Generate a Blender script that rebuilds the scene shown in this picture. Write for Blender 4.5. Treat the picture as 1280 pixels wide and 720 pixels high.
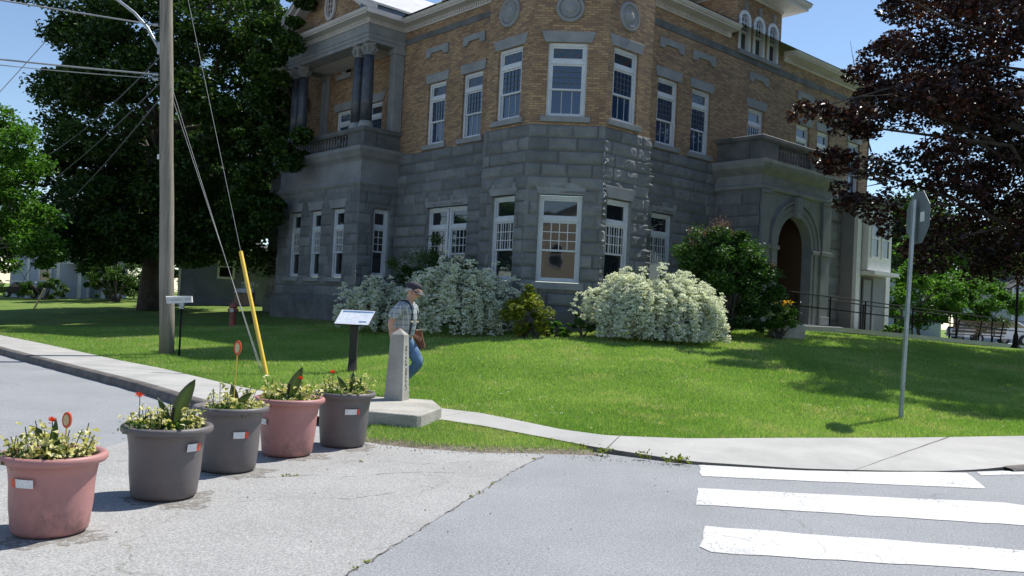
import bpy, math, random
import numpy as np
from mathutils import Vector, Matrix

for o in list(bpy.data.objects):
    bpy.data.objects.remove(o)
SC = bpy.context.scene
COL = SC.collection
R = math.radians

# ---------------------------------------------------------------- camera
PITCH, ROLL = R(1.3204), R(2.8326)
cp, sp = math.cos(PITCH), math.sin(PITCH)
F0 = Vector((0, cp, sp)); U0 = Vector((0, -sp, cp)); R0 = Vector((1, 0, 0))
RR = R0 * math.cos(ROLL) + U0 * math.sin(ROLL)
UU = -R0 * math.sin(ROLL) + U0 * math.cos(ROLL)
cam_d = bpy.data.cameras.new('camera'); cam = bpy.data.objects.new('camera', cam_d); COL.objects.link(cam)
M = Matrix(((RR.x, UU.x, -F0.x, 0), (RR.y, UU.y, -F0.y, 0), (RR.z, UU.z, -F0.z, 1.5), (0, 0, 0, 1)))
cam.matrix_world = M
cam_d.sensor_width = 36; cam_d.lens = 1069.63 / 1280 * 36
cam_d.clip_start = 0.1; cam_d.clip_end = 3000
SC.camera = cam

# ---------------------------------------------------------------- sky, sun, exposure
SUN_AZ, SUN_EL = R(50.9), R(57)          # azimuth from +Y towards +X
w = bpy.data.worlds.new('World'); SC.world = w; w.use_nodes = True
nt = w.node_tree; bg = nt.nodes['Background']
sky = nt.nodes.new('ShaderNodeTexSky'); sky.sky_type = 'NISHITA'; sky.sun_disc = False
sky.sun_elevation = SUN_EL; sky.sun_rotation = SUN_AZ
sky.air_density = 1.0; sky.dust_density = 0.05; sky.ozone_density = 2.2; sky.altitude = 400
nt.links.new(sky.outputs[0], bg.inputs[0]); bg.inputs[1].default_value = 0.105
sd = bpy.data.lights.new('sun', 'SUN'); sd.energy = 4.4; sd.angle = R(0.53); sd.color = (1.0, 0.965, 0.90)
sun = bpy.data.objects.new('sun', sd); COL.objects.link(sun)
sdir = Vector((math.sin(SUN_AZ) * math.cos(SUN_EL), math.cos(SUN_AZ) * math.cos(SUN_EL), math.sin(SUN_EL)))
sun.rotation_euler = sdir.to_track_quat('Z', 'Y').to_euler(); sun.location = (30, 30, 40)
SC.view_settings.view_transform = 'Standard'; SC.view_settings.look = 'None'
SC.view_settings.exposure = 0.55; SC.view_settings.gamma = 1.0

# ---------------------------------------------------------------- materials
def new_mat(name):
    m = bpy.data.materials.new(name); m.use_nodes = True
    n = m.node_tree; b = n.nodes['Principled BSDF']
    return m, n, b
def N(n, t, **kw):
    x = n.nodes.new(t)
    for k, v in kw.items():
        setattr(x, k, v)
    return x
def ramp(n, stops):
    r = n.nodes.new('ShaderNodeValToRGB'); e = r.color_ramp.elements
    while len(e) < len(stops): e.new(0.5)
    for i, (p, c) in enumerate(stops):
        e[i].position = p; e[i].color = (*c, 1)
    return r
def coord(n, scale, kind='Object'):
    tc = n.nodes.new('ShaderNodeTexCoord'); mp = n.nodes.new('ShaderNodeMapping')
    if isinstance(scale, (int, float)): scale = (scale,) * 3
    mp.inputs['Scale'].default_value = scale
    if kind == 'Position':
        g = n.nodes.new('ShaderNodeNewGeometry'); n.links.new(g.outputs['Position'], mp.inputs[0])
    else:
        n.links.new(tc.outputs[kind], mp.inputs[0])
    return mp
def noise(n, vec, scale, detail=4, rough=0.55):
    t = n.nodes.new('ShaderNodeTexNoise'); t.inputs['Scale'].default_value = scale
    t.inputs['Detail'].default_value = detail; t.inputs['Roughness'].default_value = rough
    n.links.new(vec.outputs[0], t.inputs['Vector']); return t
def mix(n, a, b, fac, mode='MIX'):
    m = n.nodes.new('ShaderNodeMix'); m.data_type = 'RGBA'; m.blend_type = mode
    for s, v in ((m.inputs[6], a), (m.inputs[7], b), (m.inputs[0], fac)):
        if hasattr(v, 'is_output') or isinstance(v, bpy.types.NodeSocket): n.links.new(v, s)
        elif isinstance(v, (int, float)): s.default_value = v
        else: s.default_value = (*v, 1)
    return m.outputs[2]
def bump(n, b, h, strength=0.4, dist=0.02):
    bp = n.nodes.new('ShaderNodeBump'); bp.inputs['Strength'].default_value = strength
    bp.inputs['Distance'].default_value = dist
    n.links.new(h, bp.inputs['Height']); n.links.new(bp.outputs[0], b.inputs['Normal'])
def mottled(name, c1, c2, scale=3, rough=0.7, bs=0.25, bd=0.01, fine=40, metallic=0.0, kind='Position', c3=None, spec=0.4):
    m, n, b = new_mat(name)
    v = coord(n, 1, kind)
    a = noise(n, v, scale, 6); f = noise(n, v, fine, 3)
    r = ramp(n, [(0.3, c1), (0.7, c2)] if c3 is None else [(0.25, c1), (0.5, c3), (0.75, c2)])
    n.links.new(a.outputs[0], r.inputs[0])
    g = ramp(n, [(0.3, (0.82,) * 3), (0.7, (1.12,) * 3)]); n.links.new(f.outputs[0], g.inputs[0])
    n.links.new(mix(n, r.outputs[0], g.outputs[0], 1.0, 'MULTIPLY'), b.inputs['Base Color'])
    b.inputs['Roughness'].default_value = rough; b.inputs['Metallic'].default_value = metallic
    b.inputs['Specular IOR Level'].default_value = spec
    bump(n, b, f.outputs[0], bs, bd)
    return m
def plain(name, c, rough=0.6, metallic=0.0, spec=0.4):
    return mottled(name, tuple(x * 0.93 for x in c), tuple(min(1, x * 1.06) for x in c), 5, rough, 0.08, 0.004, 60, metallic, 'Object', None, spec)

MT = {}
# grass ground
m, n, b = new_mat('lawn'); v = coord(n, 1, 'Position')
a = noise(n, v, 0.35, 5); c = noise(n, v, 4, 6, 0.7); f = noise(n, coord(n, (1, 1, 1), 'Position'), 55, 4, 0.7)
r1 = ramp(n, [(0.3, (0.12, 0.21, 0.04)), (0.55, (0.16, 0.26, 0.055)), (0.75, (0.24, 0.33, 0.09))]); n.links.new(a.outputs[0], r1.inputs[0])
r2 = ramp(n, [(0.3, (0.7, 0.72, 0.7)), (0.7, (1.3, 1.22, 1.2))]); n.links.new(c.outputs[0], r2.inputs[0])
r3 = ramp(n, [(0.3, (0.5, 0.5, 0.5)), (0.7, (1.4, 1.35, 1.3))]); n.links.new(f.outputs[0], r3.inputs[0])
pz_ = noise(n, v, 1.7, 5, 0.7); pr_ = ramp(n, [(0.52, (0,) * 3), (0.70, (0.75,) * 3)]); n.links.new(pz_.outputs[0], pr_.inputs[0])
x = mix(n, r1.outputs[0], r2.outputs[0], 1.0, 'MULTIPLY'); x = mix(n, x, (0.30, 0.29, 0.12), pr_.outputs[0]); x = mix(n, x, r3.outputs[0], 1.0, 'MULTIPLY')
n.links.new(x, b.inputs['Base Color']); b.inputs['Roughness'].default_value = 0.9; b.inputs['Specular IOR Level'].default_value = 0.15
bump(n, b, f.outputs[0], 0.9, 0.04); MT['lawn'] = m

def leafmat(name, stops, rough=0.5, trans=0.35, spec=0.35, tint=1.0):
    m, n, b = new_mat(name)
    at = N(n, 'ShaderNodeAttribute', attribute_name='tone')
    r = ramp(n, stops); n.links.new(at.outputs['Fac'], r.inputs[0])
    n.links.new(r.outputs[0], b.inputs['Base Color']); b.inputs['Roughness'].default_value = rough
    b.inputs['Specular IOR Level'].default_value = spec
    tr = n.nodes.new('ShaderNodeBsdfTranslucent')
    mul = mix(n, r.outputs[0], (1.5, 1.6, 0.7), 1.0, 'MULTIPLY')
    n.links.new(mul, tr.inputs[0])
    ms = n.nodes.new('ShaderNodeMixShader'); ms.inputs[0].default_value = trans
    n.links.new(b.outputs[0], ms.inputs[1]); n.links.new(tr.outputs[0], ms.inputs[2])
    n.links.new(ms.outputs[0], n.nodes['Material Output'].inputs[0])
    return m
MT['blade'] = leafmat('grass_blade', [(0, (0.11, 0.22, 0.04)), (0.5, (0.20, 0.335, 0.08)), (0.92, (0.31, 0.43, 0.14)), (1, (0.50, 0.47, 0.27))], 0.5, 0.42, 0.4)
MT['leaf_dark'] = leafmat('dark_maple_leaf', [(0, (0.012, 0.033, 0.007)), (0.5, (0.025, 0.060, 0.011)), (1, (0.075, 0.14, 0.02))], 0.5, 0.22, 0.3)
MT['leaf_bright'] = leafmat('bright_leaf', [(0, (0.035, 0.10, 0.014)), (0.5, (0.06, 0.15, 0.02)), (1, (0.11, 0.22, 0.03))], 0.5, 0.45)
MT['leaf_red'] = leafmat('red_maple_leaf', [(0, (0.012, 0.007, 0.008)), (0.5, (0.030, 0.012, 0.012)), (0.82, (0.085, 0.028, 0.020)), (1, (0.19, 0.065, 0.03))], 0.42, 0.14, 0.45)
MT['leaf_shrub'] = leafmat('shrub_leaf', [(0, (0.025, 0.06, 0.015)), (0.5, (0.05, 0.11, 0.022)), (1, (0.11, 0.2, 0.04))], 0.45, 0.3)
MT['leaf_lilac'] = leafmat('lilac_leaf', [(0, (0.02, 0.055, 0.014)), (0.5, (0.04, 0.10, 0.02)), (1, (0.10, 0.20, 0.04))], 0.5, 0.25, 0.25)
MT['leaf_yellow'] = leafmat('yellow_green_leaf', [(0, (0.08, 0.12, 0.015)), (0.5, (0.16, 0.20, 0.02)), (1, (0.32, 0.30, 0.04))], 0.5, 0.35)
MT['leaf_vari'] = leafmat('variegated_leaf', [(0, (0.05, 0.11, 0.02)), (0.36, (0.10, 0.15, 0.035)), (0.5, (0.50, 0.46, 0.15)), (1, (0.72, 0.68, 0.42))], 0.5, 0.25)
MT['leaf_canna'] = leafmat('canna_leaf', [(0, (0.05, 0.045, 0.03)), (0.5, (0.055, 0.075, 0.035)), (1, (0.08, 0.13, 0.035))], 0.5, 0.25)
MT['petal_white'] = leafmat('white_petal', [(0, (0.62, 0.64, 0.58)), (0.5, (0.80, 0.81, 0.77)), (1, (0.86, 0.86, 0.84))], 0.7, 0.2, 0.1)
MT['petal_pink'] = leafmat('faded_pink_petal', [(0, (0.17, 0.08, 0.08)), (1, (0.33, 0.19, 0.17))], 0.7, 0.2, 0.1)
MT['petal_red'] = leafmat('red_petal', [(0, (0.65, 0.04, 0.02)), (1, (0.85, 0.12, 0.04))], 0.6, 0.2, 0.2)
MT['petal_yellow'] = leafmat('yellow_petal', [(0, (0.8, 0.35, 0.02)), (1, (0.85, 0.6, 0.05))], 0.6, 0.2, 0.2)
MT['bark'] = mottled('bark', (0.05, 0.042, 0.034), (0.13, 0.11, 0.09), 4, 0.9, 0.8, 0.03, 18)
MT['pole_wood'] = None
# weathered pole: vertical grain
m, n, b = new_mat('weathered_pole_wood'); v = coord(n, (14, 14, 0.5), 'Object')
a = noise(n, v, 1.5, 8, 0.7); c = noise(n, coord(n, 1.0), 1.2, 4)
r1 = ramp(n, [(0.25, (0.13, 0.112, 0.088)), (0.5, (0.25, 0.222, 0.18)), (0.75, (0.37, 0.335, 0.28))]); n.links.new(a.outputs[0], r1.inputs[0])
r2 = ramp(n, [(0.3, (0.8, 0.8, 0.8)), (0.7, (1.1, 1.1, 1.1))]); n.links.new(c.outputs[0], r2.inputs[0])
n.links.new(mix(n, r1.outputs[0], r2.outputs[0], 1.0, 'MULTIPLY'), b.inputs['Base Color']); b.inputs['Roughness'].default_value = 0.85
bump(n, b, a.outputs[0], 0.7, 0.01); MT['pole_wood'] = m

def asphalt(name, lo, hi, speck, patch=(0.85, 1.12)):
    m, n, b = new_mat(name); v = coord(n, 1, 'Position')
    a = noise(n, v, 0.55, 8, 0.7); c = noise(n, v, 70, 6, 0.85); vo = N(n, 'ShaderNodeTexVoronoi'); vo.inputs['Scale'].default_value = 48
    n.links.new(v.outputs[0], vo.inputs['Vector'])
    g = ramp(n, [(0.25, (patch[0],) * 3), (0.75, (patch[1],) * 3)]); n.links.new(a.outputs[0], g.inputs[0])
    r = ramp(n, [(0.36, lo), (0.52, hi), (0.66, speck)]); n.links.new(c.outputs[0], r.inputs[0])
    x = mix(n, r.outputs[0], g.outputs[0], 1.0, 'MULTIPLY')
    h = ramp(n, [(0.0, (0.55,) * 3), (0.35, (1.0,) * 3), (1.0, (1.15,) * 3)]); n.links.new(vo.outputs['Distance'], h.inputs[0])
    x = mix(n, x, h.outputs[0], 0.6, 'MULTIPLY')
    # sparse cracks
    cv = N(n, 'ShaderNodeTexVoronoi', feature='DISTANCE_TO_EDGE'); cv.inputs['Scale'].default_value = 0.32
    wv = noise(n, v, 1.6, 4); add = N(n, 'ShaderNodeVectorMath', operation='MULTIPLY_ADD')
    n.links.new(wv.outputs['Color'], add.inputs[0]); add.inputs[1].default_value = (0.9, 0.9, 0.0); n.links.new(v.outputs[0], add.inputs[2])
    n.links.new(add.outputs[0], cv.inputs['Vector'])
    cr = ramp(n, [(0.0, (0.72, 0.71, 0.66)), (0.003, (1, 1, 1))]); n.links.new(cv.outputs['Distance'], cr.inputs[0])
    ms = noise(n, v, 0.5, 2); mr = ramp(n, [(0.5, (0,) * 3), (0.56, (1,) * 3)]); n.links.new(ms.outputs[0], mr.inputs[0])
    y = mix(n, x, cr.outputs[0], 1.0, 'MULTIPLY')
    x = mix(n, x, y, mr.outputs[0])
    n.links.new(x, b.inputs['Base Color']); b.inputs['Roughness'].default_value = 0.9; b.inputs['Specular IOR Level'].default_value = 0.25
    bump(n, b, c.outputs[0], 0.6, 0.006)
    return m
MT['asphalt'] = asphalt('asphalt_bluish', (0.15, 0.156, 0.166), (0.29, 0.297, 0.31), (0.46, 0.46, 0.455), (0.80, 1.10))
MT['asphalt_old'] = asphalt('asphalt_bleached', (0.185, 0.183, 0.178), (0.35, 0.345, 0.335), (0.52, 0.515, 0.50), (0.80, 1.12))
# sidewalk concrete (uv: x along, y across, metres)
def concrete(name, c1, c2, joint):
    m, n, b = new_mat(name); v = coord(n, 1, 'Position')
    a = noise(n, v, 1.3, 7, 0.65); f = noise(n, v, 120, 3, 0.7)
    r = ramp(n, [(0.25, c1), (0.7, c2)]); n.links.new(a.outputs[0], r.inputs[0])
    g = ramp(n, [(0.3, (0.86,) * 3), (0.7, (1.07,) * 3)]); n.links.new(f.outputs[0], g.inputs[0])
    x = mix(n, r.outputs[0], g.outputs[0], 1.0, 'MULTIPLY')
    if joint:
        tc = n.nodes.new('ShaderNodeTexCoord'); sx = n.nodes.new('ShaderNodeSeparateXYZ'); n.links.new(tc.outputs['UV'], sx.inputs[0])
        d = N(n, 'ShaderNodeMath', operation='PINGPONG'); d.inputs[1].default_value = joint / 2
        n.links.new(sx.outputs[0], d.inputs[0])
        lt = N(n, 'ShaderNodeMath', operation='LESS_THAN'); lt.inputs[1].default_value = 0.008; n.links.new(d.outputs[0], lt.inputs[0])
        x = mix(n, x, (0.10, 0.095, 0.08), lt.outputs[0])
    n.links.new(x, b.inputs['Base Color']); b.inputs['Roughness'].default_value = 0.85
    bump(n, b, f.outputs[0], 0.35, 0.004); return m
MT['walk'] = concrete('sidewalk_concrete', (0.31, 0.305, 0.29), (0.45, 0.44, 0.415), 2.6)
MT['concrete'] = concrete('concrete', (0.30, 0.295, 0.27), (0.42, 0.41, 0.385), 0)
MT['kerb'] = mottled('kerb_stone', (0.10, 0.088, 0.08), (0.19, 0.17, 0.155), 5, 0.9, 0.6, 0.02, 50)  # dark tone puts the shade of the sunless kerb face into the colour
# road paint with cracks
m, n, b = new_mat('road_paint'); v = coord(n, 1, 'Position')
wv = noise(n, v, 3.0, 4); add = N(n, 'ShaderNodeVectorMath', operation='MULTIPLY_ADD')
n.links.new(wv.outputs['Color'], add.inputs[0]); add.inputs[1].default_value = (0.25, 0.25, 0.0); n.links.new(v.outputs[0], add.inputs[2])
sc_ = N(n, 'ShaderNodeMapping'); sc_.inputs['Scale'].default_value = (1.0, 0.28, 1); sc_.inputs['Rotation'].default_value = (0, 0, R(-30)); n.links.new(add.outputs[0], sc_.inputs[0])
cv = N(n, 'ShaderNodeTexVoronoi', feature='DISTANCE_TO_EDGE'); cv.inputs['Scale'].default_value = 6.5; n.links.new(sc_.outputs[0], cv.inputs['Vector'])
cr = ramp(n, [(0.0, (0.40, 0.39, 0.38)), (0.010, (0.50, 0.49, 0.48)), (0.022, (0.57, 0.57, 0.56)), (1, (0.60, 0.60, 0.59))]); n.links.new(cv.outputs['Distance'], cr.inputs[0])
f = noise(n, v, 90, 4, 0.7); fr = ramp(n, [(0.34, (0.42,) * 3), (0.46, (1,) * 3)]); n.links.new(f.outputs[0], fr.inputs[0])
n.links.new(mix(n, cr.outputs[0], fr.outputs[0], 0.6, 'MULTIPLY'), b.inputs['Base Color']); b.inputs['Roughness'].default_value = 0.7
bump(n, b, f.outputs[0], 0.3, 0.004); MT['paint'] = m
wr = noise(n, v, 26, 9, 0.85); wr2 = noise(n, v, 1.1, 3); ad = N(n, 'ShaderNodeMath', operation='MULTIPLY_ADD'); n.links.new(wr2.outputs[0], ad.inputs[0]); ad.inputs[1].default_value = 0.35; n.links.new(wr.outputs[0], ad.inputs[2])
ar_ = ramp(n, [(0.55, (0.15,) * 3), (0.60, (1,) * 3)]); n.links.new(ad.outputs[0], ar_.inputs[0]); n.links.new(ar_.outputs[0], b.inputs['Alpha'])
# rock-faced granite with per-block tone
m, n, b = new_mat('rock_faced_granite'); v = coord(n, 1, 'Position')
at = N(n, 'ShaderNodeAttribute', attribute_name='tone'); jt = N(n, 'ShaderNodeAttribute', attribute_name='joint')
a = noise(n, v, 2.5, 6, 0.6); f = noise(n, v, 45, 5, 0.7)
r = ramp(n, [(0, (0.145, 0.155, 0.16)), (1, (0.235, 0.245, 0.25))]); n.links.new(at.outputs['Fac'], r.inputs[0])
g = ramp(n, [(0.3, (0.78, 0.78, 0.77)), (0.7, (1.15, 1.15, 1.14))]); n.links.new(a.outputs[0], g.inputs[0])
h = ramp(n, [(0.3, (0.75,) * 3), (0.7, (1.2,) * 3)]); n.links.new(f.outputs[0], h.inputs[0])
x = mix(n, r.outputs[0], g.outputs[0], 1.0, 'MULTIPLY'); x = mix(n, x, h.outputs[0], 1.0, 'MULTIPLY')
x = mix(n, x, (0.105, 0.11, 0.112), jt.outputs['Fac'])
n.links.new(x, b.inputs['Base Color']); b.inputs['Roughness'].default_value = 0.85
bump(n, b, f.outputs[0], 0.9, 0.03); MT['rock'] = m
MT['granite'] = mottled('dressed_granite', (0.20, 0.21, 0.215), (0.29, 0.30, 0.305), 2.2, 0.8, 0.4, 0.006, 70)
MT['granite_dark'] = mottled('weathered_granite', (0.075, 0.08, 0.082), (0.165, 0.17, 0.172), 1.8, 0.85, 0.5, 0.01, 50)
MT['granite_light'] = mottled('pale_granite', (0.17, 0.175, 0.18), (0.26, 0.265, 0.27), 1.5, 0.8, 0.4, 0.006, 60)
MT['polished'] = mottled('polished_dark_granite', (0.035, 0.042, 0.055), (0.07, 0.08, 0.10), 6, 0.35, 0.1, 0.003, 60)
# buff brick
m, n, b = new_mat('buff_brick'); tc = n.nodes.new('ShaderNodeTexCoord')
bt = N(n, 'ShaderNodeTexBrick'); bt.offset = 0.5
n.links.new(tc.outputs['UV'], bt.inputs['Vector'])
for k, vv in (('Color1', (0.40, 0.26, 0.135, 1)), ('Color2', (0.19, 0.115, 0.072, 1)), ('Mortar', (0.15, 0.125, 0.10, 1))): bt.inputs[k].default_value = vv
for k, vv in (('Scale', 1.0), ('Mortar Size', 0.008), ('Mortar Smooth', 0.1), ('Bias', -0.1), ('Brick Width', 0.20), ('Row Height', 0.064)): bt.inputs[k].default_value = vv
v = coord(n, 1, 'Position'); a = noise(n, v, 0.9, 5, 0.6); f = noise(n, v, 35, 3)
g = ramp(n, [(0.3, (0.80, 0.78, 0.76)), (0.7, (1.14, 1.14, 1.15))]); n.links.new(a.outputs[0], g.inputs[0])
x = mix(n, bt.outputs[0], g.outputs[0], 1.0, 'MULTIPLY')
n.links.new(x, b.inputs['Base Color']); b.inputs['Roughness'].default_value = 0.85
inv = N(n, 'ShaderNodeMath', operation='SUBTRACT'); inv.inputs[0].default_value = 1.0; n.links.new(bt.outputs['Fac'], inv.inputs[1])
bump(n, b, inv.outputs[0], 0.5, 0.008); MT['brick'] = m
MT['cream'] = mottled('cream_painted_wood', (0.46, 0.44, 0.43), (0.58, 0.555, 0.54), 1.2, 0.6, 0.15, 0.004, 40)
MT['white_frame'] = mottled('white_window_paint', (0.50, 0.54, 0.58), (0.63, 0.66, 0.69), 2.0, 0.5, 0.1, 0.003, 50)
MT['slate'] = mottled('roof_slate', (0.42, 0.42, 0.42), (0.60, 0.59, 0.58), 3.0, 0.45, 0.5, 0.02, 20)
m, n, b = new_mat('window_glass'); b.inputs['Base Color'].default_value = (0.012, 0.016, 0.02, 1); b.inputs['Roughness'].default_value = 0.03; b.inputs['IOR'].default_value = 1.9
f = noise(n, coord(n, 1, 'Position'), 1.3, 2); bump(n, b, f.outputs[0], 0.04, 0.05); MT['glass'] = m
m, n, b = new_mat('blue_window_glass'); b.inputs['Base Color'].default_value = (0.018, 0.04, 0.09, 1); b.inputs['Roughness'].default_value = 0.04; b.inputs['IOR'].default_value = 1.9  # blue base colour paints the reflected sky into the upper panes
f = noise(n, coord(n, 1, 'Position'), 1.3, 2); bump(n, b, f.outputs[0], 0.04, 0.05); MT['glass_blue'] = m
m, n, b = new_mat('stained_glass'); b.inputs['Roughness'].default_value = 0.12; b.inputs['IOR'].default_value = 1.7
f = noise(n, coord(n, 1, 'Position'), 9, 2); r = ramp(n, [(0.4, (0.02, 0.035, 0.07)), (0.55, (0.03, 0.06, 0.07)), (0.66, (0.09, 0.03, 0.02))]); n.links.new(f.outputs[0], r.inputs[0]); n.links.new(r.outputs[0], b.inputs['Base Color'])
bump(n, b, f.outputs[0], 0.15, 0.02); MT['stained'] = m
MT['curtain'] = plain('white_curtain', (0.45, 0.46, 0.46), 0.9)
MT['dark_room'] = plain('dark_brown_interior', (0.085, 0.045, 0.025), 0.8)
MT['door_wood'] = mottled('brown_door_wood', (0.09, 0.045, 0.02), (0.16, 0.08, 0.035), 4, 0.5)
MT['clap_grey'] = None
def clap(name, c, h=0.11):
    m, n, b = new_mat(name); v = coord(n, 1, 'Position'); sx = n.nodes.new('ShaderNodeSeparateXYZ'); n.links.new(v.outputs[0], sx.inputs[0])
    d = N(n, 'ShaderNodeMath', operation='FRACT'); q = N(n, 'ShaderNodeMath', operation='DIVIDE'); q.inputs[1].default_value = h
    n.links.new(sx.outputs[2], q.inputs[0]); n.links.new(q.outputs[0], d.inputs[0])
    iv = N(n, 'ShaderNodeMath', operation='SUBTRACT'); iv.inputs[0].default_value = 1.0; n.links.new(d.outputs[0], iv.inputs[1])
    a = noise(n, v, 2, 4); r = ramp(n, [(0.3, tuple(k * 0.9 for k in c)), (0.7, c)]); n.links.new(a.outputs[0], r.inputs[0])
    n.links.new(r.outputs[0], b.inputs['Base Color']); b.inputs['Roughness'].default_value = 0.7; bump(n, b, iv.outputs[0], 1.0, 0.02); return m
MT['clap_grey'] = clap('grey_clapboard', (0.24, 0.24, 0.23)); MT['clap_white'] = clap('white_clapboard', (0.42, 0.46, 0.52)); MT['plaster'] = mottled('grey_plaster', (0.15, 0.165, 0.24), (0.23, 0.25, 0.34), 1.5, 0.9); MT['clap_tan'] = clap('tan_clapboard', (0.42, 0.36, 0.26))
MT['trim'] = plain('white_trim', (0.68, 0.68, 0.66), 0.6)
MT['shingle'] = mottled('dark_shingle', (0.05, 0.05, 0.055), (0.10, 0.10, 0.105), 6, 0.9)
MT['soil'] = mottled('potting_soil', (0.035, 0.025, 0.018), (0.09, 0.065, 0.05), 12, 0.95, 1.0, 0.03, 60)
def potmat(name, c, dirt):
    m, n, b = new_mat(name); v = coord(n, 1, 'Object'); a = noise(n, v, 5.5, 6, 0.65); f = noise(n, coord(n, (1.3, 1.3, 0.9)), 4.5, 6, 0.75)
    sx = n.nodes.new('ShaderNodeSeparateXYZ'); n.links.new(v.outputs[0], sx.inputs[0])
    r = ramp(n, [(0.25, tuple(k * 0.88 for k in c)), (0.75, tuple(k * 1.06 for k in c))]); n.links.new(a.outputs[0], r.inputs[0])
    low = N(n, 'ShaderNodeMapRange'); low.inputs[1].default_value = 0.38; low.inputs[2].default_value = 0.0; low.inputs[3].default_value = 0.0; low.inputs[4].default_value = 1.0; n.links.new(sx.outputs[2], low.inputs[0])
    dr = ramp(n, [(0.49, (0,) * 3), (0.64, (0.85,) * 3)]); n.links.new(f.outputs[0], dr.inputs[0])
    mu = N(n, 'ShaderNodeMath', operation='MULTIPLY'); n.links.new(dr.outputs[0], mu.inputs[0]); n.links.new(low.outputs[0], mu.inputs[1])
    n.links.new(mix(n, r.outputs[0], dirt, mu.outputs[0]), b.inputs['Base Color']); b.inputs['Roughness'].default_value = 0.5; b.inputs['Specular IOR Level'].default_value = 0.35
    bump(n, b, a.outputs[0], 0.1, 0.01); return m
MT['pot_pink'] = potmat('pink_plastic', (0.42, 0.205, 0.19), (0.16, 0.09, 0.08)); MT['pot_grey'] = potmat('taupe_plastic', (0.145, 0.13, 0.13), (0.12, 0.10, 0.09))
MT['sticker_white'] = plain('white_reflector', (0.72, 0.73, 0.74), 0.4); MT['sticker_red'] = plain('red_reflector', (0.62, 0.08, 0.03), 0.4)
MT['monument'] = mottled('weathered_monument_granite', (0.25, 0.24, 0.215), (0.42, 0.405, 0.365), 3, 0.85, 0.6, 0.008, 60)
MT['slab'] = mottled('weathered_concrete', (0.30, 0.285, 0.25), (0.46, 0.44, 0.39), 2.4, 0.9, 0.7, 0.012, 45)
MT['ink'] = plain('dark_lettering', (0.11, 0.10, 0.09), 0.9)
MT['leadwork'] = plain('dark_leadwork', (0.10, 0.11, 0.12), 0.6)
MT['galv'] = mottled('galvanised_steel', (0.30, 0.33, 0.35), (0.42, 0.45, 0.47), 6, 0.45, 0.1, 0.003, 50, 0.55)
MT['sign_back'] = mottled('dull_aluminium', (0.17, 0.20, 0.22), (0.24, 0.27, 0.29), 3, 0.5, 0.05, 0.003, 50, 0.4)
MT['wire'] = plain('cable_grey', (0.30, 0.31, 0.32), 0.5, 0.3); MT['wire_dark'] = plain('black_cable', (0.06, 0.06, 0.065), 0.6)
MT['guard'] = plain('yellow_plastic', (0.80, 0.52, 0.06), 0.4)
MT['black'] = plain('black_metal', (0.008, 0.008, 0.009), 0.75, 0, 0.15); MT['blackbrown'] = plain('dark_brown_post', (0.035, 0.03, 0.028), 0.6)
MT['white_plastic'] = plain('white_plastic', (0.72, 0.70, 0.72), 0.5)
MT['panel_face'] = mottled('printed_panel', (0.62, 0.66, 0.74), (0.74, 0.76, 0.80), 14, 0.3, 0.0, 0.001, 30, 0, 'Object')
MT['panel_blue'] = plain('panel_blue', (0.15, 0.25, 0.42), 0.35)
MT['hydrant'] = mottled('faded_red_paint', (0.22, 0.05, 0.045), (0.34, 0.10, 0.085), 8, 0.6); MT['brown_wood'] = mottled('brown_boards', (0.13, 0.085, 0.05), (0.24, 0.165, 0.10), 6, 0.8)
MT['skin'] = plain('skin', (0.50, 0.28, 0.20), 0.5); MT['denim'] = mottled('denim', (0.06, 0.12, 0.22), (0.15, 0.25, 0.40), 9, 0.9, 0.4, 0.01, 60, 0, 'Object')
MT['cap'] = plain('dark_cap', (0.035, 0.033, 0.045), 0.85); MT['capvisor'] = plain('grey_visor', (0.085, 0.08, 0.088), 0.85); MT['hair'] = plain('grey_hair', (0.42, 0.41, 0.40), 0.8)
MT['strap'] = plain('navy_strap', (0.012, 0.015, 0.03), 0.7); MT['folder'] = plain('brown_leather', (0.20, 0.085, 0.045), 0.5); MT['paper'] = plain('paper', (0.75, 0.76, 0.76), 0.7)
MT['shoe'] = plain('white_shoe', (0.35, 0.34, 0.33), 0.6)
m, n, b = new_mat('plaid_shirt'); v = coord(n, 1, 'Object'); sx = n.nodes.new('ShaderNodeSeparateXYZ'); n.links.new(v.outputs[0], sx.inputs[0])
def band(out, per, w_):
    d = N(n, 'ShaderNodeMath', operation='PINGPONG'); d.inputs[1].default_value = per / 2; n.links.new(out, d.inputs[0])
    l = N(n, 'ShaderNodeMath', operation='LESS_THAN'); l.inputs[1].default_value = w_; n.links.new(d.outputs[0], l.inputs[0]); return l.outputs[0]
x = mix(n, (0.34, 0.37, 0.37), (0.20, 0.24, 0.28), band(sx.outputs[2], 0.085, 0.014))
y = mix(n, x, (0.19, 0.23, 0.28), band(sx.outputs[1], 0.075, 0.012)); x = mix(n, x, y, 0.75)
y = mix(n, x, (0.45, 0.47, 0.46), band(sx.outputs[0], 0.06, 0.006)); n.links.new(y, b.inputs['Base Color']); b.inputs['Roughness'].default_value = 0.9
f = noise(n, v, 14, 3); bump(n, b, f.outputs[0], 0.6, 0.03); MT['shirt'] = m
MT['car_white'] = plain('white_car_paint', (0.66, 0.67, 0.68), 0.25); MT['tyre'] = plain('rubber', (0.02, 0.02, 0.02), 0.8)
MT['bench_wood'] = mottled('bench_slats', (0.10, 0.07, 0.06), (0.20, 0.14, 0.11), 8, 0.7)

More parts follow.
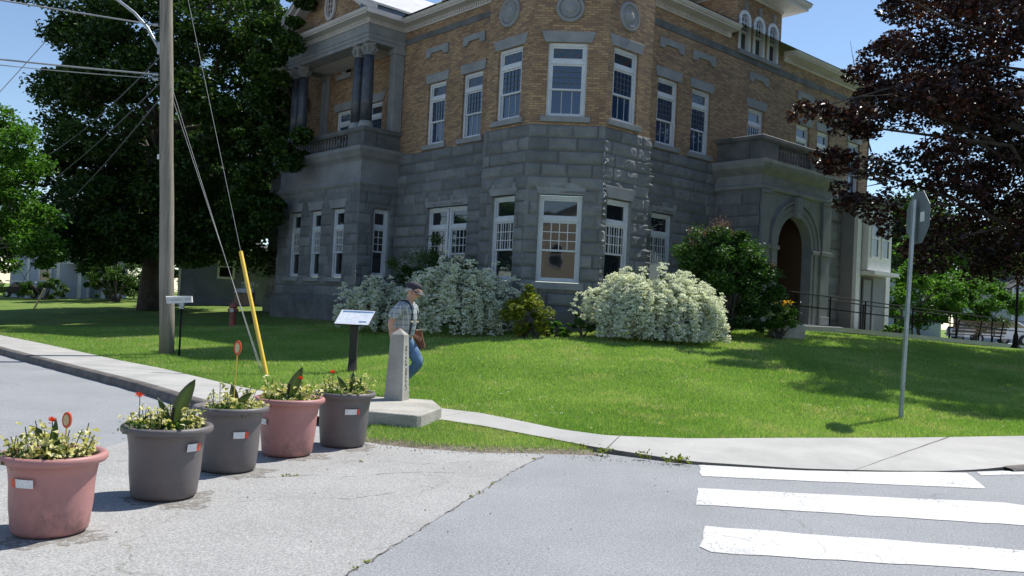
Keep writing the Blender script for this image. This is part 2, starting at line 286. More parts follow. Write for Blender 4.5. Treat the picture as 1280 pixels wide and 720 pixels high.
# ---------------------------------------------------------------- mesh helpers
def tagit(o, label=None, cat=None, group=None, kind=None):
    if label: o['label'] = label
    if cat: o['category'] = cat
    if group: o['group'] = group
    if kind: o['kind'] = kind
    return o
def thing(name, label, cat, loc=(0, 0, 0), rz=0, group=None):
    o = bpy.data.objects.new(name, None); COL.objects.link(o); o.location = loc; o.rotation_euler = (0, 0, rz)
    o.empty_display_size = 0.3
    return tagit(o, label, cat, group)
class MB:
    def __init__(s): s.v = []; s.f = []; s.uv = None
    def add(s, vs, fs):
        k = len(s.v); s.v += [tuple(p) for p in vs]; s.f += [tuple(i + k for i in f) for f in fs]
    def quad(s, a, b, c, d): s.add([a, b, c, d], [(0, 1, 2, 3)])
    def hexa(s, p):   # 8 points bottom ring 0-3, top ring 4-7
        s.add(p, [(0, 3, 2, 1), (4, 5, 6, 7), (0, 1, 5, 4), (1, 2, 6, 5), (2, 3, 7, 6), (3, 0, 4, 7)])
    def box(s, x0, x1, y0, y1, z0, z1):
        s.hexa([(x0, y0, z0), (x1, y0, z0), (x1, y1, z0), (x0, y1, z0), (x0, y0, z1), (x1, y0, z1), (x1, y1, z1), (x0, y1, z1)])
    def fbox(s, fr, u0, u1, n0, n1, z0, z1):   # box in a wall frame
        p = [fr(u, n_, z) for z in (z0, z1) for u, n_ in ((u0, n0), (u1, n0), (u1, n1), (u0, n1))]
        s.hexa(p)
    def cyl(s, p0, p1, r0, r1=None, n=12, caps=True):
        r1 = r0 if r1 is None else r1
        p0 = Vector(p0); p1 = Vector(p1); d = (p1 - p0).normalized()
        a = d.orthogonal().normalized(); b_ = d.cross(a)
        vs = []
        for p, r in ((p0, r0), (p1, r1)):
            for i in range(n):
                t = 2 * math.pi * i / n; vs.append(p + (a * math.cos(t) + b_ * math.sin(t)) * r)
        fs = [(i, (i + 1) % n, n + (i + 1) % n, n + i) for i in range(n)]
        if caps: fs += [tuple(range(n))[::-1], tuple(range(n, 2 * n))]
        s.add(vs, fs)
    def tube(s, pts, r, n=8):
        pts = [Vector(p) for p in pts]; rs = r if isinstance(r, (list, tuple)) else [r] * len(pts)
        vs = []; a = None
        for i, p in enumerate(pts):
            d = (pts[min(i + 1, len(pts) - 1)] - pts[max(i - 1, 0)]).normalized()
            if a is None: a = d.orthogonal().normalized()
            else: a = (a - d * a.dot(d)).normalized()
            b_ = d.cross(a)
            for k in range(n):
                t = 2 * math.pi * k / n; vs.append(p + (a * math.cos(t) + b_ * math.sin(t)) * rs[i])
        fs = []
        for i in range(len(pts) - 1):
            for k in range(n):
                fs.append((i * n + k, i * n + (k + 1) % n, (i + 1) * n + (k + 1) % n, (i + 1) * n + k))
        fs += [tuple(range(n))[::-1], tuple(range((len(pts) - 1) * n, len(pts) * n))]
        s.add(vs, fs)
    def lathe(s, prof, c=(0, 0, 0), n=24, close=True):
        vs = []; m_ = len(prof)
        for r, z in prof:
            for k in range(n):
                t = 2 * math.pi * k / n; vs.append((c[0] + r * math.cos(t), c[1] + r * math.sin(t), c[2] + z))
        fs = []
        for i in range(m_ - 1):
            for k in range(n):
                fs.append((i * n + k, i * n + (k + 1) % n, (i + 1) * n + (k + 1) % n, (i + 1) * n + k))
        if close: fs += [tuple(range(n))[::-1], tuple(range((m_ - 1) * n, m_ * n))]
        s.add(vs, fs)
    def prism(s, poly, off):   # polygon (3d points) extruded by vector
        off = Vector(off); k = len(poly); a = [Vector(p) for p in poly]; b_ = [p + off for p in a]
        s.add(a + b_, [tuple(range(k))[::-1], tuple(range(k, 2 * k))] + [(i, (i + 1) % k, k + (i + 1) % k, k + i) for i in range(k)])
    def build(s, name, mat, parent=None, smooth=False, uvf=None):
        off = Vector((0, 0, 0))
        me = bpy.data.meshes.new(name); me.from_pydata(s.v, [], s.f)
        if uvf is not None:
            uv = me.uv_layers.new(name='UVMap'); arr = np.array([uvf(s.v[l.vertex_index]) for l in me.loops], dtype=np.float32)
            uv.data.foreach_set('uv', arr.ravel())
        if s.uv is not None:
            uv = me.uv_layers.new(name='UVMap'); arr = np.array([s.uv[l.vertex_index] for l in me.loops], dtype=np.float32); uv.data.foreach_set('uv', arr.ravel())
        me.materials.append(mat)
        o = bpy.data.objects.new(name, me); COL.objects.link(o)
        if parent: o.parent = parent
        if smooth: me.shade_smooth() if hasattr(me, 'shade_smooth') else None
        import bmesh
        bm = bmesh.new(); bm.from_mesh(me); bmesh.ops.recalc_face_normals(bm, faces=bm.faces); bm.to_mesh(me); bm.free()
        return o
def bevel(o, w_, seg=2):
    m_ = o.modifiers.new('bevel', 'BEVEL'); m_.width = w_; m_.segments = seg; m_.limit_method = 'ANGLE'; return o
def np_mesh(name, V, Fc, mat, parent=None, attrs=None, smooth=False, uv=None):
    """V (n,3) array, Fc (m,k) array"""
    me = bpy.data.meshes.new(name); k = Fc.shape[1]
    me.vertices.add(len(V)); me.vertices.foreach_set('co', np.asarray(V, np.float32).ravel())
    me.loops.add(Fc.size); me.loops.foreach_set('vertex_index', Fc.astype(np.int32).ravel())
    me.polygons.add(len(Fc)); me.polygons.foreach_set('loop_start', np.arange(0, Fc.size, k, dtype=np.int32))
    me.update(calc_edges=True)
    if attrs:
        for an, av in attrs.items():
            at = me.attributes.new(an, 'FLOAT', 'POINT'); at.data.foreach_set('value', np.asarray(av, np.float32))
    if uv is not None:
        l = me.uv_layers.new(name='UVMap'); l.data.foreach_set('uv', np.asarray(uv, np.float32)[Fc.ravel()].ravel())
    me.materials.append(mat); me.validate()
    if smooth: me.polygons.foreach_set('use_smooth', np.ones(len(Fc), bool))
    o = bpy.data.objects.new(name, me); COL.objects.link(o)
    if parent: o.parent = parent
    return o
def hash2(ix, iy, seed=0):
    h = (ix.astype(np.int64) * 374761393 + iy.astype(np.int64) * 668265263 + seed * 974634777) & 0x7fffffff
    h = ((h ^ (h >> 13)) * 1274126177) & 0x7fffffff
    return ((h ^ (h >> 16)) & 0xffffff) / float(0xffffff)
def vnoise(x, y, seed=0):
    ix = np.floor(x); iy = np.floor(y); fx = x - ix; fy = y - iy; fx = fx * fx * (3 - 2 * fx); fy = fy * fy * (3 - 2 * fy)
    a = hash2(ix, iy, seed); b_ = hash2(ix + 1, iy, seed); c_ = hash2(ix, iy + 1, seed); d = hash2(ix + 1, iy + 1, seed)
    return a + (b_ - a) * fx + (c_ - a) * fy + (a - b_ - c_ + d) * fx * fy
def fbm(x, y, seed=0, oct=4):
    s_ = 0; a = 0.5
    for i in range(oct):
        s_ = s_ + a * vnoise(x * 2 ** i, y * 2 ** i, seed + i * 17); a *= 0.5
    return s_
def smooth01(t):
    t = np.clip(t, 0, 1); return t * t * (3 - 2 * t)

# ---------------------------------------------------------------- terrain, walks, roads
WB = [(-90, 101.0), (-40, 49.9), (-13.33, 22.44), (-10.61, 19.74), (-7.52, 16.5), (-6.04, 15.1), (-4.18, 13.0), (-3.1, 11.95), (-2.1, 11.55), (-0.95, 11.55), (-0.34, 11.25), (0.2, 10.6), (0.64, 10.05), (1.15, 9.72), (2.09, 9.8), (3.55, 10.34), (6.86, 11.45), (12, 13.1), (20, 15.8), (90, 41)]
WF = [(-91, 99.4), (-41, 48.3), (-13.9, 21.3), (-11.4, 18.9), (-9.1, 16.5), (-7.38, 14.75), (-5.4, 12.75), (-3.93, 11.05), (-2.9, 10.25), (-1.6, 10.0), (-0.8, 10.6), (-0.3, 10.31), (0.27, 9.8), (0.94, 9.23), (1.87, 8.73), (3.01, 8.68), (3.89, 8.83), (4.94, 9.12), (5.78, 9.5), (90, 39.8)]
WBn = np.array(WB)
def walk_dist(x, y):
    x = np.asarray(x, float); y = np.asarray(y, float); best = np.full(x.shape, 1e9); sgn = np.ones(x.shape)
    for (x0, y0), (x1, y1) in zip(WBn[:-1], WBn[1:]):
        dx, dy = x1 - x0, y1 - y0; L2 = dx * dx + dy * dy
        t = np.clip(((x - x0) * dx + (y - y0) * dy) / L2, 0, 1)
        px = x0 + t * dx; py = y0 + t * dy; d = np.hypot(x - px, y - py)
        cr = dx * (y - y0) - dy * (x - x0)
        upd = d < best; best = np.where(upd, d, best); sgn = np.where(upd, np.sign(cr), sgn)
    return best * np.where(sgn == 0, 1, sgn)
def walk_z(x):
    x = np.asarray(x, float)
    return np.interp(x, [-100, -3.0, -0.5, 0.5, 2.0, 4.6, 5.2, 7.5, 100], [0.12, 0.12, 0.07, 0.06, 0.025, 0.006, 0.02, 0.11, 0.12])
def walk_zb(x):
    return np.interp(np.asarray(x, float), [-100, -3.0, -0.5, 0.5, 2.0, 5.0, 7.5, 100], [0.12, 0.12, 0.10, 0.105, 0.105, 0.10, 0.13, 0.13])
def ground_z(x, y):
    x = np.asarray(x, float); y = np.asarray(y, float)
    d = walk_dist(x, y)
    t = (x - 9.0) * 0.82 + (y - 26.5) * 0.57
    cap = 0.95 + 0.15 * smooth01((x + 9) / 7.0)
    cap = cap + (0.10 - 0.031 * np.clip(t, 0, 16)) * smooth01((x - 4) / 5)
    far = smooth01((np.hypot(x, y) - 45) / 60)
    cap = cap * (1 - 0.35 * far * (x < 0))
    e = walk_zb(x) - 0.012
    tt = np.clip(d / 12.6, 0, 1); h = e + (cap - e) * (0.55 * tt + 0.45 * smooth01(tt))
    bmp = (fbm(x * 0.5, y * 0.5, 5, 3) - 0.45) * 0.05 * smooth01(d / 2.0)
    h = h + bmp
    return np.where(d < 0, e - np.clip(-d * 1.6, 0, 0.45), h)
def gz(x, y): return float(ground_z(np.array([x]), np.array([y]))[0])
def axis(lo, hi, a, b_, fine, grow=1.25):
    v = list(np.arange(a, b_ + 1e-6, fine)); s_ = fine; x = b_
    while x < hi: s_ *= grow; x += s_; v.append(min(x, hi))
    s_ = fine; x = a; pre = []
    while x > lo: s_ *= grow; x -= s_; pre.append(max(x, lo))
    return np.array(pre[::-1] + v)
gx = axis(-900, 900, -16, 20, 0.2); gy = axis(-60, 1500, 9, 32, 0.2)
GX, GY = np.meshgrid(gx, gy); GZ = ground_z(GX, GY)
nx_, ny_ = len(gx), len(gy); idx = np.arange(nx_ * ny_).reshape(ny_, nx_)
Fq = np.stack([idx[:-1, :-1], idx[:-1, 1:], idx[1:, 1:], idx[1:, :-1]], -1).reshape(-1, 4)
tagit(np_mesh('lawn', np.stack([GX, GY, GZ], -1).reshape(-1, 3), Fq, MT['lawn'], smooth=True), kind='structure')
def sheet(name, poly, z, mat, kind='structure'):
    mb = MB(); mb.add([(x, y, z) for x, y in poly], [tuple(range(len(poly)))]); o = mb.build(name, mat); 
    return tagit(o, kind=kind)
sheet('road', [(-400, -400), (400, -400), (400, 420), (-400, 420)], 0.0, MT['asphalt'])
# the road sheet would show through lawn dips: the lawn lies above it behind the walk, so clip it along the walk
bpy.data.objects.remove(bpy.data.objects['road'])
rp = [(-120, -120), (120, -120), (120, 49.6)] + [(x, y + 0.3) for x, y in WF[::-1]][1:-1] + [(-91, 99.7), (-120, 129)]
sheet('road', rp, 0.0, MT['asphalt'])
# bleached parking apron under the planters, left of the seam
ap = [(-9, -6), (-2.35, -1.0), (-0.83, 4.68), (-0.6, 5.45), (-0.38, 6.23), (0.08, 7.86), (0.45, 8.95), (0.0, 9.5), (-0.7, 10.0), (-1.9, 9.9), (-2.9, 10.2), (-3.3, 10.3), (-3.6, 9.2), (-3.75, 8.0), (-4.1, 6.3), (-5.2, 4.0), (-9, 1)]
sheet('parking_apron', ap, 0.004, MT['asphalt_old'])

def resample(P, step):
    P = np.array(P, float); s_ = np.r_[0, np.cumsum(np.hypot(*(P[1:] - P[:-1]).T))]
    return s_, P
def strip():
    sb, Pb = resample(WB, 1); sf, Pf = resample(WF, 1)
    # smooth + matched parameters through key pairs
    tb = np.linspace(0, 1, len(WB)); tf = np.linspace(0, 1, len(WF))
    t = np.linspace(0, 1, 19 * 10 + 1)
    B = np.stack([np.interp(t, tb, Pb[:, 0]), np.interp(t, tb, Pb[:, 1])], 1)
    Fp = np.stack([np.interp(t, tf, Pf[:, 0]), np.interp(t, tf, Pf[:, 1])], 1)
    for arr in (B, Fp):
        for _ in range(3): arr[1:-1] = (arr[:-2] + 2 * arr[1:-1] + arr[2:]) / 4
    return B, Fp
Bk, Fr = strip()
def strip_mesh():
    n_ = len(Bk); V = []; UV = []; s_ = 0
    zb = walk_zb(Bk[:, 0]); zf = walk_z(Fr[:, 0])
    s_ = np.r_[0, np.cumsum(np.hypot(*(Fr[1:] - Fr[:-1]).T))]
    m_ = 5; 
    for i in range(n_):
        for k in range(m_):
            t = k / (m_ - 1); p = Fr[i] * (1 - t) + Bk[i] * t; p = p
            V.append((p[0], p[1], zf[i] * (1 - t) + zb[i] * t + 0.006)); UV.append((s_[i], t))
    idx = np.arange(n_ * m_).reshape(n_, m_)
    Fc = np.stack([idx[:-1, :-1], idx[1:, :-1], idx[1:, 1:], idx[:-1, 1:]], -1).reshape(-1, 4)
    o = np_mesh('sidewalk', np.array(V), Fc, MT['walk'], uv=np.array(UV)); tagit(o, kind='structure')
    # kerb: stone edge under the walk's road side
    V = []; 
    nrm = np.gradient(Fr, axis=0); nrm /= np.linalg.norm(nrm, axis=1)[:, None]; nn = np.stack([nrm[:, 1], -nrm[:, 0]], 1)
    for i in range(n_):
        wz = zf[i]; o_ = Fr[i] + nn[i] * 0.10
        j = 0.008 * math.sin(i * 1.7) + 0.006 * math.sin(i * 4.1)
        V += [(Fr[i][0] - nn[i][0] * 0.02, Fr[i][1] - nn[i][1] * 0.02, wz + 0.010), (o_[0], o_[1], wz + 0.004 + j * 0.5), (o_[0] + nn[i][0] * (0.02 + j), o_[1] + nn[i][1] * (0.02 + j), wz - 0.015), (o_[0] + nn[i][0] * 0.035, o_[1] + nn[i][1] * 0.035, -0.03)]
    idx = np.arange(n_ * 4).reshape(n_, 4)
    Fc = np.stack([idx[:-1, :-1], idx[:-1, 1:], idx[1:, 1:], idx[1:, :-1]], -1)
    keep = [i for i in range(n_ - 1) if Fr[i][0] < -2.6 or Fr[i][0] > 5.4]
    top = Fc[:, :1].reshape(-1, 4); 
    tagit(np_mesh('kerb', np.array(V), Fc[keep].reshape(-1, 4), MT['kerb']), kind='structure')
    edge = [i for i in range(n_ - 1) if not (Fr[i][0] < -2.6 or Fr[i][0] > 5.4)]
    V2 = []
    for i in range(n_): V2 += [(Fr[i][0], Fr[i][1], zf[i] + 0.006), (Fr[i][0] + nn[i][0] * 0.01, Fr[i][1] + nn[i][1] * 0.01, -0.03)]
    idx = np.arange(n_ * 2).reshape(n_, 2); Fc = np.stack([idx[:-1, 0], idx[:-1, 1], idx[1:, 1], idx[1:, 0]], -1)
    tagit(np_mesh('sidewalk_edge', np.array(V2), Fc[[i for i in edge if 0.45 < Fr[i][0] < 1.95]], MT['kerb']), kind='structure'); tagit(np_mesh('sidewalk_lip', np.array(V2), Fc[[i for i in edge if Fr[i][0] >= 1.95]], MT['walk']), kind='structure')  # short stretch darkened with the shaded kerb tone, the rest plain concrete
strip_mesh()
# grass wedge between the walk and the parking apron
wp = [(-1.75, 10.2), (-1.5, 9.05), (-0.9, 8.82), (-0.24, 8.74), (0.58, 8.92), (1.1, 9.0), (0.75, 9.42), (0.27, 9.86), (-0.3, 10.36), (-0.75, 10.75), (-1.2, 10.6)]
def in_poly(px, py, poly):
    ins = np.zeros(px.shape, bool); j = len(poly) - 1
    for i in range(len(poly)):
        xi, yi = poly[i]; xj, yj = poly[j]
        c_ = ((yi > py) != (yj > py)) & (px < (xj - xi) * (py - yi) / (yj - yi + 1e-12) + xi)
        ins ^= c_; j = i
    return ins
def poly_edge_dist(px, py, poly):
    best = np.full(px.shape, 1e9); j = len(poly) - 1
    for i in range(len(poly)):
        x0, y0 = poly[j]; x1, y1 = poly[i]; dx, dy = x1 - x0, y1 - y0
        t = np.clip(((px - x0) * dx + (py - y0) * dy) / (dx * dx + dy * dy), 0, 1)
        best = np.minimum(best, np.hypot(px - x0 - t * dx, py - y0 - t * dy)); j = i
    return best
def wedge_z(x, y):
    ins = in_poly(x, y, wp); d = poly_edge_dist(x, y, wp); d = np.where(ins, d, -d) + 0.05 * (fbm(x * 6, y * 6, 3, 3) - 0.45)
    return -0.02 + 0.075 * smooth01((d + 0.06) / 0.25)
ax = np.arange(-1.95, 1.35, 0.03); ay = np.arange(8.6, 11.0, 0.03); AX, AY = np.meshgrid(ax, ay); AZ = wedge_z(AX, AY)
idx = np.arange(AX.size).reshape(AX.shape); Fq = np.stack([idx[:-1, :-1], idx[:-1, 1:], idx[1:, 1:], idx[1:, :-1]], -1).reshape(-1, 4)
keep = (AZ.ravel()[Fq] > -0.015).any(1)
MT['dirt'] = mottled('dry_dirt', (0.16, 0.13, 0.10), (0.30, 0.25, 0.20), 9, 0.95, 0.9, 0.02, 70)
tagit(np_mesh('verge', np.stack([AX, AY, AZ], -1).reshape(-1, 3), Fq[keep], MT['dirt'], smooth=True), kind='structure')
# crosswalk
mk = MB()
def stripe(poly, z=0.0045):
    mk.add([(x, y, z) for x, y in poly], [tuple(range(len(poly)))])
rnd = random.Random(4)
def rag(a, b_, n_, amp=0.012):
    out = []
    for i in range(n_):
        t = i / n_; out.append((a[0] + (b_[0] - a[0]) * t + rnd.uniform(-amp, amp), a[1] + (b_[1] - a[1]) * t + rnd.uniform(-amp, amp)))
    return out
def rstripe(pts):
    out = []
    for i in range(len(pts)):
        a = pts[i]; b_ = pts[(i + 1) % len(pts)]; n_ = max(1, int(math.dist(a, b_) / 0.16)); out += rag(a, b_, n_)
    stripe(out)
rstripe([(1.98, 8.72), (4.85, 9.02), (4.79, 8.78), (4.61, 8.19), (1.87, 8.09)])
rstripe([(1.71, 7.52), (4.41, 7.56), (4.62, 7.42), (4.5, 6.70), (4.08, 6.71), (1.54, 6.87)])
rstripe([(1.46, 6.18), (4.4, 5.86), (4.25, 5.37), (1.36, 5.50), (1.31, 5.62)])
rstripe([(5.03, 9.12), (6.0, 9.48), (12, 11.65), (12.05, 11.52), (5.9, 9.24), (4.96, 8.92)])
tagit(mk.build('road_markings', MT['paint']), kind='structure')

# ---------------------------------------------------------------- building frames
AV = Vector((-0.6658, 0.7462, 0)); BV = Vector((0.7462, 0.6658, 0)); ZV = Vector((0, 0, 1))
L0 = Vector((0.24, 22.06, 0)); R1 = Vector((2.19, 21.94, 0))
def P2(sa, sb, z=0): return L0 + AV * sa + BV * sb + ZV * z
SB0 = 1.375   # sb of the right turret corner
def frame(org, u, nrm):
    return lambda uu, nn, z: org + u * uu + nrm * nn + ZV * z
def FA(o): return frame(L0 + BV * o, -AV, -BV)             # u = -s
def FB(o): return frame(R1 + AV * o, BV, -AV)              # u = s
TC = (R1 - L0); TW = TC.length; TU = TC.normalized(); TN = Vector((TU.y, -TU.x, 0))
FC = frame((L0 + R1) / 2, TU, TN)
def FRet(s): return frame(L0 + AV * s, BV, -AV)            # plane facing -a at sa=s ; u = sb
def FLeft(s): return frame(R1 + BV * s, -AV, -BV)          # plane facing -b at B coordinate s ; u=-(a offset)

LIB = thing('library_building', 'two storey library with rough grey granite below, buff brick above and an arched stone entrance', 'building', (0, 0, 0))
def wall(name, fr, u0, u1, z0, z1, ops, mat, depth=0.22, off=0.0, parent=LIB, ndep=None):
    us = sorted({u0, u1, *[o[0] for o in ops], *[o[1] for o in ops]}); zs = sorted({z0, z1, *[o[2] for o in ops], *[o[3] for o in ops]})
    us = [u for u in us if u0 <= u <= u1]; zs = [z for z in zs if z0 <= z <= z1]
    mb = MB(); uvs = []
    def q(pts, uv): mb.add(pts, [(0, 1, 2, 3)]); uvs.extend(uv)
    for i in range(len(us) - 1):
        for j in range(len(zs) - 1):
            cu, cz = (us[i] + us[i + 1]) / 2, (zs[j] + zs[j + 1]) / 2
            if any(o[0] < cu < o[1] and o[2] < cz < o[3] for o in ops): continue
            a_ = [(us[i], zs[j]), (us[i + 1], zs[j]), (us[i + 1], zs[j + 1]), (us[i], zs[j + 1])]
            q([fr(u, off, z) for u, z in a_], a_)
    for o in ops:
        a0, a1, b0, b1 = o[:4]
        q([fr(a0, off, b0), fr(a0, off - depth, b0), fr(a0, off - depth, b1), fr(a0, off, b1)], [(a0, b0), (a0 + depth, b0), (a0 + depth, b1), (a0, b1)])
        q([fr(a1, off - depth, b0), fr(a1, off, b0), fr(a1, off, b1), fr(a1, off - depth, b1)], [(a1, b0), (a1 + depth, b0), (a1 + depth, b1), (a1, b1)])
        if b1 < z1: q([fr(a0, off, b1), fr(a0, off - depth, b1), fr(a1, off - depth, b1), fr(a1, off, b1)], [(a0, b1), (a0, b1 + depth), (a1, b1 + depth), (a1, b1)])
        if b0 > z0: q([fr(a0, off - depth, b0), fr(a0, off, b0), fr(a1, off, b0), fr(a1, off - depth, b0)], [(a0, b0), (a0, b0 + depth), (a1, b0 + depth), (a1, b0)])
    me = bpy.data.meshes.new(name); me.from_pydata(mb.v, [], mb.f); l = me.uv_layers.new(name='UVMap')
    l.data.foreach_set('uv', np.array([uvs[k.vertex_index] for k in me.loops], np.float32).ravel()); me.materials.append(mat)
    ob = bpy.data.objects.new(name, me); COL.objects.link(ob); ob.parent = parent; return ob

CH = 0.335; Z_ST = 6.28; Z_PL = 1.55
def stone(name, fr, u0, u1, z0, z1, ops, seed, tl=0.0, tr=0.0, amp=1.0, cl=None, cr=None, parent=LIB, step=0.042):
    """rock-faced ashlar: a fine grid pushed out block by block. tl/tr: mitre factor at the left/right corner"""
    def lines(lo, hi, cuts, st):
        c_ = sorted({lo, hi, *[x for x in cuts if lo < x < hi]}); out = [lo]
        for p, q_ in zip(c_[:-1], c_[1:]):
            n_ = max(1, int(round((q_ - p) / st))); out += [p + (q_ - p) * (k + 1) / n_ for k in range(n_)]
        return np.array(out)
    us = lines(u0, u1, [x for o in ops for x in o[:2]], step); zs = lines(z0, z1, [x for o in ops for x in o[2:4]], step * 0.9)
    U, Z = np.meshgrid(us, zs)
    row = np.floor((Z_ST - Z) / CH); zr = (Z_ST - Z) / CH - row
    bl = 0.62 + 0.5 * hash2(row, row * 0 + seed, 11)
    uo = U + hash2(row, row * 0, seed + 3) * 2.0 + 50
    col = np.floor(uo / bl); ur = uo / bl - col
    dj = np.minimum(np.minimum(zr, 1 - zr) * CH, np.minimum(ur, 1 - ur) * bl)
    dop = np.full(U.shape, 1e9)
    for o in ops:
        dx = np.maximum(np.maximum(o[0] - U, U - o[1]), 0); dz = np.maximum(np.maximum(o[2] - Z, Z - o[3]), 0); dop = np.minimum(dop, np.hypot(dx, dz))
    dj2 = np.minimum(dj, dop + 0.004)
    rel = 0.35 + 1.3 * fbm(U * 4 + col * 7.3, Z * 6 + row * 3.1, seed, 4)
    d = smooth01(dj2 / 0.06) * 0.045 * rel * amp + 0.004
    d += smooth01(dj2 / 0.04) * 0.016 * (fbm(U * 14, Z * 14, seed + 9, 3) - 0.45)
    tang = np.zeros(U.shape)
    def corner(mask_d, c_seed, t, sgn):
        nonlocal d, tang
        zr2 = smooth01(np.minimum(zr, 1 - zr) * CH / 0.035)
        dc = (0.012 + (0.10 if c_seed in (102, 104) else 0.022) * hash2(row, row * 0, c_seed) * zr2 * (0.15 + 1.7 * vnoise(Z * 17, Z * 0 + c_seed, c_seed)) * (0.55 + 0.9 * vnoise(Z * 41, U * 9, c_seed + 4)))
        wgt = 1 - smooth01(mask_d / 0.16); d = d * (1 - wgt) + dc * wgt
        tang = tang + sgn * t * dc * (1 - smooth01(mask_d / 0.10))
    if tl: corner(U - u0, cl, tl, -1)
    if tr: corner(u1 - U, cr, tr, 1)
    o_, u_, n_ = fr(0, 0, 0), fr(1, 0, 0) - fr(0, 0, 0), fr(0, 1, 0) - fr(0, 0, 0)
    uu = U + tang
    V = np.stack([o_.x + u_.x * uu + n_.x * d, o_.y + u_.y * uu + n_.y * d, Z], -1).reshape(-1, 3)
    idx = np.arange(U.size).reshape(U.shape)
    Fq = np.stack([idx[:-1, :-1], idx[:-1, 1:], idx[1:, 1:], idx[1:, :-1]], -1).reshape(-1, 4)
    cu = ((us[:-1] + us[1:]) / 2)[None, :] + 0 * zs[:-1, None]; cz = ((zs[:-1] + zs[1:]) / 2)[:, None] + 0 * us[None, :-1]
    ok = np.ones(cu.shape, bool)
    for o in ops: ok &= ~((cu > o[0]) & (cu < o[1]) & (cz > o[2]) & (cz < o[3]))
    tone = hash2(col, row, seed + 5); joint = 1 - smooth01((dj - 0.006) / 0.012)
    ob = np_mesh(name, V, Fq[ok.ravel()], MT['rock'], parent, {'tone': tone.ravel(), 'joint': joint.ravel()})
    mb = MB(); dep = 0.2
    for o in ops:
        a0, a1, b0, b1 = o[:4]
        mb.quad(fr(a0, 0.012, b0), fr(a0, -dep, b0), fr(a0, -dep, b1), fr(a0, 0.012, b1)); mb.quad(fr(a1, 0.012, b0), fr(a1, -dep, b0), fr(a1, -dep, b1), fr(a1, 0.012, b1))
        mb.quad(fr(a0, 0.012, b1), fr(a0, -dep, b1), fr(a1, -dep, b1), fr(a1, 0.012, b1)); mb.quad(fr(a0, 0.012, b0), fr(a0, -dep, b0), fr(a1, -dep, b0), fr(a1, 0.012, b0))
    if mb.v: mb.build('window_reveal', MT['granite'], parent)
    return ob

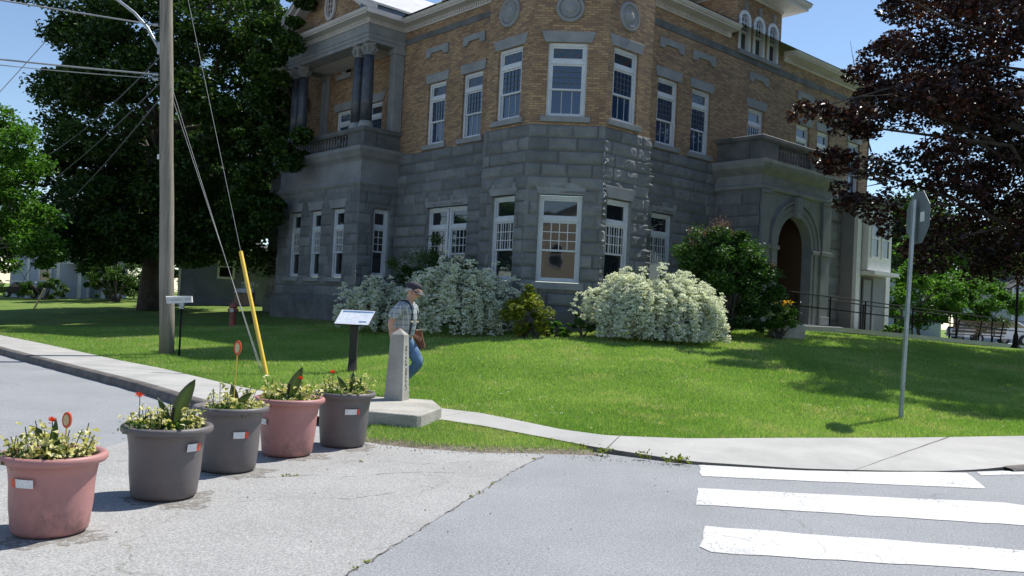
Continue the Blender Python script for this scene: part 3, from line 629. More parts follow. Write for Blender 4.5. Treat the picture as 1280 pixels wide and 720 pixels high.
def lintel(fr, u0, u1, z0, z1, splay=0.10, out=0.07, name='lintel', mat=None):
    mb = MB(); poly = [fr(u0, -0.05, z0), fr(u1, -0.05, z0), fr(u1 + splay, -0.05, z1), fr(u0 - splay, -0.05, z1)]
    mb.prism(poly, fr(0, 1, 0) * 1 - fr(0, 0, 0) * 1 if False else (fr(0, out + 0.05, 0) - fr(0, 0, 0)))
    return bevel(mb.build(name, mat or MT['granite'], LIB), 0.012)
def sill(fr, u0, u1, z0, z1, out=0.11):
    mb = MB(); mb.fbox(fr, u0, u1, -0.15, out, z0, z1); return bevel(mb.build('sill', MT['granite'], LIB), 0.01)
wcount = [0]
def window(fr, u0, u1, z0, z1, cols=4, rows=3, rec=0.10, transom=0.27, meet=0.40, bars=False, stained=False, gmat=None, parent=LIB, curtain=True, kind='window'):
    """double hung sash with a transom light"""
    fb = MB(); H = z1 - z0; fw = 0.085; n1 = -rec; n0 = -rec - 0.10
    fb.fbox(fr, u0, u0 + fw, n0, n1, z0, z1); fb.fbox(fr, u1 - fw, u1, n0, n1, z0, z1)
    fb.fbox(fr, u0 + fw, u1 - fw, n0, n1 - 0.002, z1 - fw, z1); fb.fbox(fr, u0 + fw, u1 - fw, n0, n1 + 0.02, z0, z0 + 0.06)
    zt = z1 - transom * H
    if transom: fb.fbox(fr, u0 + fw, u1 - fw, n0, n1 + 0.012, zt - 0.06, zt + 0.05)
    fo = fb.build('window', MT['white_frame'], parent)
    a0, a1 = u0 + fw, u1 - fw; zb = z0 + 0.06; ztop = zt - 0.06 if transom else z1 - fw
    zm = zb + (ztop - zb) * meet / (1 - transom) * 0.80 if transom else zb + (ztop - zb) * 0.5
    zm = zb + (ztop - zb) * 0.5
    sb_ = MB(); mu_ = MB(); sw = 0.045; mw_ = 0.008 if stained else 0.011
    def sash(x0, x1, y0, y1, d, nc, nr):
        sb_.fbox(fr, x0, x0 + sw, n0 + d, n0 + d + 0.035, y0, y1); sb_.fbox(fr, x1 - sw, x1, n0 + d, n0 + d + 0.035, y0, y1)
        sb_.fbox(fr, x0 + sw, x1 - sw, n0 + d, n0 + d + 0.034, y0, y0 + sw); sb_.fbox(fr, x0 + sw, x1 - sw, n0 + d, n0 + d + 0.034, y1 - sw, y1)
        for i in range(1, nc):
            x = x0 + sw + (x1 - x0 - 2 * sw) * i / nc; mu_.fbox(fr, x - mw_, x + mw_, n0 + d + 0.004, n0 + d + 0.028, y0 + sw, y1 - sw)
        for j in range(1, nr):
            y = y0 + sw + (y1 - y0 - 2 * sw) * j / nr; mu_.fbox(fr, x0 + sw, x1 - sw, n0 + d + 0.006, n0 + d + 0.026, y - mw_, y + mw_)
    sash(a0, a1, zm - 0.02, ztop, 0.045, cols, rows); sash(a0, a1, zb, zm + 0.02, 0.008, 1, 1)
    if transom: sash(a0, a1, zt + 0.05, z1 - fw, 0.03, 1, 1)
    sb_.build('sash', MT['white_frame'], fo)
    if mu_.v: mu_.build('glazing_bar', MT['leadwork'] if stained else MT['white_frame'], fo)
    g = MB(); g.quad(fr(a0, n0 + 0.055, zm), fr(a1, n0 + 0.055, zm), fr(a1, n0 + 0.055, ztop), fr(a0, n0 + 0.055, ztop))
    g.quad(fr(a0, n0 + 0.02, zb), fr(a1, n0 + 0.02, zb), fr(a1, n0 + 0.02, zm), fr(a0, n0 + 0.02, zm))
    g.build('pane', gmat or (MT['glass_blue'] if stained else MT['glass']), fo)
    if transom:
        g = MB(); g.quad(fr(a0, n0 + 0.04, zt + 0.05), fr(a1, n0 + 0.04, zt + 0.05), fr(a1, n0 + 0.04, z1 - fw), fr(a0, n0 + 0.04, z1 - fw)); g.build('transom_light', MT['stained'] if stained else MT['glass'], fo)
    if bars:
        bb = MB(); nb = 7
        for i in range(nb):
            x = a0 + sw + (a1 - a0 - 2 * sw) * (i + 0.5) / nb; bb.fbox(fr, x - 0.014, x + 0.014, n0 + 0.058, n0 + 0.066, zm + 0.02, ztop - sw)
        bb.build('window_blind', MT['curtain'], fo)
    elif curtain == 2:
        bb = MB()
        for t in (0.36, 0.68):
            x = a0 + (a1 - a0) * t; bb.fbox(fr, x - 0.010, x + 0.010, n0 + 0.022, n0 + 0.030, zb + sw, zm)
        bb.build('window_blind', MT['curtain'], fo)
    return fo

FA0, FA8, FB0, FB8 = FA(0), FA(0.8), FB(0), FB(0.8)
PO = -0.62; FAP = FA(PO); S_R = 7.07; S_L = 12.5
ZB = 0.3
# ---- lower rock-faced storey
H_ = TW / 2
WL = (2.20, 4.47)
stone('granite_wall', FC, -H_, H_, ZB, Z_ST, [(-0.63, 0.49, *WL)], 1, 0.42, 0.42, 1.35, 101, 102, step=0.034)
stone('granite_wall', FA0, -1.80, 0, ZB, Z_ST, [(-1.36, -0.40, *WL)], 2, 1.0, 0.42, 1.35, 103, 101, step=0.036)
stone('granite_wall', FB0, 0, 1.80, ZB, Z_ST, [(0.20, 1.17, *WL)], 3, 0.42, 1.0, 0.9, 102, 104, step=0.03)
stone('granite_wall', FA8, -S_R, -1.72, ZB, Z_ST, [(-5.40, -3.38, *WL)], 4, amp=1.35)
stone('granite_wall', FB8, 1.72, 6.08, ZB, Z_ST, [(3.0, 4.0, *WL)], 5, amp=1.35)
stone('granite_wall', FB8, 10.1, 15.9, ZB, Z_ST, [], 6, step=0.08)
stone('granite_wall', FAP, -S_L, -S_R, ZB, 5.15, [(-11.66, -10.86, *WL), (-10.20, -9.44, *WL), (-8.75, -7.95, *WL)], 7, 1.0, 1.0, 0.8, 105, 106)
stone('granite_wall', FRet(S_R), PO, 0.82, ZB, 5.15, [(-0.08, 0.52, 2.3, 4.45)], 8, 1.0, 0, 0.8, 106, 107)
stone('granite_wall', FA8, -16.2, -S_L, ZB, Z_ST, [], 9, step=0.08)
# turret side returns
stone('granite_wall', frame(P2(1.80, 0), BV, AV), 0, 0.8, ZB, Z_ST, [], 12, step=0.08)
stone('granite_wall', frame(P2(-1.39, SB0 + 1.80), AV, BV), 0, 0.8, ZB, Z_ST, [], 13, step=0.08)
# plinth course
def sweep(name, path, prof, mat, parent=LIB, closed=False, smooth=False):
    """extrude a (out,z) profile along plan points, outward = right-hand side of travel"""
    P = [Vector((p.x, p.y, 0)) for p in path]; n_ = len(P); V = []
    for i in range(n_):
        d1 = (P[i] - P[i - 1]).normalized() if i > 0 else None; d2 = (P[i + 1] - P[i]).normalized() if i < n_ - 1 else None
        if d1 is None: d1 = d2
        if d2 is None: d2 = d1
        n1 = Vector((d1.y, -d1.x, 0)); n2 = Vector((d2.y, -d2.x, 0)); nn = (n1 + n2); nn = nn / max(0.35, nn.dot(n1))
        for o_, z in prof: V.append(P[i] + nn * o_ + ZV * z)
    m_ = len(prof); Fs = []
    for i in range(n_ - 1):
        for k in range(m_):
            k2 = (k + 1) % m_; Fs.append((i * m_ + k, (i + 1) * m_ + k, (i + 1) * m_ + k2, i * m_ + k2))
    Fs += [tuple(range(m_)), tuple(range((n_ - 1) * m_, n_ * m_))[::-1]]
    mb = MB(); mb.add(V, Fs); return mb.build(name, mat, parent)
# plan travelling left to right as the camera sees it (outward on the right-hand side)
wall_path = [P2(16.2, 0.8), P2(S_L, 0.8), P2(S_L, PO), P2(S_R, PO), P2(S_R, 0.8), P2(1.8, 0.8), P2(1.8, 0), P2(0, 0), P2(-1.39, SB0), P2(-1.39, SB0 + 1.8), P2(-0.59, SB0 + 1.8), P2(-0.59, SB0 + 6.0)]
sweep('plinth', wall_path, [(0, 0.2), (0.12, 0.2), (0.12, 1.45), (0.03, 1.60), (0, 1.60)], MT['granite_dark'])

# lower windows + lintels + sills
def lowwin(fr, a, b_, **k):
    window(fr, a, b_, 2.22, 4.45, bars=k.get('bars', False), cols=4, rows=3)
    lintel(fr, a - 0.02, b_ + 0.02, 4.47, 4.78, 0.12, 0.055); sill(fr, a - 0.12, b_ + 0.12, 2.02, 2.20, 0.10)
lowwin(FC, -0.63, 0.49); lowwin(FA0, -1.36, -0.40, bars=True); lowwin(FB0, 0.20, 1.17, bars=True); lowwin(FB8, 3.0, 4.0, bars=True)
window(FA8, -5.40, -4.42, 2.22, 4.45); window(FA8, -4.36, -3.38, 2.22, 4.45); lintel(FA8, -5.42, -3.36, 4.47, 4.78, 0.12, 0.055); sill(FA8, -5.52, -3.26, 2.02, 2.20)
for a_, b_ in ((-11.66, -10.86), (-10.20, -9.44), (-8.75, -7.95)):
    window(FAP, a_, b_, 2.22, 4.45, bars=True); lintel(FAP, a_ - 0.04, b_ + 0.04, 4.47, 4.76, 0.14, 0.05); sill(FAP, a_ - 0.12, b_ + 0.12, 2.06, 2.20)
window(FRet(S_R), -0.08, 0.52, 2.3, 4.45, cols=2, rows=3)

# ---- upper brick storey
ZW = (6.45, 8.40); ZTOP = 10.5
tw = (6.50, 8.43)
wall('brick_wall', FC, -H_, H_, Z_ST, 11.6, [(-0.57, 0.44, *tw)], MT['brick'])
wall('brick_wall', FA0, -1.80, 0, Z_ST, 11.6, [(-1.37, -0.40, *tw)], MT['brick'])
wall('brick_wall', FB0, 0, 1.80, Z_ST, 11.6, [(0.22, 1.20, *tw)], MT['brick'])
wall('brick_wall', frame(P2(1.80, 0), BV, AV), 0, 0.8, Z_ST, 11.6, [], MT['brick']); wall('brick_wall', frame(P2(-1.39, SB0 + 1.80), AV, BV), 0, 0.8, Z_ST, 11.6, [], MT['brick'])
wall('brick_wall', FA8, -S_R, -1.72, Z_ST, ZTOP, [(-5.66, -4.76, *ZW), (-3.90, -2.98, *ZW)], MT['brick'])
wall('brick_wall', FA8, -S_L, -S_R, Z_ST - 0.2, ZTOP, [(-11.30, -10.35, 6.45, 8.28), (-9.2, -8.3, 6.45, 8.28), (-11.2, -10.45, 9.60, 10.4)], MT['brick'])
wall('brick_wall', FA8, -16.2, -S_L, Z_ST, ZTOP, [(-14.8, -13.9, *ZW)], MT['brick'])
wall('brick_wall', FB8, 1.72, 15.95, Z_ST, ZTOP, [(3.03, 3.98, *ZW), (4.66, 5.60, *ZW), (7.68, 8.60, *ZW), (10.66, 11.55, *ZW), (12.1, 12.98, *ZW), (14.4, 15.3, *ZW), (6.95, 7.57, 10.12, ZTOP), (7.78, 8.40, 10.12, ZTOP), (8.62, 9.24, 10.12, ZTOP)], MT['brick'])
wall('brick_wall', frame(P2(-0.59, SB0 + 15.95), AV, BV), 0, 12, 0.3, ZTOP, [], MT['brick'])
def upwin(fr, a, b_, z=ZW, **k):
    window(fr, a, b_, z[0], z[1], cols=5, rows=4, transom=0.25, stained=True, rec=0.07, curtain=2)
    lintel(fr, a - 0.10, b_ + 0.10, z[1] + 0.003, z[1] + 0.29, 0.05 if z is ZW else 0.10, 0.03); sill(fr, a - 0.14, b_ + 0.14, z[0] - 0.15, z[0] - 0.003, 0.08)
upwin(FC, -0.57, 0.44, tw); upwin(FA0, -1.37, -0.40, tw); upwin(FB0, 0.22, 1.20, tw)
for a_, b_ in ((-5.66, -4.76), (-3.90, -2.98), (-11.30, -10.35), (-9.2, -8.3), (-14.8, -13.9)): upwin(FA8, a_, b_, (6.45, 8.28) if a_ in (-11.30, -9.2) else ZW)
for a_, b_ in ((3.03, 3.98), (4.66, 5.60), (7.68, 8.60), (10.66, 11.55), (12.1, 12.98), (14.4, 15.3)): upwin(FB8, a_, b_)
window(FA8, -11.2, -10.45, 9.60, 10.4, cols=3, rows=2, transom=0, rec=0.07, curtain=0); sill(FA8, -11.3, -10.35, 9.42, 9.597)
def plaque(fr, u0, u1, z0=9.24, z1=9.54):
    mb = MB(); w_ = u1 - u0; t = 0.12
    mb.prism([fr(u0, -0.02, z0), fr(u0 + w_ * 0.17, -0.02, z0), fr(u0 + w_ * 0.27, -0.02, z0 + t), fr(u1 - w_ * 0.27, -0.02, z0 + t), fr(u1 - w_ * 0.17, -0.02, z0), fr(u1, -0.02, z0), fr(u1, -0.02, z1), fr(u0, -0.02, z1)], fr(0, 0.07, 0) - fr(0, 0, 0))
    bevel(mb.build('wall_plaque', MT['granite'], LIB), 0.01)
plaque(FA8, -5.84, -4.70); plaque(FA8, -3.95, -2.94); plaque(FB8, 2.99, 4.16); plaque(FB8, 4.59, 5.74); plaque(FB8, 7.63, 8.75); plaque(FB8, 10.62, 11.72); plaque(FB8, 12.05, 13.1)
def roundel(fr, uc, zc, r):
    mb = MB(); n_ = 40
    prof = [(r, -0.02), (r, 0.05), (r * 0.93, 0.075), (r * 0.80, 0.075), (r * 0.74, 0.04), (r * 0.68, 0.075), (r * 0.55, 0.04), (r * 0.45, 0.04), (r * 0.36, 0.075), (r * 0.2, 0.09), (0.001, 0.095)]
    V = []
    for rr, nn in prof:
        for k in range(n_):
            t = 2 * math.pi * k / n_; V.append(fr(uc + rr * math.cos(t), nn, zc + rr * math.sin(t)))
    Fs = [(i * n_ + k, i * n_ + (k + 1) % n_, (i + 1) * n_ + (k + 1) % n_, (i + 1) * n_ + k) for i in range(len(prof) - 1) for k in range(n_)]
    mb.add(V, Fs); mb.build('roundel', MT['granite'], LIB)
roundel(FC, -0.06, 9.32, 0.37); roundel(FA0, -0.96, 9.40, 0.40); roundel(FB0, 0.73, 9.32, 0.39)
# belt course under the cornice
def belt(fr, u0, u1, z0=9.90, z1=10.08):
    mb = MB(); mb.fbox(fr, u0, u1, -0.02, 0.025, z0, z1); mb.build('belt_course', MT['granite_dark'], LIB)
belt(FA8, -7.07, -1.8); belt(FB8, 1.8, 15.95, 9.82, 10.02)
# cornice
CP = [(0.0, 10.34), (0.05, 10.34), (0.07, 10.37), (0.07, 10.47), (0.12, 10.49), (0.38, 10.51), (0.38, 10.55), (0.42, 10.56), (0.47, 10.62), (0.48, 10.65), (0.0, 10.67)]
sweep('cornice', [P2(16.2, 0.8), P2(S_L, 0.8), P2(S_L, PO), P2(S_R, PO), P2(S_R, 0.8), P2(1.79, 0.8)], [(o_ * 0.88, z - 0.03) for o_, z in CP], MT['cream'])
sweep('cornice', [P2(-0.59, SB0 + 1.79), P2(-0.59, SB0 + 6.45)], CP, MT['cream'])
sweep('cornice', [P2(-0.59, SB0 + 9.65), P2(-0.59, SB0 + 15.95), P2(4, SB0 + 15.95)], CP, MT['cream'])
sweep('cornice', [P2(1.8, 0.8), P2(1.8, 0), P2(0, 0), P2(-1.39, SB0), P2(-1.39, SB0 + 1.8), P2(-0.59, SB0 + 1.8)], [(o_, z + 1.15) for o_, z in CP], MT['cream'])
def dentils(fr, u0, u1, n0=0.10, dz=0.0):
    mb = MB(); x = u0 + 0.05
    while x < u1 - 0.1:
        mb.fbox(fr, x, x + 0.05, n0, n0 + 0.04, 10.385 + dz, 10.465 + dz); x += 0.10
    mb.build('dentil_band', MT['cream'], LIB)
dentils(FA8, -S_R + 0.2, -1.8, 0.06, -0.03); dentils(FB8, 1.8, 6.3, 0.07); dentils(FB8, 9.8, 15.9, 0.07); dentils(FAP, -S_L, -S_R + 0.1, 0.06, -0.03); dentils(FRet(S_R), PO - 0.1, 0.6, 0.06, -0.03)
# portico (left): frieze, balcony, columns, entablature, pediment
sweep('portico_frieze', [P2(S_L, 0.8), P2(S_L, PO), P2(S_R, PO), P2(S_R, 0.79)], [(-0.3, 5.15), (0.06, 5.15), (0.10, 5.22), (0.05, 5.30), (0.05, 5.36), (0.02, 5.40), (0.02, 5.92), (0.06, 5.98), (0.14, 6.06), (0.20, 6.18), (0.24, 6.24), (0.24, 6.36), (-0.3, 6.36)], MT['granite_light'])
mb = MB(); mb.add([P2(S_L, PO, 6.30), P2(S_R, PO, 6.30), P2(S_R, 0.9, 6.30), P2(S_L, 0.9, 6.30)], [(0, 1, 2, 3)]); mb.build('balcony_floor', MT['granite_dark'], LIB)
FR7 = FRet(S_R)
mb = MB(); mb.fbox(FR7, PO + 0.51, 0.8, -0.20, -0.03, 6.36, 6.86); mb.build('parapet', MT['granite_dark'], LIB)
for a_, b_ in ((-8.05, -S_R - 0.02), (-S_L + 0.02, -11.75)):
    mb = MB(); mb.fbox(FAP, a_, b_, -0.5, -0.02, 6.36, 6.88); bevel(mb.build('pedestal', MT['granite_dark'], LIB), 0.015)
sweep('balcony_rail', [P2(S_L - 0.05, 0.8), P2(S_L - 0.05, PO + 0.05), P2(S_R + 0.05, PO + 0.05), P2(S_R + 0.05, 0.79)], [(-0.32, 6.86), (0.05, 6.86), (0.09, 6.92), (0.09, 7.00), (0.05, 7.03), (-0.32, 7.03)], MT['granite_dark'])
bal_prof = [(0.055, 0.0), (0.055, 0.05), (0.03, 0.08), (0.05, 0.16), (0.058, 0.22), (0.035, 0.34), (0.028, 0.40), (0.05, 0.44), (0.05, 0.50)]
bmb = MB(); bmb.lathe(bal_prof, n=10)
balus = thing('tmp', None, None); bal_me = bmb.build('baluster', MT['granite_dark'], None); me_bal = bal_me.data
bpy.data.objects.remove(bal_me); bpy.data.objects.remove(balus)
for p in me_bal.polygons: p.use_smooth = True
def balusters(fr, u0, u1, n, z, par):
    for i in range(n):
        o = bpy.data.objects.new('baluster', me_bal); COL.objects.link(o); o.parent = par; o.location = fr(u0 + (u1 - u0) * (i + 0.5) / n, -0.12, z)
base = MB(); base.fbox(FAP, -11.75, -8.05, -0.26, -0.02, 6.36, 6.40); bo = base.build('balustrade', MT['granite_dark'], LIB)
balusters(FAP, -11.75, -8.05, 20, 6.38, bo)
def column(p, z0, z1, r, name='column'):
    mb = MB(); mb.lathe([(r * 1.35, z0), (r * 1.35, z0 + 0.07), (r * 1.2, z0 + 0.10), (r * 1.25, z0 + 0.15), (r * 1.05, z0 + 0.19), (r, z0 + 0.22)], (p.x, p.y, 0), 24); bs = mb.build('column_base', MT['granite'], LIB, True)
    mb = MB(); mb.lathe([(r, z0 + 0.22), (r * 1.0, z0 + 1.0), (r * 0.97, z0 + 1.6), (r * 0.86, z1 - 0.36)], (p.x, p.y, 0), 28); sh = mb.build('column', MT['polished'], LIB); [setattr(q, 'use_smooth', True) for q in sh.data.polygons]
    mb = MB(); mb.lathe([(r * 0.9, z1 - 0.36), (r * 1.02, z1 - 0.33), (r * 0.9, z1 - 0.29), (r * 0.98, z1 - 0.2), (r * 1.25, z1 - 0.09), (r * 1.3, z1 - 0.05)], (p.x, p.y, 0), 24)
    for k in range(8):
        t = k * math.pi / 4; mb.cyl((p.x + r * math.cos(t), p.y + r * math.sin(t), z1 - 0.27), (p.x + r * 1.3 * math.cos(t), p.y + r * 1.3 * math.sin(t), z1 - 0.12), 0.03, 0.05, 6)
    mb.box(p.x - r * 1.2, p.x + r * 1.2, p.y - r * 1.2, p.y + r * 1.2, z1 - 0.05, z1); mb.build('capital', MT['granite_light'], LIB)
for s_ in (7.42, 7.98, 11.75, 12.22): column(P2(s_, PO + 0.27), 7.03, 9.74, 0.19)
mb = MB(); mb.fbox(FR7, 0.42, 0.78, -0.30, 0.0, 7.03, 9.55); mb.fbox(FR7, 0.38, 0.795, -0.33, 0.04, 9.55, 9.74); bevel(mb.build('pilaster', MT['granite'], LIB), 0.01)
mb = MB(); mb.fbox(FA8, -12.3, -11.9, 0.0, 0.12, 7.03, 9.55); mb.fbox(FA8, -12.34, -11.86, 0.0, 0.16, 9.55, 9.74); bevel(mb.build('pilaster', MT['granite'], LIB), 0.01)
sweep('entablature', [P2(S_L, 0.8), P2(S_L, PO), P2(S_R, PO), P2(S_R, 0.79)], [(-0.55, 9.74), (0.0, 9.74), (0.0, 9.86), (0.025, 9.865), (0.025, 9.98), (0.05, 9.99), (0.05, 10.03), (0.0, 10.06), (0.0, 10.31), (-0.55, 10.31)], MT['granite'])
mb = MB(); mb.add([P2(S_L, PO, 9.76), P2(S_R, PO, 9.76), P2(S_R, 0.82, 9.76), P2(S_L, 0.82, 9.76)], [(0, 1, 2, 3)]); mb.build('porch_ceiling', MT['cream'], LIB)
# pediment
sC = (S_R + S_L) / 2; zc0, zap = 10.60, 12.36
mb = MB(); mb.prism([FAP(-S_L, -0.05, zc0), FAP(-S_R, -0.05, zc0), FAP(-S_R, -0.05, zc0 + 0.14), FAP(-sC, -0.05, zap + 0.04), FAP(-S_L, -0.05, zc0 + 0.14)], FAP(0, -3.6, 0) - FAP(0, 0, 0))
ped = mb.build('pediment_wall', MT['brick'], LIB, uvf=lambda p: ((Vector(p) - L0).dot(-AV), p[2]))
def rake(s0, z0, s1, z1, up=0.30, out=0.50):
    mb = MB(); a_ = FAP(-s0, 0, z0); b_ = FAP(-s1, 0, z1); sh = Vector((0, 0, up)); nn = FAP(0, 1, 0) - FAP(0, 0, 0)
    mb.hexa([a_ + nn * -3.5, a_ + nn * 0.35, b_ + nn * 0.35, b_ + nn * -3.5, a_ + nn * -3.5 + sh * 0.5, a_ + nn * 0.35 + sh * 0.5, b_ + nn * 0.35 + sh * 0.5, b_ + nn * -3.5 + sh * 0.5])
    sh2 = sh * 0.52; mb.hexa([a_ + nn * 0.0 + sh2, a_ + nn * out + sh2, b_ + nn * out + sh2, b_ + sh2, a_ + sh, a_ + nn * out + sh, b_ + nn * out + sh, b_ + sh])
    mb.build('raking_cornice', MT['cream'], LIB)
    mb = MB(); s3 = sh * 1.02; s4 = sh * 1.25
    mb.hexa([a_ + nn * -4.5 + s3, a_ + nn * (out + 0.03) + s3, b_ + nn * (out + 0.03) + s3, b_ + nn * -4.5 + s3, a_ + nn * -4.5 + s4, a_ + nn * (out + 0.03) + s4, b_ + nn * (out + 0.03) + s4, b_ + nn * -4.5 + s4]); mb.build('pediment_roof', MT['slate'], LIB)
rake(S_R - 0.44, 10.48, sC, zap + 0.03); rake(S_L + 0.44, 10.48, sC, zap + 0.03)
mb = MB(); n_ = 28
V = []; ru, rz_ = 0.34, 0.50; sO = 9.6; zO = 11.40
for k_, (sc__, nn) in enumerate(((1.0, -0.03), (1.0, 0.05), (0.72, 0.05), (0.72, -0.03))):
    for k in range(n_):
        t = 2 * math.pi * k / n_; V.append(FAP(-sO + ru * sc__ * math.cos(t), nn, zO + rz_ * sc__ * math.sin(t)))
mb.add(V, [(i * n_ + k, i * n_ + (k + 1) % n_, (i + 1) * n_ + (k + 1) % n_, (i + 1) * n_ + k) for i in range(3) for k in range(n_)])
for t in (-0.35, 0, 0.35): mb.fbox(FAP, -sO + t * 0.45 - 0.012, -sO + t * 0.45 + 0.012, -0.02, 0.02, zO - rz_ * 0.66, zO + rz_ * 0.66)
for t in (-0.5, -0.17, 0.17, 0.5): mb.fbox(FAP, -sO - ru * 0.62, -sO + ru * 0.62, -0.021, 0.018, zO + t * 0.55 - 0.012, zO + t * 0.55 + 0.012)
ovw = mb.build('oval_window', MT['cream'], LIB)
mb = MB(); mb.add([FAP(-sO + ru * 0.75 * math.cos(2 * math.pi * k / n_), -0.028, zO + rz_ * 0.75 * math.sin(2 * math.pi * k / n_)) for k in range(n_)], [tuple(range(n_))]); mb.build('pane', MT['glass'], ovw)

# main roof (hipped) and turret roof
def poly_obj(name, polys, mat):
    mb = MB()
    for p in polys: mb.add(p, [tuple(range(len(p)))])
    return mb.build(name, mat, LIB)
e = 0.49; zr = 10.675; sl = 0.60
def RP(sa, sb, z): return P2(sa, sb, z)
A0_, A1_ = -0.59 - e, 16.2; B0_, B1_ = 0.8 - e, SB0 + 15.95 + e; wd = 6.0
poly_obj('roof', [
    [RP(A0_, B0_, zr), RP(A0_, B1_, zr), RP(A0_ + wd, B1_ - wd, zr + wd * sl), RP(A0_ + wd, B0_ + wd, zr + wd * sl)],
    [RP(A0_, B0_, zr - 0.04), RP(A1_, B0_, zr - 0.04), RP(A1_, B0_ + wd, zr + wd * sl), RP(A0_ + wd, B0_ + wd, zr + wd * sl)],
    [RP(A0_, B1_, zr), RP(A0_ + wd, B1_ - wd, zr + wd * sl), RP(A1_, B1_ - wd, zr + wd * sl), RP(A1_, B1_, zr)],
    [RP(A0_ + wd, B0_ + wd, zr + wd * sl), RP(A1_, B0_ + wd, zr + wd * sl), RP(A1_, B1_ - wd, zr + wd * sl), RP(A0_ + wd, B1_ - wd, zr + wd * sl)]], MT['slate'])
tp = [P2(2.3, 1.4), P2(2.3, -0.6), P2(-0.25, -0.6), P2(-1.95, SB0 - 0.25), P2(-1.95, SB0 + 2.4), P2(0.3, SB0 + 2.4)]
apx = P2(0.6, SB0 + 0.2, 15.2)
poly_obj('turret_roof', [[tp[i] + ZV * 12.15, tp[(i + 1) % 6] + ZV * 12.15, apx] for i in range(6)] + [[p + ZV * 12.14 for p in tp]], MT['slate'])
# pale lit roof slope of the wing beside the pediment
# dormer on the right wall
DS0, DS1 = 6.80, 9.44
wall('dormer_wall', FB8, DS0, DS1, ZTOP, 11.95, [(6.95, 7.57, ZTOP, 11.42), (7.78, 8.40, ZTOP, 11.42), (8.62, 9.24, ZTOP, 11.42)], MT['brick'])
mb = MB(); mb.quad(FB8(DS0, 0, 10.6), FB8(DS0, -4, 10.6), FB8(DS0, -4, 11.95), FB8(DS0, 0, 11.95)); mb.quad(FB8(DS1, 0, 10.6), FB8(DS1, -4, 10.6), FB8(DS1, -4, 11.95), FB8(DS1, 0, 11.95))
mb.build('dormer_side', MT['brick'], LIB, uvf=lambda p: ((Vector(p) - R1).dot(AV), p[2]))
def arch_window(uc, hw, z0, zs):
    fr = FB8; r = hw
    # brick spandrels fill the square corners above the arch
    mb = MB(); n_ = 12
    pts = [(uc + r * math.cos(t), zs + r * math.sin(t)) for t in [math.pi * k / n_ for k in range(n_ + 1)]]
    for k in range(n_):
        (ua, za), (ub, zb2) = pts[k], pts[k + 1]
        zt_ = 11.42 if False else zs + r + 0.001
        mb.quad(fr(ua, 0.0, za), fr(ub, 0.0, zb2), fr(ub, 0.0, zt_), fr(ua, 0.0, zt_)); mb.quad(fr(ua, 0, za), fr(ub, 0, zb2), fr(ub, -0.2, zb2), fr(ua, -0.2, za))
    mb.build('arch_spandrel', MT['brick'], LIB, uvf=lambda p: ((Vector(p) - R1).dot(BV), p[2]))
    mb = MB(); n_ = 14; f_ = 0.09
    V = []
    for k in range(n_ + 1):
        t = math.pi * k / n_
        for rr, nn in ((r + 0.03, 0.03), (r - f_, 0.03), (r - f_, -0.15), (r + 0.03, -0.15)): V.append(fr(uc + rr * math.cos(t), nn, zs + rr * math.sin(t)))
    mb.add(V, [(i * 4 + k, i * 4 + (k + 1) % 4, (i + 1) * 4 + (k + 1) % 4, (i + 1) * 4 + k) for i in range(n_) for k in range(4)])
    mb.fbox(fr, uc - r - 0.03, uc - r + f_, -0.15, 0.03, z0, zs); mb.fbox(fr, uc + r - f_, uc + r + 0.03, -0.15, 0.03, z0, zs)
    zm = z0 + (zs + r - z0) * 0.48
    mb.fbox(fr, uc - r + f_, uc + r - f_, -0.14, 0.0, zm - 0.03, zm + 0.03); mb.fbox(fr, uc - r + f_, uc + r - f_, -0.14, 0.01, z0, z0 + 0.05)
    for t in (-0.33, 0.33): mb.fbox(fr, uc + t * (r - f_) - 0.012, uc + t * (r - f_) + 0.012, -0.10, -0.06, zm + 0.03, zs + (r - f_) * 0.93)
    for j in range(1, 4): mb.fbox(fr, uc - r + f_, uc + r - f_, -0.099, -0.061, zm + (zs + r - zm) * j / 4 - 0.012, zm + (zs + r - zm) * j / 4 + 0.012)
    fo = mb.build('arched_window', MT['white_frame'], LIB)
    g = MB(); g.add([fr(uc - r, -0.11, z0), fr(uc + r, -0.11, z0)] + [fr(uc + r * math.cos(math.pi * k / 12), -0.11, zs + r * math.sin(math.pi * k / 12)) for k in range(13)], [tuple(range(15))]); g.build('pane', MT['glass'], fo)
    mb = MB(); mb.prism([fr(uc - 0.05, 0, zs + r + 0.03), fr(uc + 0.05, 0, zs + r + 0.03), fr(uc + 0.08, 0, zs + r + 0.30), fr(uc - 0.08, 0, zs + r + 0.30)], fr(0, 0.06, 0) - fr(0, 0, 0)); mb.build('keystone', MT['granite_light'], LIB)
for uc in (7.26, 8.09, 8.93): arch_window(uc, 0.31, 10.12, 11.11)
mb = MB(); mb.fbox(FB8, 6.88, 9.36, -0.05, 0.10, 9.98, 10.118); bevel(mb.build('sill', MT['granite_light'], LIB), 0.01)
mb = MB()
for u in (6.87, 7.675, 8.51, 9.32): mb.fbox(FB8, u - 0.05, u + 0.05, 0, 0.04, 11.02, 11.10)
mb.build('impost', MT['granite_light'], LIB)
DP = [(0, 11.90), (0.04, 11.90), (0.04, 11.96), (0.62, 12.02), (0.62, 12.10), (0.68, 12.14), (0.72, 12.26), (0.0, 12.28)]
dpath = [P2(3.4, SB0 + DS0), P2(-0.59, SB0 + DS0), P2(-0.59, SB0 + DS1), P2(3.4, SB0 + DS1)]
sweep('dormer_cornice', dpath, DP, MT['cream'])
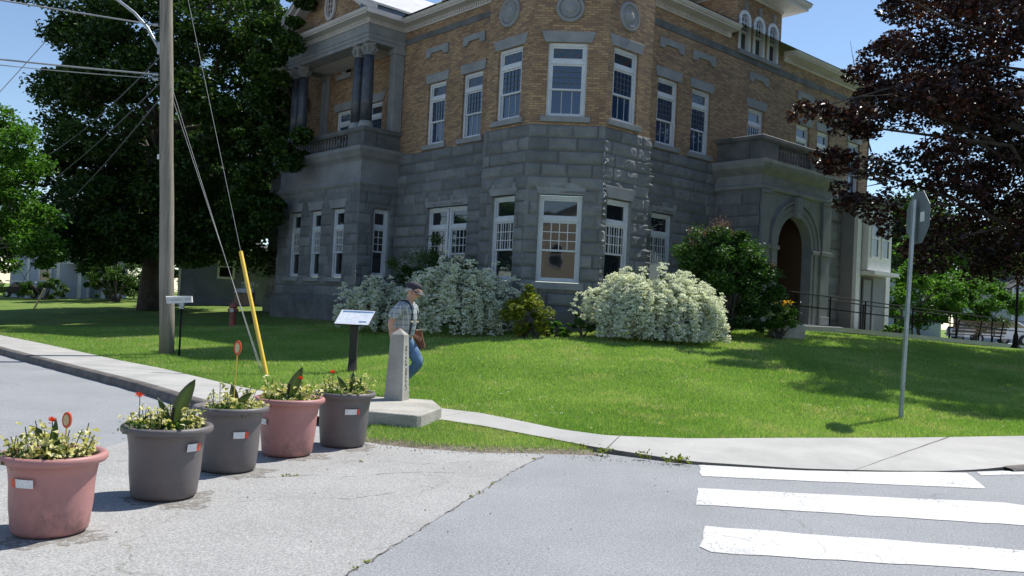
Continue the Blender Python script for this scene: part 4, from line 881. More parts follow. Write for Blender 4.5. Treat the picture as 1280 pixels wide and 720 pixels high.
q0, q1, q2, q3 = P2(3.4, SB0 + DS0 - 0.74), P2(-1.33, SB0 + DS0 - 0.74), P2(-1.33, SB0 + DS1 + 0.74), P2(3.4, SB0 + DS1 + 0.74); zz = 12.27; sm = SB0 + (DS0 + DS1) / 2
rid0, rid1 = P2(0.75, sm, 13.6), P2(3.6, sm, 13.6)
poly_obj('dormer_roof', [[q0 + ZV * zz, q1 + ZV * zz, rid0, rid1], [q1 + ZV * zz, q2 + ZV * zz, rid0], [q2 + ZV * zz, q3 + ZV * zz, rid1, rid0]], MT['slate'])
MT['lead'] = plain('blue_grey_lead', (0.10, 0.14, 0.20), 0.5)
mb = MB(); mb.fbox(FRet(S_R), PO - 0.36, 0.5, 0.0, 0.37, 10.60, 10.80); mb.build('gutter', MT['lead'], LIB)  # blue-grey strip closing the gap between cornice and pediment roof
# small front dormer/chimney above the left cornice
mb = MB(); mb.fbox(FA8, -6.3, -5.7, -1.4, -0.8, 10.7, 13.0); mb.build('chimney', MT['brick'], LIB, uvf=lambda p: ((Vector(p) - L0).dot(-AV) , p[2]))

# ---- entrance portico
EO = -0.82; FE = FB(EO); E0, E1 = 6.03, 10.2; EC = 8.05; FL6 = FLeft(E0)
stone('granite_wall', FL6, -0.8, 0.82, ZB, 5.52, [], 20, 0, 0.0, 0.7, 0, 0)
mb = MB(); mb.quad(FB8(E1, 0, 0.3), FB8(E1, 1.62, 0.3), FB8(E1, 1.62, 5.5), FB8(E1, 0, 5.5)); mb.build('portico_side', MT['granite'], LIB)
hw, zs = 1.0, 3.78
wall('entrance_wall', FE, E0, E1, 0.3, 5.5, [(EC - hw, EC + hw, 1.44, zs + hw)], MT['granite'], depth=0.30)
mb = MB(); n_ = 20; pts = [(EC + hw * math.cos(math.pi * k / n_), zs + hw * math.sin(math.pi * k / n_)) for k in range(n_ + 1)]
for k in range(n_):
    (ua, za), (ub, zb2) = pts[k], pts[k + 1]; zt_ = zs + hw + 0.001
    mb.quad(FE(ua, 0, za), FE(ub, 0, zb2), FE(ub, 0, zt_), FE(ua, 0, zt_)); mb.quad(FE(ua, 0, za), FE(ub, 0, zb2), FE(ub, -0.30, zb2), FE(ua, -0.30, za))
mb.build('arch_spandrel', MT['granite'], LIB)
def archring(r0, r1, n0, n1, name='archivolt'):
    mb = MB(); V = []; n_ = 24
    for k in range(n_ + 1):
        t = math.pi * k / n_
        for rr, nn in ((r1, n0), (r1, n1), (r0, n1), (r0, n0)): V.append(FE(EC + rr * math.cos(t), nn, zs + rr * math.sin(t)))
    mb.add(V, [(i * 4 + k, i * 4 + (k + 1) % 4, (i + 1) * 4 + (k + 1) % 4, (i + 1) * 4 + k) for i in range(n_) for k in range(4)])
    mb.build(name, MT['granite_light'], LIB)
archring(1.0, 1.16, -0.02, 0.03); archring(1.19, 1.34, -0.02, 0.055); archring(1.38, 1.46, -0.02, 0.09)
for sgn in (-1, 1):
    mb = MB()
    for r0, r1, nn in ((1.0, 1.16, 0.03), (1.19, 1.34, 0.055)):
        a_, b_ = sorted((EC + sgn * r0, EC + sgn * r1)); mb.fbox(FE, a_, b_, -0.02, nn, 1.44, 3.70)
    a_, b_ = sorted((EC + sgn * 0.98, EC + sgn * 1.42)); mb.fbox(FE, a_, b_, -0.02, 0.10, 3.66, 3.78)
    bevel(mb.build('jamb', MT['granite_light'], LIB), 0.01)
mb = MB(); mb.prism([FE(EC - 0.14, 0, 4.72), FE(EC + 0.14, 0, 4.72), FE(EC + 0.22, 0, 5.36), FE(EC - 0.22, 0, 5.36)], FE(0, 0.16, 0) - FE(0, 0, 0)); bevel(mb.build('keystone', MT['granite_light'], LIB), 0.02)
for a_, b_ in ((6.03, 6.52), (9.58, 10.2)):
    mb = MB(); mb.fbox(FE, a_, b_, 0, 0.12, 1.44, 1.70); mb.fbox(FE, a_ + 0.04, b_ - 0.04, 0, 0.07, 1.70, 3.66); mb.fbox(FE, a_ - 0.03, b_ + 0.03, 0, 0.13, 3.66, 3.80); mb.fbox(FE, a_ + 0.06, b_ - 0.06, 0, 0.09, 3.80, 5.30); mb.fbox(FE, a_, b_, 0, 0.13, 5.30, 5.40)
    bevel(mb.build('pilaster', MT['granite_light'], LIB), 0.012)
epath = [P2(-0.59, SB0 + E0), P2(-0.59 - 1.62, SB0 + E0), P2(-0.59 - 1.62, SB0 + E1), P2(-0.59, SB0 + E1)]
sweep('entrance_entablature', epath, [(-0.3, 5.40), (0.06, 5.40), (0.10, 5.44), (0.10, 5.52), (0.03, 5.56), (0.03, 5.84), (0.08, 5.88), (0.20, 5.98), (0.26, 6.04), (0.30, 6.16), (0.30, 6.26), (-0.3, 6.28)], MT['granite'])
mb = MB(); mb.add([epath[i] + ZV * 6.26 for i in range(4)], [(0, 1, 2, 3)]); mb.build('balcony_floor', MT['granite_dark'], LIB)
mb = MB(); mb.fbox(FL6, -0.8, 0.36, -0.25, -0.02, 6.26, 6.88); mb.build('parapet', MT['granite_dark'], LIB)
for a_, b_ in ((6.05, 6.96), (8.92, 10.18)):
    mb = MB(); mb.fbox(FE, a_, b_, -0.45, -0.02, 6.26, 6.90); bevel(mb.build('pedestal', MT['granite_dark'], LIB), 0.015)
sweep('balcony_rail', epath, [(-0.34, 6.88), (0.02, 6.88), (0.06, 6.93), (0.06, 7.01), (0.02, 7.04), (-0.34, 7.04)], MT['granite_dark'])
base = MB(); base.fbox(FE, 6.96, 8.92, -0.26, 0.0, 6.28, 6.34); bo = base.build('balustrade', MT['granite_dark'], LIB); balusters(FE, 6.96, 8.92, 12, 6.34, bo)
# carved frieze lettering field, kept plain relief mouldings
mb = MB(); mb.fbox(FE, 6.7, 9.5, 0.03, 0.045, 5.62, 5.80); mb.build('frieze_panel', MT['granite_light'], LIB)
# vestibule
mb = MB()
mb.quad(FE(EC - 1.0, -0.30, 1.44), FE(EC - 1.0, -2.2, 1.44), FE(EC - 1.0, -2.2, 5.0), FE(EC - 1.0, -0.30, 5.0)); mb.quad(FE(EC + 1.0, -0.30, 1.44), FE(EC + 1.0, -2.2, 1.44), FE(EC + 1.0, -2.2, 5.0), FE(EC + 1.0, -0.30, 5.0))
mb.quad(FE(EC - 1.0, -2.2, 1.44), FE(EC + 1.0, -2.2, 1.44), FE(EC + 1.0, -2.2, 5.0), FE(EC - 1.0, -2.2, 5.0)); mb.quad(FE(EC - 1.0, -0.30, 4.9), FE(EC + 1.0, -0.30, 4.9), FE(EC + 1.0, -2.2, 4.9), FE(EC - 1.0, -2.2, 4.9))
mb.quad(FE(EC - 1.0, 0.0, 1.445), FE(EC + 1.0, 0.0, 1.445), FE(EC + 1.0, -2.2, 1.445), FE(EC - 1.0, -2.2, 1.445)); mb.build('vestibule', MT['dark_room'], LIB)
mb = MB(); mb.fbox(FE, EC - 0.85, EC - 0.02, -2.15, -2.08, 1.46, 3.6); mb.fbox(FE, EC + 0.02, EC + 0.85, -2.15, -2.08, 1.46, 3.6)
for k in (-1, 1):
    for z0_ in (1.65, 2.6): mb.fbox(FE, EC + k * 0.44 - 0.28, EC + k * 0.44 + 0.28, -2.08, -2.06, z0_, z0_ + 0.75)
dr = mb.build('door', MT['door_wood'], LIB)
mb = MB(); mb.fbox(FE, EC - 0.10, EC - 0.07, -2.06, -2.0, 2.4, 2.7); mb.build('door_handle', MT['galv'], dr)
mb = MB(); mb.fbox(FE, 5.9, 10.4, 0.0, 0.55, 0.6, 1.40); bevel(mb.build('entrance_step', MT['granite'], LIB), 0.02)

MT['tan'] = plain('cream_disc', (0.62, 0.48, 0.28), 0.6)

# ================================================================= vegetation
def unit(v): return v / (np.linalg.norm(v, axis=1)[:, None] + 1e-9)
def leaf_arrays(P, size, rng, up=0.6, aspect=0.55, D=None, droop=0.0):
    """one folded leaf (two triangles pairs) per point"""
    n_ = len(P); s_ = size * rng.uniform(0.65, 1.35, n_)[:, None]
    d = rng.normal(size=(n_, 3)); d[:, 2] = d[:, 2] * 0.5 - droop
    if D is not None: d = d * 0.6 + D
    d = unit(d); nn = rng.normal(size=(n_, 3)); nn[:, 2] += up * 2; nn = unit(nn - d * (nn * d).sum(1)[:, None])
    s2 = np.cross(d, nn); fold = rng.uniform(0.05, 0.3, n_)[:, None]
    base = P - d * s_ * 0.5; tip = P + d * s_ * 0.5 - nn * s_ * 0.12
    mid = P - d * s_ * 0.05
    l_ = mid + s2 * s_ * aspect * 0.5 + nn * s_ * fold; r_ = mid - s2 * s_ * aspect * 0.5 + nn * s_ * fold
    V = np.stack([base, l_, tip, r_], 1).reshape(-1, 3)
    k = np.arange(n_)[:, None] * 4; Fc = np.concatenate([np.hstack([k, k + 2, k + 1]), np.hstack([k, k + 3, k + 2])])
    return V, Fc
def leaves(name, P, size, mat, parent, rng, tone=None, up=0.6, aspect=0.55, D=None, droop=0.0, loc=(0, 0, 0)):
    P = np.asarray(P) - np.array(loc)
    V, Fc = leaf_arrays(P, size, rng, up, aspect, D, droop)
    t = rng.uniform(0, 1, len(P)) if tone is None else np.clip(tone, 0, 1)
    return np_mesh(name, V, Fc, MT[mat], parent, {'tone': np.repeat(t, 4)})
def ball_points(C, Rr, n_, rng, shell=0.55, flat=0.75):
    """points in clumps: C (m,3), Rr (m,)"""
    m_ = len(C); k = rng.integers(0, m_, n_); d = unit(rng.normal(size=(n_, 3)))
    r = Rr[k] * (shell + (1 - shell) * rng.uniform(0, 1, n_)) * rng.uniform(0.5, 1.0, n_) ** 0.35
    p = d * r[:, None]; p[:, 2] *= flat
    return C[k] + p, k
def limb_tree(P0, tips, r0, rng, mat, parent, loc, trunk_top, name='trunk', fork=5, fl=0.16):
    """trunk then limbs reaching to given tip points"""
    mb = MB(); P0 = np.array(P0, float); T = np.array(trunk_top, float); loc = np.array(loc)
    pts = []
    for t in np.linspace(0, 1, 7):
        p = P0 * (1 - t) + T * t + rng.normal(size=3) * 0.05 * (0 < t < 1); pts.append(p - loc)
    mb.tube(pts, [r0 * (1.35 if i == 0 else 1 - 0.42 * i / 6) for i in range(7)], 12)
    o = mb.build(name, MT[mat], parent); 
    for q in o.data.polygons: q.use_smooth = True
    mb = MB()
    for tp in tips:
        tp = np.array(tp); t0 = rng.uniform(0.45, 1.0); a = P0 * (1 - t0) + T * t0; L = np.linalg.norm(tp - a)
        mid = a * 0.5 + tp * 0.5 + np.array([0, 0, L * 0.12]) + rng.normal(size=3) * L * 0.06
        pp = [a - loc, (a * 0.6 + mid * 0.4 + rng.normal(size=3) * 0.04 * L) - loc, mid - loc, (mid * 0.4 + tp * 0.6 + rng.normal(size=3) * 0.03 * L) - loc, tp - loc]
        mb.tube(pp, [r0 * 0.34, r0 * 0.26, r0 * 0.17, r0 * 0.09, 0.012], 7)
        for _ in range(fork):
            t1 = rng.uniform(0.35, 0.95); b_ = mid * (1 - t1) + tp * t1; e_ = b_ + rng.normal(size=3) * L * fl
            mb.tube([b_ - loc, (b_ + e_) / 2 + rng.normal(size=3) * 0.05 - loc, e_ - loc], [r0 * 0.08, r0 * 0.05, 0.008], 5)
    mb.build('limb', MT[mat], parent)
def gthing(name, label, cat, x, y, group=None, dz=0.0):
    return thing(name, label, cat, (x, y, gz(x, y) + dz), 0, group)

# ---- big dark tree left
rng = np.random.default_rng(7)
bx, by = -15.0, 35.6; bz = gz(bx, by)
T1 = gthing('broadleaf_tree', 'huge dark green broadleaf tree with a thick trunk behind the utility pole', 'tree', bx, by); loc = np.array(T1.location)
C = []; 
while len(C) < 330:
    d = rng.normal(size=3); d /= np.linalg.norm(d); r = rng.uniform(0.35, 1) ** 0.45
    c = np.array([bx + 0.75, by, 9.3]) + d * r * np.array([4.9, 5.4, 7.4])
    low = 3.1 + 0.5 * math.sin(c[0] * 1.3) 
    if c[2] < low: continue
    C.append(c)
for _ in range(46): C.append(np.array([rng.uniform(-18.8, -9.9), rng.uniform(31.5, 34.5), rng.uniform(2.7, 4.2)]))
# side lobes seen against the sky and the wall
for c in ((-19.3, 34.5, 13.6), (-20.3, 34, 13.4), (-17.9, 34, 11.2), (-17.8, 34.2, 9.6), (-18.6, 34.6, 7.7), (-19.2, 34.4, 6.4), (-19.3, 34.5, 5.0), (-9.6, 33.4, 12.5), (-9.3, 33.0, 10.8), (-9.5, 32.8, 9.4), (-9.3, 32.6, 7.8), (-9.4, 32.8, 6.6), (-18.9, 33.5, 4.0), (-18.2, 33.0, 3.5), (-11.6, 32.4, 3.6), (-10.2, 32.4, 5.2), (-10.3, 32.6, 4.3)):
    for _ in range(3): C.append(np.array(c) + rng.normal(size=3) * 0.45)
for c in ((-7.9, 28.9, 12.6), (-7.7, 28.7, 11.6), (-8.4, 29.3, 10.8), (-8.9, 29.8, 9.8), (-9.0, 29.9, 8.6), (-8.6, 29.6, 7.4), (-8.0, 29.2, 6.5), (-7.6, 28.9, 6.6), (-9.2, 30.0, 6.0), (-9.4, 30.2, 4.9), (-9.6, 30.4, 3.9), (-9.0, 29.6, 12.6), (-9.6, 30.3, 11.4), (-9.8, 30.6, 10), (-9.9, 30.8, 8), (-10, 31, 6.6), (-10.2, 31, 5), (-8.9, 30.0, 5.2), (-9.0, 30.0, 4.2), (-8.5, 29.6, 9.2), (-8.1, 29.2, 9.9), (-7.7, 28.8, 7.2)):
    for _ in range(2): C.append(np.array(c) + rng.normal(size=3) * 0.3)
C = np.array(C); Rr = rng.uniform(0.55, 1.25, len(C)); Rr[-44:] = rng.uniform(0.35, 0.7, 44)
P, k = ball_points(C, Rr, 185000, rng, 0.5, 0.6)
tone = rng.uniform(0, 0.75, len(P)) + 0.25 * rng.uniform(0, 1, len(C))[k]
leaves('crown', P, 0.17, 'leaf_dark', T1, rng, tone, 0.7, 0.7, loc=loc)
limb_tree((bx, by, bz - 0.1), C[rng.choice(330, 30)], 0.40, rng, 'bark', T1, loc, (bx + 0.1, by, 8.5), fl=0.07)

# ---- bright tree at the left edge
rng = np.random.default_rng(11)
x0, y0 = -17.9, 26.5
T2 = gthing('leafy_tree', 'sunlit bright green tree at the left edge reaching over the parked vehicle', 'tree', x0, y0); loc = np.array(T2.location)
C = []
while len(C) < 120:
    d = rng.normal(size=3); d /= np.linalg.norm(d); r = rng.uniform(0.3, 1) ** 0.5
    c = np.array([x0 + 0.4, y0, 4.6]) + d * r * np.array([2.6, 2.4, 2.8]); 
    if c[2] < 1.7: continue
    C.append(c)
for c in ((-14.2, 25.7, 2.6), (-13.9, 25.7, 2.35), (-14.6, 25.7, 3.0), (-14.3, 25.9, 3.6), (-14.9, 25.5, 5.6)): C += [np.array(c) + rng.normal(size=3) * 0.2 for _ in range(3)]
C += [np.array([rng.uniform(-18.5, -15.2), 26 + rng.uniform(-1.5, 1), rng.uniform(1.1, 2.6)]) for _ in range(22)]
C = np.array(C); Rr = rng.uniform(0.35, 0.75, len(C)); P, k = ball_points(C, Rr, 52000, rng, 0.45, 0.6)
leaves('crown', P, 0.13, 'leaf_bright', T2, rng, rng.uniform(0, .7, len(P)) + .3 * rng.uniform(0, 1, len(C))[k], 0.7, 0.6, loc=loc)
limb_tree((x0, y0, loc[2] - 0.1), C[rng.choice(len(C), 16)], 0.2, rng, 'bark', T2, loc, (x0, y0, 4.2))

# ---- red maple right
rng = np.random.default_rng(23)
KS = 1.10; mx, my = 14.6 * KS, 21.2 * KS
T3 = gthing('copper_maple', 'dark purple red maple overhanging the lawn on the right', 'tree', mx, my); loc = np.array(T3.location)
zl = [2.4, 2.9, 3.3, 4.0, 4.6, 4.9, 5.3, 5.8, 6.25, 6.5, 6.8, 7.1, 7.6, 8.1, 8.8, 9.5, 12.5, 14.0]
xl = [10.8, 9.3, 8.6, 7.9, 7.35, 7.15, 7.6, 7.2, 6.75, 7.0, 7.9, 8.5, 8.9, 8.6, 8.25, 8.4, 10.0, 12.5]
C = []; cen = np.array([13.4, 20.4, 7.8])
while len(C) < 300:
    d = rng.normal(size=3); d /= np.linalg.norm(d); r = rng.uniform(0.15, 1) ** 0.55
    c = cen + d * r * np.array([6.8, 5.2, 6.0]); dep = c[1] / 20.0
    lim = np.interp(c[2], zl, xl) * (0.55 + 0.45 * dep)
    if c[2] < 3.0 + 0.25 * math.sin(c[0] * 2.1) or c[0] < lim + 0.45: continue
    C.append(c)
for c in ((6.35, 19.0, 6.30), (6.7, 19.0, 6.22), (7.1, 19.1, 6.30), (7.5, 19.3, 6.1), (6.95, 19.3, 5.35), (7.35, 19.3, 5.2), (7.2, 19.2, 4.7), (7.6, 19.3, 4.2), (8.2, 19.4, 3.75), (8.9, 19.2, 3.2), (9.4, 19.2, 3.0), (7.9, 19.4, 5.7), (8.1, 19.4, 7.3), (7.95, 19.3, 6.9), (8.6, 19.5, 8.0), (8.2, 19.2, 8.7), (8.4, 19.2, 9.3), (7.0, 19.2, 5.9)):
    C += [np.array(c) + rng.normal(size=3) * 0.16 for _ in range(2)]
C = np.array(C); Rr = rng.uniform(0.4, 0.95, len(C)); Rr[300:] = rng.uniform(0.22, 0.42, len(C) - 300)
C[:, :2] *= KS; C[:, 2] = 1.5 + (C[:, 2] - 1.5) * KS; Rr *= KS
wts = Rr ** 2; wts /= wts.sum(); n_ = 125000; kk = rng.choice(len(C), n_, p=wts)
d = unit(rng.normal(size=(n_, 3))); rr_ = Rr[kk] * rng.uniform(0.3, 1.0, n_) ** 0.5; d[:, 2] *= 0.62; P = C[kk] + d * rr_[:, None]
leaves('crown', P, 0.125, 'leaf_red', T3, rng, rng.uniform(0, .72, n_) + .3 * rng.uniform(0, 1, len(C))[kk] ** 2, 0.7, 0.8, loc=loc)
limb_tree((mx, my, loc[2] - 0.1), C[np.r_[rng.choice(300, 26), [300, 302, 308, 312, 318, 324, 330]]], 0.30, rng, 'bark', T3, loc, (mx - 0.2, my, 7.6), fork=4, fl=0.06)
# bare twigs poking above the roof behind
rng = np.random.default_rng(3)
TB = thing('bare_sapling', 'thin bare dead treetop poking up beyond the roof edge', 'tree', (17.2, 42.0, 0.9))
mb = MB(); mb.tube([(0, 0, 0), (-0.1, 0, 6), (0, 0, 10.5)], [0.14, 0.1, 0.05], 7)
mb.build('trunk', MT['bark'], TB); mb = MB()
for a in ((-1.1, 14.6), (-0.75, 13.0), (0.15, 14.2), (0.5, 12.4), (-0.2, 12.6), (-1.4, 12.6), (0.8, 12.0)):
    mb.tube([(0, 0, 10.0 + rng.uniform(-0.6, 0.4)), (a[0] * 0.55, 0.1, 10 + (a[1] - 10) * 0.5), (a[0], 0, a[1])], [0.04, 0.025, 0.008], 5)
    mb.tube([(a[0] * 0.55, 0.1, 10 + (a[1] - 10) * 0.5), (a[0] * 0.55 + rng.uniform(-.6, .6), 0, 10 + (a[1] - 10) * 0.85)], [0.018, 0.006], 5)
mb.build('limb', MT['bark'], TB)

# ---- far backdrop woods and distant trees
def simple_tree(x, y, h, rx, mat, label, rng, n_=9000, size=0.3, group=None, zb=None, name='broadleaf_tree', low=0.25, ry=None, ncl=42):
    t = gthing(name, label, 'tree', x, y, group); loc = np.array(t.location); zg = loc[2]
    C = []; ry = ry or rx * 0.9
    while len(C) < ncl:
        d = rng.normal(size=3); d /= np.linalg.norm(d); r = rng.uniform(0.2, 1) ** 0.5
        c = np.array([x, y, zg + h * (0.5 + low / 2)]) + d * r * np.array([rx, ry, h * (0.5 - low / 2)]) * 0.88; C.append(c)
    C = np.array(C); Rr = rng.uniform(0.16, 0.36, len(C)) * min(rx, h * 0.5); P, k = ball_points(C, Rr, n_, rng, 0.4, 0.7)
    leaves('crown', P, size, mat, t, rng, rng.uniform(0, .7, n_) + .3 * rng.uniform(0, 1, len(C))[k], 0.7, 0.65, loc=loc)
    limb_tree((x, y, zg - 0.1), C[rng.choice(len(C), 9)], max(0.06, h * 0.022), rng, 'bark', t, loc, (x, y, zg + h * 0.5), fork=2)
    return t
rng = np.random.default_rng(31)
simple_tree(-41, 62, 8, 6, 'leaf_bright', 'pale green tree far behind the bright tree at the left edge', rng, 14000, 0.34)
simple_tree(-21.4, 46, 5.0, 2.4, 'leaf_dark', 'low dark bushy tree right of the white house porch', rng, 10000, 0.2, low=0.02)
simple_tree(-24.0, 58, 8, 4.0, 'leaf_dark', 'dark rounded tree standing behind the white house', rng, 9000, 0.28)
simple_tree(-16.5, 47, 4.5, 2.6, 'leaf_dark', 'low dark tree just left of the huge trunk', rng, 9000, 0.2, low=0.05)
simple_tree(-19.5, 54, 9, 4.5, 'leaf_dark', 'dark tree filling the gap behind the huge tree', rng, 11000, 0.3)
simple_tree(-21, 60, 14, 7, 'leaf_dark', 'tall dark tree whose crown fills the gaps behind the huge tree', rng, 16000, 0.36)
simple_tree(-12.5, 52, 12, 5.5, 'leaf_dark', 'dark tree behind the pale wing beyond the huge tree', rng, 11000, 0.3)
simple_tree(17.3, 36.2, 3.7, 2.3, 'leaf_bright', 'small bright green tree behind the railing left of the bench', rng, 13000, 0.12, 'small green trees behind the ramp', low=0.1, ry=1.3, ncl=50)
simple_tree(20.4, 37.5, 3.4, 2.2, 'leaf_bright', 'small bright green tree directly behind the slatted bench', rng, 12000, 0.12, 'small green trees behind the ramp', low=0.22, ry=1.3, ncl=45)
simple_tree(27, 52, 7.5, 4.0, 'leaf_bright', 'green tree beyond the parking lot at the right edge', rng, 9000, 0.28)
simple_tree(30, 66, 12, 6.5, 'leaf_dark', 'tall dark tree behind the maple crown on the right', rng, 12000, 0.35)
simple_tree(44, 70, 13, 7, 'leaf_dark', 'broad dark tree outermost on the right skyline', rng, 12000, 0.35)

# ---- shrubs
def shrub(name, label, x, y, rx, ry, h, mat, n_, size, rng, stems=14, flowers=None, up=0.6, ncl=40, group=None, cat='shrub', lowz=0.1, aspect=0.55, extra=()):
    t = gthing(name, label, cat, x, y, group); loc = np.array(t.location); zg = loc[2]; C = []; ph = rng.uniform(0, 6.28, 4)
    while len(C) < ncl:
        d = rng.normal(size=3); d /= np.linalg.norm(d); d[2] = abs(d[2]) if rng.uniform() < 0.35 else d[2]; r = rng.uniform(0.3, 1) ** 0.5; az_ = math.atan2(d[1], d[0]); r *= 1 + 0.14 * math.sin(3 * az_ + ph[0]) + 0.12 * math.sin(5 * az_ + 4 * d[2] + ph[1]) + (0.22 if rng.uniform() < 0.15 else 0)
        c = np.array([x, y, zg + h * 0.42]) + d * r * np.array([rx, ry, h * 0.5]) * 0.9
        if c[2] < gz(c[0], c[1]) + lowz * h: continue
        C.append(c)
    C += [np.array(c) for c in extra]
    C = np.array(C); Rr = rng.uniform(0.08, 0.27, len(C)) * min(h, 2.2) * 0.85; P, k = ball_points(C, Rr, n_, rng, 0.35, 0.75)
    leaves('foliage', P, size, mat, t, rng, rng.uniform(0, .7, n_) + .3 * rng.uniform(0, 1, len(C))[k], up, aspect, loc=loc)
    mb = MB()
    for i in range(stems):
        c = C[rng.integers(len(C))] - loc; mb.tube([(rng.uniform(-.12, .12), rng.uniform(-.12, .12), -0.1), tuple(c * np.array([.45, .45, .6])), tuple(c)], [0.03, 0.018, 0.006], 5)
    mb.build('stem', MT['bark'], t)
    return t, C, loc
def spirea(label, x, y, rx, ry, h, rng, narc=150, lump=0.10, group='white flowering shrubs against the library'):
    """fountain of arching branches carrying white flower heads"""
    t = gthing('flowering_shrub', label, 'shrub', x, y, group); loc = np.array(t.location); zg = loc[2]
    FP = []; LP = []; mb = MB(); cl_t = []; FD = []; ph = rng.uniform(0, 6, 4)
    for i in range(narc):
        ang = rng.uniform(0, 2 * math.pi); reach = rng.uniform(0.25, 1.0) ** 0.6; hh = h * rng.uniform(0.80, 1.05) * (1.0 - 0.28 * reach ** 2) if rng.uniform() < 0.6 else h * rng.uniform(0.35, 0.8)
        q_ = 1 + lump * math.sin(ang * 3 + ph[0]) + lump * math.sin(ang * 5 + ph[1]); reach *= rng.uniform(0.88, 1.05) * q_; ex, ey = math.cos(ang) * rx * reach, math.sin(ang) * ry * reach; hh *= rng.uniform(0.86, 1.12); dz_end = rng.uniform(0.0, 0.5) * hh
        if i % 5 == 0: ang = -math.pi / 2 + rng.uniform(-1.1, 1.1); hh = h * rng.uniform(0.25, 0.6); reach = rng.uniform(0.75, 1.02); ex, ey = math.cos(ang) * rx * reach, math.sin(ang) * ry * reach; dz_end = 0.04
        pts = []
        for s_ in np.linspace(0, 1, 9):
            hor = min(1.0, s_ / 0.78) ** 0.95; z = hh * math.sin(min(1, s_ / 0.62) * math.pi / 2) if s_ < 0.62 else hh - (hh - dz_end) * ((s_ - 0.62) / 0.38) ** 1.6
            pts.append(np.array([ex * hor, ey * hor, z]))
        if i % 3 == 0: mb.tube([tuple(p) for p in pts], [0.012] * 3 + [0.008] * 3 + [0.004] * 3, 4)
        pts = np.array(pts); n_f = int(rng.integers(12, 40))
        tt = rng.uniform(rng.uniform(0.35, 0.7), 1.0, n_f); P = np.stack([np.interp(tt, np.linspace(0, 1, 9), pts[:, j]) for j in range(3)], 1)
        P += rng.normal(size=P.shape) * np.array([0.035, 0.035, 0.028]); FP.append(P); FD.append(np.repeat([[ex / rx, ey / ry, -0.3]], n_f, 0))
        tl_ = rng.uniform(0.15, 1.0, 16); P = np.stack([np.interp(tl_, np.linspace(0, 1, 9), pts[:, j]) for j in range(3)], 1) + rng.normal(size=(16, 3)) * 0.07; LP.append(P)
    mb.build('stem', MT['bark'], t)
    FP = np.concatenate(FP); FP[:, 2] = np.maximum(FP[:, 2], 0.04)
    k = rng.uniform(0, 1, len(FP)) < 0.93; FP = FP[k]
    # each flower head is a small dome of petals
    nh = 14; Q = np.repeat(FP, nh, 0); d = unit(rng.normal(size=Q.shape)); d[:, 2] = np.abs(d[:, 2]) * 0.8; Q = Q + d * rng.uniform(0.03, 0.065, (len(Q), 1))
    leaves('blossom', Q, 0.038, 'petal_white', t, rng, None, 0.9, 0.9)
    LPp = np.concatenate(LP); LPp[:, 2] = np.maximum(LPp[:, 2], 0.06); 
    leaves('foliage', LPp, 0.055, 'leaf_shrub', t, rng, None, 0.6, 0.5)
    return t
rng = np.random.default_rng(41)
spirea('large white flowering shrub in full sun right of the bay windows', 3.46, 20.35, 1.76, 1.15, 1.66, rng, 420, 0.09)
spirea('broad shaded white flowering shrub right behind the man in the cap', -1.25, 21.5, 1.50, 1.0, 1.90, rng, 200, 0.13)
spirea('smaller shaded white flowering shrub at the far left beside the narrow window', -3.55, 22.8, 0.95, 0.8, 1.50, rng, 100, 0.15)
shrub('evergreen_shrub', 'tall dark feathery green shrub covering the double window', -2.1, 24.3, 1.45, 0.8, 2.7, 'leaf_shrub', 16000, 0.07, rng, ncl=46, aspect=0.3)
shrub('golden_shrub', 'yellow green shrub between the white flowering shrubs', 0.30, 20.25, 0.62, 0.5, 1.30, 'leaf_yellow', 5600, 0.075, rng, ncl=26)
shrub('golden_shrub', 'low yellowing leafy shrub at the foot of the taller golden one', 0.62, 20.2, 0.42, 0.4, 0.55, 'leaf_yellow', 1700, 0.07, rng, ncl=16)
shrub('perennial_plant', 'low bright green perennial clump below the big centre window', 1.12, 20.3, 0.33, 0.3, 0.50, 'leaf_bright', 1300, 0.07, rng, ncl=12, cat='plant', stems=6)
shrub('perennial_plant', 'dark low clump tucked against the left side of the sunny white shrub', 1.72, 20.3, 0.40, 0.35, 0.55, 'leaf_shrub', 1500, 0.06, rng, ncl=12, cat='plant', stems=6)
tl_, CL, locL = shrub('lilac_shrub', 'large leafy lilac with faded pink flower tips left of the arched entrance', 5.70, 22.5, 1.38, 1.0, 3.0, 'leaf_lilac', 25000, 0.10, rng, stems=26, ncl=95, aspect=0.62, lowz=0.02, extra=[(4.65, 22.2, 3.3), (4.8, 22.2, 3.6), (5.1, 22.2, 3.65), (5.35, 22.2, 3.7), (4.5, 22.2, 2.9), (4.6, 22.3, 2.4), (4.75, 22.2, 3.1), (5.6, 22.3, 3.5), (5.9, 22.3, 3.2), (6.3, 22.3, 3.0), (6.7, 22.3, 2.7), (6.9, 22.2, 2.3), (6.9, 22.2, 1.8), (5.2, 21.9, 1.5), (5.8, 21.8, 1.4), (6.3, 21.9, 1.4)])
Pp = []
for c in ((4.75, 22.1, 3.72), (5.0, 22.1, 3.80), (5.3, 22.1, 3.85), (4.6, 22.1, 3.4), (5.6, 22.2, 3.6), (6.6, 22.1, 2.85), (5.45, 22.1, 3.75)):
    for _ in range(3): 
        q = np.array(c) + rng.normal(size=3) * 0.12; Pp.append(q + rng.normal(size=(24, 3)) * np.array([0.045, 0.045, 0.08]))
leaves('blossom', np.concatenate(Pp), 0.04, 'petal_pink', tl_, rng, None, 0.5, 0.8, loc=locL)
shrub('spreading_shrub', 'light green spreading shrub beside the concrete planter near the entrance', 7.05, 22.3, 0.55, 0.45, 0.85, 'leaf_bright', 2200, 0.08, rng, ncl=18)
